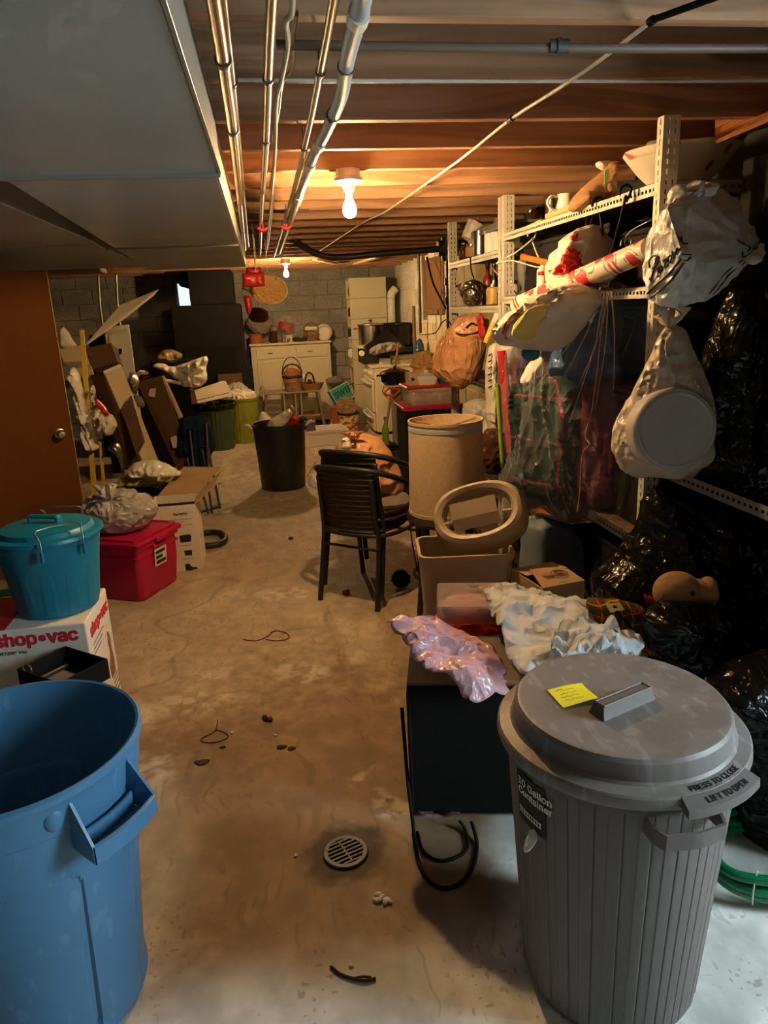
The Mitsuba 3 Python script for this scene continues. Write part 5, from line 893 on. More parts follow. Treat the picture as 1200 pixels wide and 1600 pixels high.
# lampshade on a dark stool
sc = np.array([.842, 3.52, 0]); zt, zb = 1.03, .56
k = thing('lampshade', 'large tan drum lampshade with pale trim and empty top', 'lampshade')
part(k, 'drum', lathe([(.194, zb), (.184, zt), (.181, zt), (.191, zb)], 72, sc, close=True), 'lampshade', 40)
part(k, 'trim', lathe([(.1845, zt - .012), (.188, zt - .010), (.188, zt + .003), (.180, zt + .003), (.180, zt - .01)], 72, sc), 'wood_pale', 40); part(k, 'trim', lathe([(.194, zb - .002), (.1975, zb), (.1975, zb + .016), (.194, zb + .018)], 72, sc), 'wood_pale', 40)
part(k, 'dark_band', lathe([(.1862, zt - .045), (.1872, zt - .044), (.1862, zt - .026), (.1845, zt - .025)], 72, sc), 'conduit_grey', 40)
part(k, 'spider', cat(*[tube([sc + [0, 0, zt - .04], sc + [.182 * math.cos(a), .182 * math.sin(a), zt - .01]], .003, 6, raw=True) for a in (.3, 2.4, 4.5)]), 'brass')
k = thing('stool', 'dark stool carrying the big lampshade', 'stool'); part(k, 'seat', lathe([(0, zb - .05), (.20, zb - .05), (.21, zb - .03), (.20, zb - .004), (0, zb - .004)], 40, sc), 'wicker_dark', 35)
for i in range(4):
    a = .5 + i * math.pi / 2; part(k, 'leg', tube([sc + [.15 * math.cos(a), .15 * math.sin(a), zb - .03], sc + [.21 * math.cos(a), .21 * math.sin(a), 0]], .015, 10, raw=True), 'black_plastic')
part(k, 'foot_ring', tube([sc + [.18 * math.cos(a), .18 * math.sin(a), .22] for a in np.linspace(0, 6.28, 24)[:-1]], .009, 8, closed=True, raw=True), 'black_plastic', True)

# ------------------------------------------------------------------ black bin in the middle, white drawer, patterned tin
bk = np.array([.035, 6.72, 0])
k = thing('trash_can', 'black round bin heaped with clothes standing alone mid floor', 'trash can')
part(k, 'body', lathe([(0, .004), (.195, .004), (.2, 0), (.205, .01), (.238, .56), (.247, .565), (.25, .60), (.247, .612), (.238, .61), (.2, .02), (0, .02)], 64, bk), 'black_plastic', 35)
for s, (px, py) in ((-1, (393, 672)), (1, (478, 680))):
    a = bk + [s * .24, -.03, .60]; part(k, 'rope_handle', tube([a + [0, -.06, -.02], a + [s * .05, -.05, .01], a + [s * .085, 0, .0], a + [s * .05, .05, .0], a + [0, .06, -.02]], .011, 8), 'cable_white', True)
Yk = 6.70
for nm, lab, c_, pts, th_, m, s, Yo in (('white_bag_bundle', 'crumpled white plastic bundle on top of the black bin', 'bundle', [(416, 665), (422, 655), (440, 645), (455, 635), (459, 645), (450, 662), (438, 676), (424, 678)], .09, 'bag_bright', 121, 0), ('red_cloth', 'crimson cloth spilling from the right of the black bin', 'cloth', [(440, 678), (448, 662), (458, 652), (466, 650), (470, 662), (460, 676)], .08, 'red_cloth', 122, .02), ('black_cloth', 'black cloth at the right rim of the black bin', 'cloth', [(458, 678), (464, 655), (473, 648), (481, 655), (478, 676)], .08, 'cloth_black', 123, .08), ('red_rag', 'dull red rag at the left rim of the black bin', 'cloth', [(410, 678), (414, 666), (424, 664), (430, 678)], .06, 'maroon', 124, -.03), ('black_rag', 'black rag along the front rim of the black bin', 'cloth', [(402, 680), (408, 672), (416, 670), (422, 681)], .05, 'cloth_black', 125, -.08)):
    solo(nm, lab, c_, pillow(pts, Yk + Yo, th_, .014, .014, .06, seed=s), m, True)
solo('grey_wrap', 'silvery plastic wisp standing at the top of the heap in the black bin', 'plastic wrap', pillow([(448, 640), (456, 630), (462, 640), (458, 655), (450, 658)], 6.72, .03, .01, .006, .03, seed=126), 'foil', True)
solo('white_sheet', 'white plastic sheet lying on the floor behind the black bin and chair', 'sheet', flat([(480, 750, .0), (492, 738, .03), (508, 738, .04), (520, 750, .03), (514, 762, .01), (494, 764, .0), (482, 760, .0)], .03, .02, .012, .06, 5), 'bag_bright', True)
solo('dropped_stick', 'thin pale stick leaning beside the white sheet behind the chair', 'stick', tube([gr(480, 745, .01), at(494, 721, 6.6)], .005, 6, raw=True), 'wood_pale')
dq = gr(502, 698); k = thing('white_tub', 'shallow white plastic tub standing open on the floor beside the black bin', 'tub')
part(k, 'tray', mv(tote(.56, .42, .2, .97, .008, .006, r=.02), dq + [.04, .2, 0], 6), 'white_plastic', 35); part(k, 'corner_post', mv(cat(*[box(.035, .035, .2, (x, y, .1), .008) for x in (-.27, .27) for y in (-.2, .2)]), dq + [.04, .2, 0], 6), 'white_plastic', False)
part(k, 'wire_clip', tube([dq + [-.24, -.02, .1], dq + [-.26, -.03, .15], dq + [-.21, -.03, .16], dq + [-.19, -.03, .11], dq + [-.22, -.03, .07]], .005, 6), 'cable_black', True)
solo('purple_folder', 'dark purple folder standing inside the shallow white tub', 'folder', slab([at(478, 664, 8.9), at(492, 664, 8.9), at(496, 684, 8.85), at(478, 686, 8.85)], .02), 'purple', False)
tc = gr(546, 678); k = thing('waste_tin', 'round tin with a brown leaf pattern and black rim by the stove', 'tin')
part(k, 'body', lathe([(0, .004), (.11, 0), (.115, .01), (.135, .27), (.128, .27), (.11, .01), (0, .01)], 40, tc), 'tin_pattern', 35); part(k, 'rim', lathe([(.134, .26), (.143, .265), (.145, .285), (.136, .295), (.126, .285), (.128, .265)], 40, tc), 'black_plastic', 35)
solo('white_brick', 'small white block on the floor between white tub and patterned tin', 'block', box(.11, .06, .06, gr(524, 668) + [0, 0, .03], .006), 'white_plastic', False)

# ------------------------------------------------------------------ stove and what is stacked on it
sv = np.array([1.30, 9.22, 0]); W_, D_, Hs = .56, .80, .89
k = thing('stove', 'old cream enamel stove seen from its side, far right', 'stove')
part(k, 'body', bx(sv[0], sv[0] + W_, sv[1], sv[1] + D_, .03, Hs - .04, .015), 'white_enamel', False)
part(k, 'cooktop', bx(sv[0] - .04, sv[0] + W_, sv[1] - .01, sv[1] + D_ + .01, Hs - .045, Hs, .015), 'white_enamel', False)
part(k, 'base', bx(sv[0] + .03, sv[0] + W_, sv[1] + .02, sv[1] + D_ - .02, 0, .035), 'black_matte', False)
part(k, 'control_panel', bx(sv[0] - .03, sv[0], sv[1] + .01, sv[1] + D_ - .01, .72, .84, .008), 'white_enamel', False)
o = part(k, 'oven_door', bx(sv[0] - .035, sv[0] - .001, sv[1] + .01, sv[1] + D_ - .01, .29, .71, .012), 'white_enamel', False); part(o, 'handle', tube([(sv[0] - .035, sv[1] + .08, .655), (sv[0] - .08, sv[1] + .1, .66), (sv[0] - .08, sv[1] + .7, .66), (sv[0] - .035, sv[1] + .72, .655)], .014, 8, 3), 'white_plastic', True)
o = part(k, 'broiler_drawer', bx(sv[0] - .035, sv[0] - .001, sv[1] + .01, sv[1] + D_ - .01, .05, .275, .012), 'white_enamel', False); part(o, 'handle', tube([(sv[0] - .035, sv[1] + .08, .225), (sv[0] - .08, sv[1] + .1, .23), (sv[0] - .08, sv[1] + .7, .23), (sv[0] - .035, sv[1] + .72, .225)], .014, 8, 3), 'white_plastic', True)
for y in (.12, .26, .54, .68): part(k, 'knob', tf(lathe([(0, 0), (.025, 0), (.022, .03), (0, .03)], 18), frame3([sv[0] - .03, sv[1] + y, .78], [0, 1, 0], [0, 0, 1]) @ np.diag([1, 1, -1, 1])), 'white_plastic')
# pantry cabinet behind the stove
pa = at(551, 560, 10.3); px1 = at(605, 500, 10.3)[0]; zt_ = at(560, 434, 10.3)[2]
k = thing('pantry_cabinet', 'tall pale metal pantry cabinet with open side shelves against the end wall', 'cabinet')
part(k, 'side_panel', bx(pa[0], px1, 10.28, 10.31, 0, zt_, .004), 'cream_paint', False); part(k, 'back_panel', bx(px1 - .02, px1, 10.31, 10.7, 0, zt_, .003), 'cream_paint', False); part(k, 'side_panel', bx(pa[0], px1, 10.68, 10.7, 0, zt_, .003), 'cream_paint', False)
for i, py in enumerate((434, 466, 498, 530, 562, 600)):
    z = at(560, py, 10.3)[2]; part(k, 'shelf', bx(pa[0], px1, 10.3, 10.69, z - .012, z, .002), 'cream_paint', False)
    if i: part(k, 'panel_seam', bx(pa[0], px1, 10.274, 10.282, z - .006, z + .002, .001), 'print_grey', False)
for i, py in enumerate((462, 494, 526, 558)):
    z = at(560, py, 10.3)[2]; jar(549, py, 10.45, z, .045, .13, ['jar_red', 'glass_brown', 'glass_green', 'porcelain'][i], ['reddish jar on the top side shelf of the pantry', 'brown jar on the second side shelf of the pantry', 'dark green jar on the third side shelf of the pantry', 'white jar on the fourth side shelf of the pantry'][i])
# on the stove
c = seat(580, 530, 9.75, 1.13); k = thing('stock_pot', 'large aluminium stock pot with lid above the stove', 'pot')
part(k, 'body', lathe([(0, 0), (.155, 0), (.165, .015), (.165, .235), (.175, .242), (.165, .25), (0, .25)], 40, c), 'galv', 35); part(k, 'lid', lathe([(.176, .245), (.172, .258), (.10, .275), (0, .28)], 40, c), 'galv', 35); part(k, 'lid_knob', lathe([(0, .278), (.012, .278), (.012, .295), (.028, .30), (.028, .312), (0, .315)], 18, c), 'black_plastic', 35)
for s in (-1, 1): part(k, 'handle', tube([c + [s * .165, -.04, .2], c + [s * .21, -.03, .205], c + [s * .21, .03, .205], c + [s * .165, .04, .2]], .009, 8), 'galv', True)
solo('white_board', 'white enamel tray under the aluminium stock pot', 'tray', bx(c[0] - .2, 1.85, 9.5, 10.0, 1.09, 1.115, .01), 'white_enamel', False)
solo('pan_support', 'dark oven box under the big black pan on the stove', 'oven', bx(c[0] - .09, min(c[0] + .16, 1.84), 9.5, 9.85, .92, 1.118, .01), 'black_plastic', False) if False else solo('microwave', 'old grey toaster oven supporting the trays on the stove', 'oven', cat(bx(c[0] - .16, 1.84, 9.5, 9.98, .89, 1.09, .01)), 'black_plastic', False)
c = seat(620, 555, 9.55, 1.10); k = thing('black_pan', 'very large black enamel pan standing above the stove top', 'pan')
part(k, 'body', mv(lathe([(0, 0), (.185, 0), (.20, .02), (.215, .25), (.225, .256), (.22, .262), (.208, .25), (.19, .03), (0, .02)], 56), c + [.0, .0, .02], 0, 4), 'black_gloss', 35); part(k, 'handle', tube([c + [.2, -.05, .24], c + [.245, -.05, .22], c + [.245, -.03, .14], c + [.2, -.03, .10]], .013, 8), 'white_plastic', True)
k = thing('griddle', 'black flat griddle leaning beneath the black pan', 'griddle'); part(k, 'plate', slab([at(568, 542, 9.3), at(606, 515, 9.32), at(640, 548, 9.3), at(600, 556, 9.25)], .03), 'black_gloss', False); part(k, 'grip', tf(lathe([(0, 0), (.035, 0), (.035, .01), (.02, .012), (.02, .004), (0, .004)], 24), frame3(at(565, 552, 9.2), [1, 0, 0], [0, 0, 1]) @ np.diag([1, 1, 1, 1])), 'porcelain', 35)
solo('foil_bundle', 'crumpled grey plastic bundle between griddle and black pan', 'bundle', pillow([(574, 550), (588, 538), (612, 533), (632, 540), (620, 548), (596, 552), (584, 556)], 9.2, .06, .012, .016, .05, seed=131), 'bag_grey', True)
solo('white_appliance', 'small white kitchen appliance on the front of the stove top', 'appliance', cat(bx(sv[0] + .09, sv[0] + .22, 9.24, 9.4, Hs, Hs + .075, .008)), 'white_plastic', False)
for i, (x0, x1, y0, z0, h, m, lab) in enumerate(((.24, .56, 9.25, 0, .05, 'white_plastic', 'white tray lowest in the pile on the stove top'), (.25, .60, 9.27, .052, .05, 'cream_paint', 'cream tray topmost in the pile on the stove top'))): solo('tray', lab, 'tray', bx(sv[0] + x0, sv[0] + x1, y0, y0 + .35, Hs + z0, Hs + z0 + h, .012), m, False)
solo('dark_roaster', 'dark covered roasting pan on the trays of the stove', 'roaster', mv(lathe([(0, 0), (.14, 0), (.16, .02), (.165, .07), (.15, .10), (.08, .13), (0, .135)], 36, sx=1.4), (sv[0] + .45, 9.6, Hs + .105)), 'black_gloss', 35)
solo('blue_bag', 'blue plastic bag hanging on the wall behind the stove', 'plastic bag', pillow([(645, 545), (652, 530), (658, 528), (664, 545), (662, 558), (652, 562), (645, 556)], 8.6, .07, .012, .01, .05, seed=132), 'blue_bag', True)
k = thing('wall_switch', 'pale box on the wall beside the black pan', 'switch box'); p = onx(655, 512, XR - .02); part(k, 'plate', box(.04, .12, .16, p, .006), 'cream_paint', False); part(k, 'toggle', box(.02, .02, .04, p + [-.025, 0, 0], .003), 'white_plastic', False)

# ------------------------------------------------------------------ dresser, bench and their load
da, db = at(391, 540, 10.35), at(516, 540, 10.35); x0, x1 = da[0], db[0]; zd = at(455, 535, 10.33)[2]
k = thing('dresser', 'long cream painted dresser against the far block wall', 'dresser')
part(k, 'carcass', bx(x0, x1, 10.36, 10.7, .08, zd - .03, .006), 'cream_paint', False); part(k, 'top', bx(x0 - .02, x1 + .02, 10.32, 10.7, zd - .03, zd, .008), 'cream_paint', False)
w3 = (x1 - x0)
for i in range(2):
    o = part(k, 'drawer', bx(x0 + .07 + i * w3 * .5, x0 + w3 * .5 - .02 + i * w3 * .49, 10.345, 10.362, zd - .21, zd - .06, .006), 'cream_paint', False); part(o, 'pull', tube([(x0 + w3 * (.24 + .5 * i) - .03, 10.345, zd - .13), (x0 + w3 * (.24 + .5 * i), 10.325, zd - .135), (x0 + w3 * (.24 + .5 * i) + .03, 10.345, zd - .13)], .007, 6), 'wood_brown', True)
    o = part(k, 'door', bx(x0 + .07 + i * w3 * .5, x0 + w3 * .5 - .02 + i * w3 * .49, 10.345, 10.362, .14, zd - .24, .006), 'cream_paint', False); part(o, 'inner_panel', bx(x0 + .12 + i * w3 * .5, x0 + w3 * .5 - .07 + i * w3 * .49, 10.34, 10.35, .2, zd - .3, .004), 'cream_paint', False); part(o, 'pull', box(.012, .02, .06, (x0 + w3 * (.44 + .14 * i), 10.335, zd - .33), .003), 'wood_brown', False)
for x in (x0 + .04, x1 - .04): part(k, 'foot', bx(x - .03, x + .03, 10.38, 10.66, 0, .085, .004), 'cream_paint', False)
def on(px, dy=0.): p = at(px, 530, 10.5 + dy); return np.array([p[0], 10.5 + dy, zd])
k = thing('flower_bag', 'clear bag of red artificial flowers on the dresser', 'flowers'); c = on(452); rr = np.random.default_rng(3)
part(k, 'film', mv(blob(.15, .09, .17, (0, 0, .0), .02, .07, 3, 4), c + [0, 0, .19]), 'clear_film', True)
for i in range(7): part(k, 'flower', blob(.035, .03, .035, c + [rr.uniform(-.11, .05), -.04 + rr.uniform(-.02, .03), .2 + rr.uniform(-.06, .07)], .012, .02, i, 3), 'red_cloth', True)
can(452, 530, 10.42, zd, .05, .10, 'cream_paint', 'pale canister in front of the flower bag', 'canister', 'canister'); can(443, 530, 10.4, zd, .025, .08, 'steel', 'small shiny cup at the left of the canister', 'cup', 'cup'); can(451, 530, 10.37, zd, .022, .06, 'steel', 'tiny shiny tumbler directly in front of the canister', 'cup', 'cup')
k = thing('tray_stack', 'low dark oval dish on the dresser', 'dish'); part(k, 'dish', lathe([(0, 0), (.07, 0), (.10, .03), (.105, .05), (.10, .05), (.065, .01), (0, .01)], 32, on(470), sx=1.2), 'dark_iron', 35); part(k, 'rim', lathe([(.10, .05), (.106, .055), (.10, .06)], 32, on(470), sx=1.2), 'galv', 35)
k = thing('gift_basket', 'wicker basket wrapped with a pale bow on the dresser', 'basket'); c = on(487); part(k, 'body', lathe([(0, 0), (.08, 0), (.115, .08), (.10, .13), (.085, .13), (.1, .08), (0, .01)], 36, c), 'basket_weave', 35); part(k, 'bow', union([blob(.05, .02, .03, c + [-.04, -.02, .17]), blob(.05, .02, .03, c + [.04, -.02, .17]), blob(.02, .02, .02, c + [0, -.02, .17])], .01, 8), 'cloth_white', True); part(k, 'handle', tube([c + [-.1, 0, .12], c + [-.09, 0, .2], c + [0, 0, .25], c + [.09, 0, .2], c + [.1, 0, .12]], .01, 8), 'wicker', True)
k = thing('wreath_plate', 'round pale wreath plate propped on the dresser end', 'plate'); c = on(507) + [0, .03, .11]; part(k, 'disc', tf(lathe([(0, 0), (.08, 0), (.1, .012), (.1, .017), (.08, .006), (0, .006)], 36), frame3(c, [1, 0, 0], [0, .2, 1])), 'cloth_white', 35); part(k, 'ring', tube([c + [.1 * math.cos(t), -.012, .1 * math.sin(t)] for t in np.linspace(0, 6.28, 30)[:-1]], .018, 8, closed=True, raw=True), 'cream_paint', True)
for i, (px, r, h, m, lab) in enumerate(((400, .09, .13, 'terracotta', 'dull clay flowerpot at the dark left end of the dresser'), (428, .05, .16, 'glass_brown', 'brown bottle shape left of the flower bag'))): can(px, 530, 10.5, zd, r, h, m, lab, 'flowerpot' if i == 0 else 'brown_jug', 'flowerpot' if i == 0 else 'jug')
solo('grey_bundle', 'grey plastic bundle in the dark above the dresser flowerpot', 'bundle', mv(blob(.17, .1, .15, (0, 0, 0), .02, .07, 4, 4), on(405) + [.03, .02, .28]), 'cloth_grey', True)
# bench
b0, b1 = at(412, 612, 9.75), at(500, 610, 9.75); zb_ = at(455, 612, 9.75)[2]; k = thing('bench', 'metal slatted bench holding two baskets in front of the dresser', 'bench')
for i in range(5): part(k, 'slat', bx(b0[0], b1[0], 9.72 + i * .09, 9.79 + i * .09, zb_ - .025, zb_, .008), 'bench_metal', False)
for x in (b0[0] + .03, b1[0] - .03):
    s = 1 if x > (b0[0] + b1[0]) / 2 else -1
    for y in (9.75, 10.1): part(k, 'leg', tube([(x, y, zb_ - .02), (x + s * .08, y, 0)], .02, 8, raw=True, r1=.016), 'bench_metal')
part(k, 'end_roll', tube([(b0[0] - .02, 9.72, zb_ + .02), (b0[0] - .02, 10.16, zb_ + .02)], .035, 12, raw=True), 'bench_metal'); part(k, 'stretcher', bx(b0[0], b1[0], 9.9, 9.93, .2, .23, .004), 'bench_metal', False)
for x in (.35, .55, .65): part(k, 'inner_leg', bx(b0[0] + (b1[0] - b0[0]) * x - .012, b0[0] + (b1[0] - b0[0]) * x + .012, 9.74, 9.765, 0, zb_ - .02, .003), 'bench_metal', False)
c = seat(458, 605, 9.85, zb_); k = thing('basket', 'tall brown wicker basket with two hoop handles on the bench', 'basket')
part(k, 'body', lathe([(0, 0), (.10, 0), (.11, .02), (.115, .11), (.125, .12), (.13, .25), (.12, .25), (.115, .12), (0, .02)], 36, c), 'basket_weave', 35); part(k, 'band', lathe([(.128, .17), (.136, .18), (.136, .20), (.129, .21)], 36, c), 'wicker_dark', 35)
part(k, 'handle', tube([c + [.13 * math.cos(t), -.02, .22 + .13 * math.sin(t)] for t in np.linspace(0, math.pi, 9)], .011, 8), 'wicker_dark', True); part(k, 'handle', tube([c + [.125 * math.cos(t), .05, .24 + .2 * math.sin(t)] for t in np.linspace(0, math.pi, 9)], .005, 8), 'wicker_dark', True); part(k, 'content', blob(.09, .07, .05, c + [0, 0, .25], .01, .03, 2, 3), 'terracotta', True)
c = seat(488, 606, 9.85, zb_); k = thing('basket', 'low oval brown basket right on the bench beside the tall one', 'basket')
part(k, 'body', lathe([(0, 0), (.09, 0), (.125, .08), (.13, .09), (.12, .09), (.085, .01), (0, .01)], 36, c, sx=1.25), 'wicker', 35); part(k, 'handle', tube([c + [-.03 + .06 * math.cos(t), -.02, .09 + .14 * math.sin(t)] for t in np.linspace(0, math.pi, 9)], .012, 8), 'wicker_dark', True); part(k, 'content', blob(.035, .03, .05, c + [-.03, 0, .09], .006, .03, 3, 3), 'wicker_dark', True)
solo('white_card', 'white card standing between the two baskets on the bench', 'card', slab([seat(469, 606, 9.98, zb_ + .005), seat(476, 606, 9.98, zb_ + .005), seat(478, 606, 10.0, zb_ + .2), seat(470, 606, 10.0, zb_ + .19)], .006), 'debris_white', False)
for i, (px, py, Y, w, h, m, lab) in enumerate(((440, 655, 10.0, .16, .14, 'white_plastic', 'white jug under the bench on the left'), (455, 650, 10.2, .2, .24, 'cream_paint', 'pale box deep beneath the bench'), (480, 650, 10.1, .2, .25, 'wood_brown', 'brown box beneath the bench at the right'))): solo('under_bench_box', lab, 'box', mv(carton(w, .14, h), [at(px, py, Y)[0], Y, 0], 5 * i), m, False)
solo('white_rag', 'white plastic heap on the floor between the green bin and the bench', 'plastic bag', pillow([(400, 690), (402, 655), (412, 640), (425, 655), (434, 672), (434, 690)], 9.3, .12, .02, .014, .08, seed=141), 'bag_white', True)
# turquoise box and clay-coloured carton
k = thing('turquoise_box', 'tilted turquoise printed box propped beside the stove', 'box'); q = [at(513, 612, 9.75), at(540, 597, 9.85), at(551, 620, 9.85), at(526, 634, 9.75)]
part(k, 'body', slab(q, .10), 'turquoise', False); e1 = q[1] - q[0]; e1 /= np.linalg.norm(e1); e2 = q[0] - q[3]; n_ = np.cross(e1, e2); n_ /= np.linalg.norm(n_); n_ = n_ if n_ @ (EYE - q[0]) > 0 else -n_
part(k, 'border', tube([p + n_ * .052 for p in q], .006, 6, raw=True, closed=True), 'white_plastic', False)
part(k, 'lettering', text('SWIFT', .075, frame3(q[3] + e2 * .42 + n_ * .052 + e1 * .02, e1, e2), .002, True), 'print_black', False)
solo('clay_carton', 'reddish brown carton on the floor under the turquoise box', 'carton', mv(carton(.32, .28, at(538, 634, 9.75)[2]), [at(538, 660, 9.75)[0], 9.78, 0], -4), 'terracotta', False)
solo('round_basket_lid', 'round woven lid leaning on the reddish brown carton', 'basket lid', tf(lathe([(0, 0), (.10, 0), (.13, .01), (.135, .02), (.13, .025), (0, .02)], 36), frame3(at(541, 636, 9.55), [1, 0, 0], [0, .35, 1])), 'basket_weave', 35)
solo('grey_boot', 'grey cloth bundle lying above the turquoise box beside the dresser', 'bundle', blob(.12, .07, .06, at(523, 595, 10.24), .012, .04, 5, 3), 'cloth_grey', True)
solo('low_shelf', 'dark side shelf with a pale roll between dresser and pantry', 'shelf', cat(bx(at(520, 0, 10.5)[0], pa[0] - .02, 10.3, 10.7, .80, .86), bx(at(520, 0, 10.5)[0], pa[0] - .02, 10.3, 10.7, .38, .41), bx(at(520, 0, 10.5)[0], at(520, 0, 10.5)[0] + .02, 10.3, 10.7, 0, .86)), 'wood_pale', False)
bottle(523, 590, 10.45, .41, .05, .22, 'jar_yellow', 'pale yellow bottle on the side shelf between dresser and pantry', 'white_plastic')

# ------------------------------------------------------------------ broom and the heap left of the shelving
k = thing('broom', 'long handled broom leaning against the stove', 'broom'); p0, p1 = at(623, 536, 8.75), gr(600, 690, .12); part(k, 'handle', tube([p0, p1], .016, 10, raw=True), 'wood_brown'); part(k, 'head', mv(box(.18, .05, .12, (0, 0, .06), .01), p1 * [1, 1, 0], 20), 'black_matte', False)
zc = .50
k = thing('side_cabinet', 'black cabinet with a red top edge in front of the far shelf', 'cabinet'); a0, a1 = at(633, 640, 5.6), at(722, 640, 5.6); zt2 = at(680, 634, 5.6)[2]
part(k, 'body', bx(a0[0], a1[0], 5.6, 6.0, .04, zt2 - .03, .006), 'black_matte', False); part(k, 'top', bx(a0[0] - .02, a1[0] + .02, 5.58, 6.02, zt2 - .03, zt2, .006), 'red_tote', False); part(k, 'plinth', bx(a0[0] + .02, a1[0] - .02, 5.62, 5.98, 0, .045), 'black_matte', False)
k = thing('clear_bin', 'clear plastic bin of odds and ends with a dull red lid', 'storage bin'); c = np.array([(a0[0] + a1[0]) / 2 + .01, 5.8, zt2]); part(k, 'tub', tf(tote(.42, .34, .135, .9), trimesh.transformations.translation_matrix(c)), 'clear_tub', 35); part(k, 'lid', mv(box(.44, .36, .02, (0, 0, .145), .008), c), 'red_plastic', False)
for i in range(5): part(k, 'content', blob(.05, .05, .045, c + [-.14 + .07 * i, -.06 + .03 * (i % 2), .06], .01, .03, i, 3), ['cloth_white', 'jar_yellow', 'cloth_pink', 'porcelain', 'red_cloth'][i], True)
zl = zt2 + .157
k = thing('white_casserole', 'white square covered dish on the clear bin', 'dish'); c = np.array([at(666, 598, 5.75)[0], 5.75, zl]); part(k, 'body', tf(tote(.17, .15, .07, .82, .006, r=.02), trimesh.transformations.translation_matrix(c)), 'porcelain', 35); part(k, 'lid', mv(lathe([(0, .115), (.018, .115), (.02, .095), (.06, .085), (.085, .07), (0, .07)], 32), c), 'porcelain', 35)
solo('dried_flowers', 'bundle of dried pale flowers behind the white covered dish', 'dried flowers', mv(blob(.10, .08, .10, (0, 0, 0), .03, .03, 8, 4), at(663, 570, 5.95)), 'straw', 40)
k = thing('yellow_crate', 'small yellowish wooden box with a round hole left of the white dish', 'wooden box'); c = np.array([at(645, 598, 5.75)[0], 5.78, zl]); part(k, 'body', mv(carton(.08, .16, .095), c), 'wood_pale', False); part(k, 'hole', tf(lathe([(0, 0), (.012, 0), (.012, .004), (0, .004)], 14), frame3(c + [-.01, -.081, .05], [1, 0, 0], [0, 0, 1])), 'black_matte')
solo('teal_bowl', 'dark teal bowl behind the peach orange bag', 'bowl', mv(lathe([(0, 0), (.06, 0), (.10, .06), (.11, .10), (.10, .10), (.055, .01), (0, .01)], 36), [at(697, 600, 5.8)[0], 5.8, zl]), 'teal_plastic', 35)
k = thing('roasting_pot', 'black lidded roasting pot on a stand left of the clear bin', 'pot'); c = at(618, 600, 7.1); part(k, 'body', lathe([(0, 0), (.11, 0), (.14, .03), (.145, .10), (.155, .105), (.14, .125), (.06, .15), (0, .155)], 40, c), 'black_gloss', 35); part(k, 'knob', lathe([(0, .15), (.012, .15), (.02, .17), (0, .175)], 14, c), 'black_plastic', 35)
for s in (-1, 1): part(k, 'handle', tube([c + [s * .145, -.03, .09], c + [s * .18, 0, .09], c + [s * .145, .03, .09]], .009, 6), 'black_gloss', True)
k = thing('pot_stand', 'grey metal cabinet under the black roasting pot', 'stand'); part(k, 'body', bx(c[0] - .02, c[0] + .20, 7.0, 7.3, 0, c[2], .006), 'cloth_grey', False); part(k, 'top', bx(c[0] - .12, c[0] + .21, 6.98, 7.31, c[2] - .02, c[2], .004), 'white_plastic', False)
k = thing('extension_cord', 'coiled orange extension cord hanging near the broom', 'extension cord'); c = at(612, 612, 6.93); part(k, 'hook', tube([c + [.03, .0, .03], c + [.09, .085, .03]], .008, 6, raw=True), 'cable_black'); part(k, 'coil', tube([c + [.07 * math.cos(t) + .012 * math.sin(3 * t), .012 * math.sin(t * .37) - .02 * t / 30, .035 * math.sin(t) + .006 * math.sin(2.3 * t)] for t in np.linspace(0, 38, 110)], .006, 6, 2), 'orange_plastic', True); part(k, 'loop', tube([at(600, 605, 6.55), at(598, 612, 6.5), at(606, 622, 6.5), at(618, 625, 6.5), at(626, 618, 6.5)], .006, 6), 'orange_plastic', True)
k = thing('wood_chair', 'old pale wooden chair frame standing between broom and lampshade', 'chair'); c = gr(634, 712)
part(k, 'seat', mv(box(.30, .30, .03, (0, 0, .44), .006), c + [.12, .15, 0], 14), 'wood_brown', False)
for x, y in ((-.13, -.13), (.13, -.13), (-.13, .13), (.13, .13)): part(k, 'leg', mv(tube([(x, y, .43), (x * 1.25, y * 1.25, 0)], .017, 8, raw=True), c + [.12, .15, 0], 14), 'wood_pale')
for x in (-.13, .13): part(k, 'back_post', mv(tube([(x, .14, .44), (x, .18, .75)], .014, 8, raw=True), c + [.12, .15, 0], 14), 'wood_brown')
for z in (.55, .64, .73): part(k, 'back_rail', mv(box(.28, .015, .04, (0, .16 + (z - .55) * .1, z), .004), c + [.12, .15, 0], 14), 'wood_brown', False)
bottle(603, 690, 6.9, 0.30, .035, .27, 'lime_green', 'bright green bottle standing beside the broom', 'label_blue'); k = thing('low_crate', 'low dark crate under the green bottle', 'crate'); cc_ = at(604, 700, 6.9); part(k, 'body', bx(cc_[0] - .1, cc_[0] + .1, 6.8, 7.0, 0, .3, .005), 'black_matte', False); part(k, 'front_board', bx(cc_[0] - .1, cc_[0] + .1, 6.79, 6.8, .05, .25, .003), 'wood_brown', False)
solo('pink_cloth', 'crumpled pink and red cloth on the floor left of the lampshade', 'cloth', pillow([(625, 745), (632, 725), (645, 730), (648, 760), (635, 768)], 6.4, .10, .014, .014, .05, seed=151), 'red_cloth', True)
solo('dark_tub', 'dark grey metal tub standing behind the wooden chair', 'tub', lathe([(0, 0), (.13, 0), (.15, .3), (.16, .31), (.145, .31), (.125, .01), (0, .01)], 36, [at(622, 650, 6.3)[0], 6.35, .0]), 'dark_iron', 35)

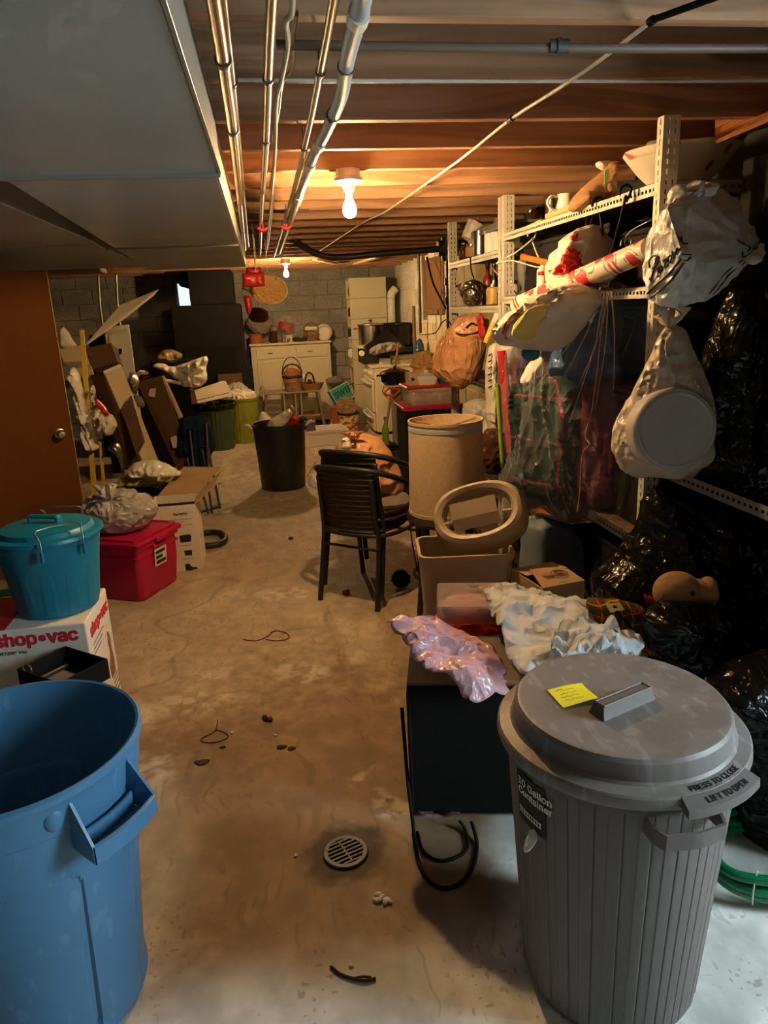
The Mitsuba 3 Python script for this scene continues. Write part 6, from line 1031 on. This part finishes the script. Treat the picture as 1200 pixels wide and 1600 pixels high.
# ------------------------------------------------------------------ hanging from the ceiling at the end of the duct
k = thing('hanging_basket', 'shallow round basket with an orange straw hat hanging from the ceiling', 'basket'); c = at(420, 452, 5.6)
MH = frame3(c, [1, .15, 0], [-.15, .55, .8]); part(k, 'rim', tf(tube([(.135 * math.cos(t), .125 * math.sin(t), 0) for t in np.linspace(0, 6.28, 40)[:-1]], .007, 8, closed=True, raw=True), MH), 'cloth_yellow', True)
part(k, 'straw', tf(blob(.12, .105, .055, (-.01, -.015, .02), .022, .02, 4, 5), MH), 'straw', 40); part(k, 'bowl', tf(lathe([(0, -.07), (.08, -.06), (.125, -.015), (.135, 0), (.125, -.005), (0, -.05)], 40), MH), 'wicker', 35)
part(k, 'handle', tf(tube([(-.13, -.03, 0), (-.17, -.02, .03), (-.19, 0, .02), (-.17, .03, .02), (-.13, .04, 0)], .006, 6), MH), 'cloth_yellow', True); part(k, 'string', tube([c + [0, 0, .1], [c[0], c[1], JB + .195]], .002, 6, raw=True), 'cable_white')
for i, (p_, w, h, Y) in enumerate((((397, 428), .10, .085, 5.2), ((396, 437), .145, .09, 5.1))):
    c = at(*p_, Y); k = thing('red_box', ['upper bright red padded packet hanging beside the duct end', 'lower and larger bright red packet hanging beside the duct end'][i], 'packet'); part(k, 'packet', puff(np.array([c + [-w / 2, 0, -h / 2], c + [w / 2, 0, -h / 2], c + [w / 2, 0, h / 2], c + [-w / 2, 0, h / 2]]), .025, .01, .004, .04, smooth_it=0, D=.03, seed=i), 'red_plastic', True); part(k, 'string', tube([c + [.02, 0, h / 2 - .01], [c[0] + .02, c[1], JB + .195]], .002, 6, raw=True), 'cable_white')
k = thing('red_bell', 'dark red pointed ornament hanging under the red packets', 'ornament'); part(k, 'body', pillow([(379, 464), (386, 460), (393, 464), (395, 480), (389, 494), (385, 488)], 5.3, .04, .01, .004, .05, seed=3), 'red_plastic', True); part(k, 'string', tube([at(386, 462, 5.3), at(388, 425, 5.3), at(388, 405, 5.3)], .002, 6), 'cable_white', True)
k = thing('hanging_paper_bag', 'grey brown paper bag hanging under the straw basket', 'paper bag'); part(k, 'bag', pillow([(390, 480), (418, 482), (420, 500), (412, 505), (388, 503)], 7.5, .02, .02, .006, .08, seed=4), 'cardboard_dark', True); c = at(404, 483, 7.5); part(k, 'string', tube([c, [c[0], c[1], JB + .195]], .002, 6, raw=True), 'cable_white')

# ------------------------------------------------------------------ left foreground: printed vacuum carton, teal can, black tray
k = thing('printed_carton', 'large white carton with big red lettering under the teal can', 'carton'); bx0, bx1, by0, by1, bh = -1.36, -.772, 2.672, 3.04, .486
part(k, 'body', bx(bx0, bx1, by0, by1, 0, bh, .004), 'carton_white', False)
part(k, 'red_panel', bx(bx0 + .002, -1.06, by0 + .004, by1 - .01, bh - .001, bh + .0012, 0), 'print_red', False)
part(k, 'top_seam', bx(bx0 + .01, bx1 - .01, 2.848, 2.856, bh - .001, bh + .001, 0), 'cardboard', False)
tz = at(60, 1005, by0)[2]; tx = at(123, 1000, by0)[0]
m = text('shop•vac', .058, frame3([0, by0 - .0015, 0], [1, 0, 0], [0, 0, 1]), .0015, True); w = m.bounds[1][0]; m.apply_transform(trimesh.transformations.translation_matrix([0, 0, 0])); s_ = .30 / w
heavy = lambda: (lambda m: cat(*[trimesh.Trimesh(m.vertices + [dx, dz, 0], m.faces, process=False) for dx in (-.0016, .0016) for dz in (-.001, .001)]))(meshkit.text_mesh('shop•vac', .058 * s_, .002, True))
part(k, 'front_lettering', tf(heavy(), frame3([tx - .30, by0 - .0005, tz], [1, 0, 0], [0, 0, 1])), 'print_red', False)
part(k, 'side_lettering', tf(heavy(), frame3([bx1 + .0005, by0 + .045, bh - .085], [0, 1, 0], [0, 0, 1])), 'print_red', False)
part(k, 'small_print', tf(meshkit.text_mesh('WET/DRY VAC', .011, .0012, True), frame3([tx - .295, by0 - .0005, tz - .035], [1, 0, 0], [0, 0, 1])), 'print_black', False)
for i in range(3): part(k, 'side_print_line', bx(bx1 - .001, bx1 + .001, by0 + .06, by0 + .24 - .03 * i, bh - .125 - .02 * i, bh - .118 - .02 * i, 0), 'print_grey', False)
part(k, 'vacuum_picture', tf(trimesh.creation.extrude_polygon(sg.Polygon([(0, 0), (.07, .0), (.075, .06), (.06, .11), (.065, .15), (.05, .19), (.03, .20), (.02, .15), (.03, .11), (-.005, .05)]), .0015, engine='earcut'), frame3([bx1 + .0003, by0 + .25, .12], [0, 1, 0], [0, 0, 1])), 'wood_brown', False)
for i in range(4): part(k, 'side_print_line', bx(bx1 - .001, bx1 + .001, by0 + .27, by0 + .37, .10 - .022 * i, .108 - .022 * i, 0), 'print_grey', False)
tcx = at(86, 900, 2.88)[0]; tb = np.array([tcx, 2.875, bh + .002])
k = thing('teal_can', 'teal plastic can with a clamped lid standing on the printed carton', 'trash can')
def tr(th, r, z): return r + .0025 * ((np.degrees(th) % 30) < 15) * (.03 < z < .21) if r > .12 else np.full_like(th, r)
part(k, 'body', lathe([(0, .002), (.145, 0), (.15, .006), (.154, .025), (.155, .035), (.176, .205), (.177, .215), (.181, .225), (.184, .25), (.195, .30), (.205, .302), (.206, .312), (.196, .314), (.15, .02), (0, .02)], 180, tb, tr), 'teal_plastic', 28)
o = part(k, 'lid', lathe([(0, .352), (.05, .351), (.12, .347), (.165, .338), (.172, .330), (.176, .322), (.197, .322), (.206, .318), (.209, .306), (.205, .306), (0, .318)], 72, tb), 'teal_plastic', 28)
part(o, 'grip', mv(cat(box(.13, .03, .014, (0, 0, .372), .006), box(.016, .03, .03, (-.06, 0, .358), .004), box(.016, .03, .03, (.06, 0, .358), .004)), tb, -20), 'teal_plastic', False)
for a, nm in ((-1.05, 'wire_bail'), (1.5, 'wire_bail')):
    d = np.array([math.cos(a), math.sin(a), 0]); n_ = np.array([-d[1], d[0], 0]); q = [tb + d * r + n_ * s + [0, 0, z] for r, s, z in ((.207, -.075, .265), (.213, -.075, .30), (.205, -.075, .335), (.168, -.07, .365), (.168, .07, .365), (.205, .075, .335), (.213, .075, .30), (.207, .075, .265))]
    part(k, nm, tube(q, .0035, 8, 3), 'steel', True); part(k, 'bail_clip', cat(*[tf(box(.018, .012, .04, (0, 0, 0), .003), frame3(tb + d * .206 + n_ * s + [0, 0, .27], d, n_)) for s in (-.075, .075)]), 'teal_plastic', False)
q = [gr(x, y, .40) for x, y in ((24, 1046), (100, 1002), (168, 1029), (92, 1068))]; ex, ey = q[2] - q[3], q[0] - q[3]; W, Dp = np.linalg.norm(ex), np.linalg.norm(ey); MQ = frame3(q[3], ex, ey)
k = thing('black_tray', 'open black square box on a pale carton behind the blue can', 'open box')
for nm, mm in (('side', bx(0, W, 0, .006, -.075, 0, .001)), ('side', bx(0, W, Dp - .006, Dp, -.075, 0, .001)), ('side', bx(0, .006, 0, Dp, -.075, 0, .001)), ('side', bx(W - .006, W, 0, Dp, -.075, 0, .001)), ('bottom', bx(0, W, 0, Dp, -.078, -.072, .001))): part(k, nm, tf(mm, MQ), 'black_matte', False)
part(k, 'glass_sheet', tf(bx(.03, W - .05, .03, Dp - .03, -.069, -.066, 0), MQ), 'cloth_grey', False); part(k, 'inner_rail', tf(cat(bx(.02, W - .03, Dp - .045, Dp - .03, -.065, -.05), bx(.02, .035, .02, Dp - .03, -.065, -.05)), MQ), 'dark_iron', False); part(k, 'wire_ring', tf(tube([(.012, Dp * .8 + .025 * math.cos(t), .005 + .02 * math.sin(t)) for t in np.linspace(0, 6.28, 16)[:-1]], .002, 6, closed=True), MQ), 'galv', True)
k = thing('pale_carton', 'pale pinkish printed carton under the black open box', 'carton'); part(k, 'body', tf(bx(.015, W - .012, .01, Dp - .01, -.40, -.0785, .003), MQ), 'carton_pink', False)
part(k, 'picture', tf(bx(W - .10, W - .05, .0085, .011, -.20, -.10, 0), MQ), 'print_red', False); part(k, 'side_picture', tf(bx(W - .0125, W - .011, .05, .16, -.25, -.12, 0), MQ), 'wood_brown', False)
solo('clear_pouch', 'pale clear plastic pouch on the floor left of the teal can', 'plastic bag', pillow([(18, 890), (26, 876), (38, 882), (46, 920), (42, 940), (24, 936), (16, 915)], 4.2, .07, .014, .01, .06, seed=161), 'clear_milky', True)

# ------------------------------------------------------------------ red tote with a bag, white carton, black bag heap, hose
Fc = np.array([-.83, 4.05, 0]); sd, ld = np.array([.45, .893, 0]), np.array([-.893, .45, 0]); rc = Fc + sd * .20 + ld * .285; ra = math.degrees(math.atan2(-ld[1], -ld[0]))
k = thing('red_tote', 'crimson plastic storage tote with a latched lid on the floor', 'tote')
part(k, 'body', mv(tote(.60, .42, .345, .88, .014, .004, r=.035), rc, ra), 'red_tote', 35)
part(k, 'lid', mv(cat(box(.625, .445, .03, (0, 0, .352), .010), tf(tote(.59, .41, .016, .98, .02), trimesh.transformations.translation_matrix([0, 0, .366]))), rc, ra), 'red_tote', False)
part(k, 'belt', mv(cat(*[box(.575 if i < 2 else .012, .012 if i < 2 else .40, .014, (0 if i < 2 else (i * 2 - 5) * .283, (i * 2 - 1) * .198 if i < 2 else 0, .27), .004) for i in range(4)]), rc, ra), 'red_tote', False)
part(k, 'latch', mv(box(.03, .11, .035, (.315, 0, .345), .008), rc, ra), 'red_tote', False); part(k, 'handle', mv(box(.03, .13, .03, (.295, 0, .30), .008), rc, ra), 'red_tote', False)
lbq = [(0.288, .04, .30), (.288, .16, .30), (.283, .16, .20), (.283, .04, .20)]; lbq = [(.298 , -.06, .285), (.298, .055, .285), (.289, .055, .175), (.289, -.06, .175)]
o = part(k, 'label', mv(slab(lbq, .002), rc, ra), 'white_plastic', False, 'white paper label')
for i in range(3): part(o, 'print', mv(slab([(.2995 - .001 * i - .001, -.05, .268 - .03 * i), (.2995 - .001 * i - .001, .04 - .03 * (i == 1), .268 - .03 * i), (.2985 - .001 * i - .001, .04 - .03 * (i == 1), .250 - .03 * i), (.2985 - .001 * i - .001, -.05, .250 - .03 * i)], .0018), rc, ra), 'print_black', False)
k = thing('white_bag', 'tied greyish white plastic bag sitting on the crimson tote', 'plastic bag'); wc2 = at(190, 835, 4.3) * [1, 1, 0] + [0, 0, .385]
part(k, 'bag', mv(blob(.215, .16, .12, (0, 0, .115), .02, .07, 12, 5), wc2), 'bag_grey', 45)
cn = wc2 + [-.01, -.09, .20]
for i in range(9): a = i / 9 * 6.28; part(k, 'fold', tube([cn, cn + [.06 * math.cos(a), -.035 * abs(math.sin(a)) - .015, .045 * math.sin(a)], cn + [.12 * math.cos(a), -.03 * abs(math.sin(a)) - .02, .085 * math.sin(a) - .02]], .010, 8, r1=.003), 'bag_grey', True)
part(k, 'knot', ruffle(cn + [-.02, -.01, .0], .045, .085, 5), 'bag_white', True)
wx0, wx1, wy = at(283, 850, 4.6)[0] - .17, at(317, 895, 4.56)[0], 4.56; wh = at(300, 788, wy)[2]
k = thing('white_carton', 'white printed carton standing open behind the crimson tote', 'carton'); part(k, 'body', mv(carton(wx1 - wx0, .30, wh, .005, True), [(wx0 + wx1) / 2, wy + .15, 0], 0), 'carton_white', False)
part(k, 'inside', bx(wx0 + .006, wx1 - .006, wy + .006, wy + .294, wh - .06, wh - .055, 0), 'black_matte', False)  # black sheet stands in for the shade inside the open carton
part(k, 'flap', slab([(wx0 + .02, wy + .30, wh), (wx1, wy + .30, wh), (wx1 + .14, wy + .52, wh + .12), (wx0 + .18, wy + .52, wh + .14)], .005), 'cardboard', False, 'open brown flap')
part(k, 'flap', slab([(wx1, wy + .005, wh), (wx1, wy + .295, wh), (wx1 + .16, wy + .29, wh + .14), (wx1 + .13, wy + .02, wh + .10)], .005), 'cardboard', False, 'open brown flap'); part(k, 'flap', slab([(wx0, wy, wh), (wx0, wy + .29, wh), (wx0 - .13, wy + .28, wh + .03), (wx0 - .13, wy, wh + .02)], .005), 'cardboard_dark', False)
part(k, 'heading', tf(meshkit.text_mesh('Benefits', .017, .001, True), frame3([wx1 - .14, wy - .0005, wh - .065], [1, 0, 0], [0, 0, 1])), 'print_black', False)
for i in range(4): part(k, 'print_line', bx(wx1 - .2, wx1 - .03 - .05 * (i % 2), wy - .001, wy + .001, wh - .095 - .018 * i, wh - .091 - .018 * i, 0), 'print_grey', False)
def wp_(pts, z, x): return tf(trimesh.creation.extrude_polygon(sg.Polygon(pts), .0015, engine='earcut'), frame3([wx1 - .2 + x, wy - .0003, z], [1, 0, 0], [0, 0, 1]) @ np.diag([1, 1, 1, 1]))
part(k, 'picture', wp_([(0, 0), (.065, 0), (.07, .045), (.055, .05), (.01, .048), (-.005, .04)], wh - .245, .085), 'print_black', False); part(k, 'picture', wp_([(.005, 0), (.045, 0), (.05, .03), (.03, .036), (0, .03)], wh - .335, .10), 'print_black', False); part(k, 'picture', wp_([(0, .01), (.03, 0), (.05, .01), (.075, .012), (.07, .025), (.04, .03), (.025, .055), (0, .05)], wh - .445, .095), 'print_black', False)
for i in range(2): part(k, 'print_line', bx(wx1 - .115, wx1 - .05, wy - .001, wy + .001, wh - .27 - .09 * i, wh - .266 - .09 * i, 0), 'print_grey', False)
k = thing('garbage_bag', 'slumped black garbage bag on the floor behind the crimson tote', 'garbage bag'); g = at(232, 790, 5.15); part(k, 'bag', blob(.27, .22, .20, [g[0], 5.2, .2], .025, .10, 14, 5), 'bag_black', 40)
part(k, 'bag_rim', blob(.25, .2, .09, [g[0], 5.2, .37], .012, .08, 15, 4), 'bag_black', 40)
solo('olive_cloth', 'olive yellow folded cloth lying on the slumped black bag', 'cloth', pillow([(180, 758), (186, 746), (210, 738), (250, 735), (272, 740), (262, 752), (225, 758), (195, 762)], 5.0, .10, .014, .02, .07, seed=171), 'olive_cloth', True)
solo('white_bag_heap', 'crumpled white plastic bag draped over the olive yellow cloth', 'plastic bag', pillow([(192, 742), (205, 725), (225, 719), (255, 721), (270, 730), (284, 738), (280, 745), (262, 744), (248, 752), (230, 746), (205, 748)], 4.98, .10, .011, .026, .06, seed=172), 'bag_bright', True)
solo('black_hose', 'black ribbed hose end curling on the floor right of the white carton', 'hose', tube([gr(305, 838, .025), gr(325, 832, .025), gr(345, 833, .025), gr(352, 842, .025), gr(342, 850, .025), gr(318, 853, .025), gr(300, 852, .025)], .022, 12), 'hose_dark', True)

# ------------------------------------------------------------------ leaning boards and cartons behind the brown door
def board(name, label, c_, q, th, m, **kw): return solo(name, label, c_, slab([at(*p) for p in q], th), m, False, **kw)
k = thing('long_carton', 'long narrow cardboard carton leaning with a torn pale side', 'carton')
part(k, 'dark_face', slab([at(143, 586, 5.7), at(162, 581, 5.6), at(250, 790, 5.4), at(222, 800, 5.5)], .02), 'cardboard_dark', False); part(k, 'pale_face', slab([at(162, 581, 5.6), at(188, 570, 5.75), at(262, 760, 5.6), at(250, 790, 5.42)], .015), 'cardboard_pale', False)
part(k, 'torn_flap', slab([at(190, 640, 5.5), at(205, 618, 5.52), at(226, 690, 5.4), at(214, 712, 5.38)], .012), 'cardboard_dark', False); part(k, 'tape', slab([at(161, 580, 5.57), at(187, 569, 5.72), at(189, 574, 5.71), at(163, 585, 5.56)], .006), 'white_plastic', False)
board('brown_carton', 'brown carton standing on the long leaning carton', 'carton', [(140, 548, 5.9), (178, 540, 5.9), (188, 569, 5.85), (150, 581, 5.85)], .16, 'cardboard_dark')
k = thing('leaning_board', 'wide brown cardboard sheet leaning in front of the dark green can', 'cardboard sheet'); part(k, 'sheet', slab([at(214, 598, 6.6), at(253, 588, 6.6), at(305, 735, 6.1), at(290, 760, 6.1)], .03), 'cardboard_dark', False); part(k, 'pale_edge', slab([at(253, 588, 6.58), at(256, 588, 6.6), at(285, 652, 6.36), at(281, 654, 6.34)], .02), 'cardboard_pale', False)
part(k, 'label', slab([at(234, 608, 6.50), at(244, 606, 6.50), at(242, 621, 6.45), at(232, 619, 6.45)], .004), 'carton_pink', False); part(k, 'label', slab([at(266, 684, 6.24), at(276, 680, 6.24), at(278, 700, 6.18), at(270, 700, 6.18)], .004), 'carton_pink', False)
board('white_board', 'long white board slanting up towards the duct', 'board', [(132, 540, 6.1), (186, 478, 6.6), (247, 453, 7.0), (240, 462, 7.0), (200, 494, 6.7), (140, 536, 6.15)], .03, 'white_paint')
k = thing('spare_door', 'upright white door panel behind the long leaning carton', 'door panel'); q = [at(163, 511, 6.6), at(201, 505, 6.6), at(190, 585, 6.6), at(172, 570, 6.6)]; part(k, 'sheet', slab([at(163, 511, 6.6), at(201, 507, 6.6), at(201, 507, 6.6) * [1, 1, 0], at(163, 511, 6.6) * [1, 1, 0]], .03), 'white_paint', False); part(k, 'rail', slab([at(166, 518, 6.57), at(198, 514, 6.57), at(198, 518, 6.57), at(166, 522, 6.57)], .02), 'cream_paint', False); part(k, 'stile', slab([at(170, 522, 6.57), at(174, 521, 6.57), at(178, 590, 6.57), at(174, 592, 6.57)], .02), 'cream_paint', False); part(k, 'latch_hole', slab([at(186, 545, 6.57), at(190, 544, 6.57), at(190, 553, 6.57), at(186, 554, 6.57)], .012), 'black_matte', False)
solo('yellow_pole', 'yellow wooden pole standing in front of the leaning cartons', 'pole', tf(box(.03, .022, 1, b=.004), np.eye(4)) if False else slab([at(125, 516, 5.3), at(131, 515, 5.3), at(159, 866, 5.1), at(151, 868, 5.1)], .02), 'yellow_paint', False)
solo('yellow_stick', 'second shorter yellow stick low between the boards', 'stick', slab([at(154, 690, 5.45), at(158, 690, 5.45), at(174, 845, 5.3), at(168, 846, 5.3)], .015), 'yellow_paint', False)
board('pale_carton_end', 'pale carton end lying behind the yellow pole', 'carton', [(98, 553, 5.8), (132, 546, 5.8), (138, 570, 5.75), (106, 572, 5.75)], .14, 'cardboard_pale')
board('small_pale_board', 'small pale board under the pale carton end', 'board', [(118, 580, 5.75), (142, 572, 5.75), (146, 584, 5.7), (128, 590, 5.7)], .05, 'cardboard_pale')
solo('white_cloth', 'crumpled white cloth piled behind the brown door edge', 'cloth', pillow([(92, 510), (97, 508), (108, 520), (114, 532), (122, 540), (110, 546), (96, 546)], 5.9, .08, .014, .012, .06, seed=181), 'cloth_white', True)
solo('white_bag', 'long white plastic bag hanging beside the brown door', 'plastic bag', pillow([(108, 578), (116, 573), (124, 590), (132, 625), (142, 660), (155, 694), (152, 702), (140, 702), (128, 690), (122, 650), (112, 610)], 5.15, .06, .010, .03, .09, knot=(112, 576), pleat=.03, seed=182, stretch=(.5, 3), ang=.25), 'bag_bright', True)
k = thing('clear_bag', 'clear plastic bag with red contents hanging right of the long white bag', 'plastic bag'); part(k, 'bag', pillow([(138, 606), (148, 603), (150, 612), (146, 630), (160, 638), (175, 648), (183, 660), (180, 676), (166, 684), (152, 674), (144, 650), (140, 625)], 5.1, .07, .010, .03, .08, knot=(145, 605), pleat=.03, seed=183, stretch=(.6, 2), ang=-.4), 'bag_white', True); part(k, 'red_content', pillow([(146, 620), (152, 622), (168, 640), (172, 650), (160, 646), (150, 634)], 5.03, .03, .01, .006, .04, seed=184), 'red_plastic', True)
k = thing('metal_fan', 'curved grey metal housing standing low between boards', 'metal housing'); part(k, 'shell', pillow([(166, 704), (176, 691), (186, 692), (193, 705), (196, 735), (190, 745), (186, 722), (178, 706)], 5.35, .06, .012, .002, .1, seed=185), 'galv', True)
solo('foil_bag', 'silver grey plastic wad between the long carton and the brown sheet', 'plastic bag', pillow([(200, 585), (208, 580), (218, 590), (217, 605), (212, 618), (204, 612)], 6.3, .08, .012, .016, .05, seed=186), 'foil', True)
solo('grey_rag', 'pale rag hanging behind the torn pale carton side', 'cloth', pillow([(208, 618), (218, 616), (229, 632), (222, 640), (210, 632)], 6.3, .06, .012, .01, .05, seed=187), 'cloth_grey', True)
k = thing('folded_stroller', 'folded stroller with navy blue cloth and grey legs', 'stroller')
part(k, 'cloth', pillow([(283, 655), (300, 648), (318, 648), (328, 662), (338, 690), (338, 702), (326, 716), (322, 742), (304, 742), (296, 718), (276, 712), (278, 680)], 6.2, .11, .013, .018, .07, seed=191, stretch=(.6, 1.8)), 'navy_cloth', True)
for a, b in (((292, 715), (312, 792)), ((300, 715), (326, 803)), ((316, 700), (332, 805)), ((325, 700), (344, 795)), ((296, 670), (304, 740)), ((322, 660), (326, 735))): part(k, 'leg', tube([at(*a, 6.08), at(*b, 5.95)], .010, 8, raw=True), 'dark_iron')
part(k, 'cross_bar', tube([at(314, 800, 5.97), at(344, 792, 5.95)], .010, 8, raw=True), 'dark_iron'); part(k, 'wheel', tf(lathe([(.0, -.012), (.03, -.012), (.036, 0), (.03, .012), (0, .012)], 20), frame3(gr(312, 802, .036), [0, 1, 0], [0, 0, 1])), 'black_plastic', True)
bottle(338, 712, 6.3, .0, .035, .18, 'white_plastic', 'small white bottle with a yellow cap beside the navy stroller', 'yellow_paint')
# bins by the left rear
def bin_(c, r0, r1, h, m, label, ribs=28):
    k = thing('trash_can', label, 'trash can'); rb = lambda th, r, z: r + .004 * (((th / 6.2832 * ribs) % 1) < .5) * (.05 < z < h * .88) if r > .1 else np.full_like(th, r)
    part(k, 'body', lathe([(0, .004), (r0 * .97, 0), (r0, .01)] + [(r0 + (r1 - r0) * t, .02 + (h - .06) * t) for t in np.linspace(0, 1, 6)] + [(r1 + .012, h - .035), (r1 + .018, h - .005), (r1 + .01, h), (r1 - .005, h), (r0 - .01, .02), (0, .02)], 168, c, rb), m, 28); return k
gb2 = np.array([-.70, 9.05, 0]); zg = at(340, 632, 8.9)[2]; k = bin_(gb2, .19, .225, zg, 'green_plastic', 'dark green ribbed bin with a black liner at the left rear'); part(k, 'liner', lathe([(.232, zg - .07), (.246, zg - .02), (.24, zg + .012), (.22, zg + .008), (.21, zg - .06)], 60, gb2, lambda th, r, z: r * (1 + .02 * np.sin(th * 9) + .015 * np.sin(th * 23))), 'bag_black', True)
ob = np.array([-.40, 9.42, 0]); zo = at(382, 622, 9.3)[2]; bin_(ob, .18, .205, zo, 'olive_plastic', 'olive green ribbed bin stuffed with white plastic at the left rear')
solo('white_stuffing', 'white plastic stuffing bulging from the olive green bin', 'plastic bag', blob(.18, .18, .09, ob + [0, 0, zo + .01], .025, .06, 21, 5), 'bag_bright', 40); solo('grey_stuffing', 'grey clear plastic bulging behind the white stuffing of the olive bin', 'plastic bag', blob(.14, .1, .10, ob + [-.05, .14, zo + .07], .02, .06, 22, 4), 'clear_milky', 40)
k = thing('cream_box', 'cream coloured box with a dark lid line lying on the dark green bin', 'box'); q = [at(300, 612, 8.8), at(350, 595, 8.9), at(361, 618, 8.9), at(307, 630, 8.8)]; part(k, 'body', slab(q, .22), 'white_enamel', False); e = (q[3] - q[0]); part(k, 'lid_line', tube([q[0] + e * .72 + (q[0] - q[1]) * 0 + np.array([0, -.112, 0]), q[1] + (q[2] - q[1]) * .75 + np.array([0, -.112, 0])], .004, 6, raw=True), 'black_matte')
board('dark_carton', 'dark carton end left of the cream coloured box', 'carton', [(275, 612, 8.7), (301, 608, 8.75), (307, 630, 8.75), (280, 632, 8.7)], .2, 'cardboard_dark')
solo('clear_sack', 'large milky plastic bag above the cream coloured box', 'plastic bag', pillow([(232, 572), (250, 565), (268, 575), (295, 565), (318, 556), (326, 555), (323, 572), (325, 592), (312, 606), (285, 606), (272, 590), (255, 578)], 8.2, .14, .016, .03, .09, seed=201), 'bag_bright', True)
solo('gold_bag', 'gold brown crumpled bag behind the large milky bag', 'bag', pillow([(240, 560), (252, 548), (270, 545), (285, 552), (284, 560), (270, 568), (252, 568)], 8.8, .12, .018, .02, .07, seed=202), 'gold_bag', True)
solo('pale_stick', 'pale stick end poking out under the large milky bag', 'stick', slab([at(251, 591, 7.9), at(288, 598, 8.1), at(287, 602, 8.1), at(253, 595, 7.9)], .03), 'white_paint', False)
# dark furnace and tank in the shadows
f0, f1 = at(318, 560, 9.6), at(386, 560, 9.6); k = thing('furnace', 'dark furnace cabinet in the shadows left of the dresser', 'furnace'); part(k, 'cabinet', bx(f0[0] - .35, f1[0] - .03, 9.7, 10.4, 0, 1.72, .01), 'dark_furnace', False); part(k, 'door', bx(f0[0] - .25, f1[0] - .13, 9.68, 9.7, .3, 1.2, .01), 'black_matte', False); part(k, 'flue', tube([(f0[0], 10.0, 1.7), (f0[0], 10.0, 1.95), (f0[0] - .2, 10.1, 2.05)], .09, 16), 'dark_iron', True); part(k, 'plenum', bx(f0[0] - .1, f1[0] - .1, 9.75, 10.35, 1.72, 2.13, .01), 'dark_furnace', False)
for i, (px, py, Y, w, h, m, lab) in enumerate(((360, 600, 9.55, .3, .25, 'cardboard_dark', 'small brown box in front of the dark furnace'), (385, 590, 9.7, .16, .2, 'dark_furnace', 'little dark box between furnace and dresser'), (275, 640, 8.95, .5, at(262, 566, 8.8)[2], 'black_matte', 'big black carton supporting the milky bag'), (225, 620, 8.0, .9, .95, 'black_matte', 'wide black cupboard behind the leaning brown sheet'))):
    p = at(px, py, Y); zz = 0 if i > 1 else 0; hh = h if i > 1 else p[2] + .12; solo('dark_box', lab, 'box', mv(carton(w, .35, hh), [p[0], Y + .2, 0], 3 * i), m, False)
k = thing('water_heater', 'dark cylindrical tank with chrome fittings in the shadows behind the white board', 'tank'); p = at(165, 500, 8.9); part(k, 'tank', lathe([(0, 0), (.27, 0), (.28, .02), (.28, 1.35), (.26, 1.40), (0, 1.43)], 40, [p[0], 9.2, .02]), 'dark_furnace', 35); 
for s in (-.1, .1): part(k, 'pipe', tube([(p[0] + s, 9.2, 1.42), (p[0] + s, 9.2, 1.75), (p[0] + s + .03, 9.2, 2.1)], .014, 8), 'galv', True)
part(k, 'valve', blob(.03, .03, .045, [p[0] + .1, 9.16, 1.66]), 'steel', True)
solo('work_bench', 'long dark workbench along the shadowed left wall', 'workbench', cat(bx(-3.2, -2.3, 6.9, 9.0, .86, .92), *[bx(x, x + .07, y, y + .07, 0, .86) for x in (-3.15, -2.42) for y in (7.0, 8.8)]), 'black_matte', False)
k = thing('small_lamp', 'white and maroon odds box on the wide black cupboard', 'box'); p = at(214, 548, 8.0); part(k, 'shade', mv(blob(.06, .05, .035, (0, 0, .06), .01, .04, 3, 3), [p[0], 8.15, .96]), 'cloth_white', True); part(k, 'base', mv(lathe([(0, 0), (.05, 0), (.06, .03), (.04, .06), (0, .06)], 24), [p[0] + .02, 8.12, .953]), 'maroon', True)
solo('tan_shelf', 'brown shelf hanging beneath the joists beyond the side duct', 'shelf', bx(-2.35, -1.35, 6.75, 7.0, 1.98, 2.02), 'wood_brown', False)
k = thing('pendant_chain', 'thin bent wire hanging near the slanting white board', 'wire'); part(k, 'wire', tube([at(200, 440, 6.9), at(198, 455, 6.9), at(194, 462, 6.9), at(190, 470, 6.9), at(197, 448, 6.9)], .004, 6), 'galv', True)
# shelf top at the right edge
k = thing('shade_crate', 'dark crate added for the shade on the top shelf at the right edge beyond the bowl', 'crate'); part(k, 'body', bx(1.52, 1.84, 1.5, 2.28, 1.55, 1.98, .006), 'black_matte', False); part(k, 'strap', bx(1.515, 1.845, 1.75, 1.79, 1.545, 1.985, .003), 'dark_iron', False)  # dark filler added where the corner lies in shade
solo('orange_plywood', 'orange plywood sheet propped under the joists at the upper right', 'plywood', slab([at(1118, 222, 2.5), at(1290, 150, 2.2), at(1290, 168, 2.75), at(1118, 172, 2.85)], .012), 'orange_wood', False)
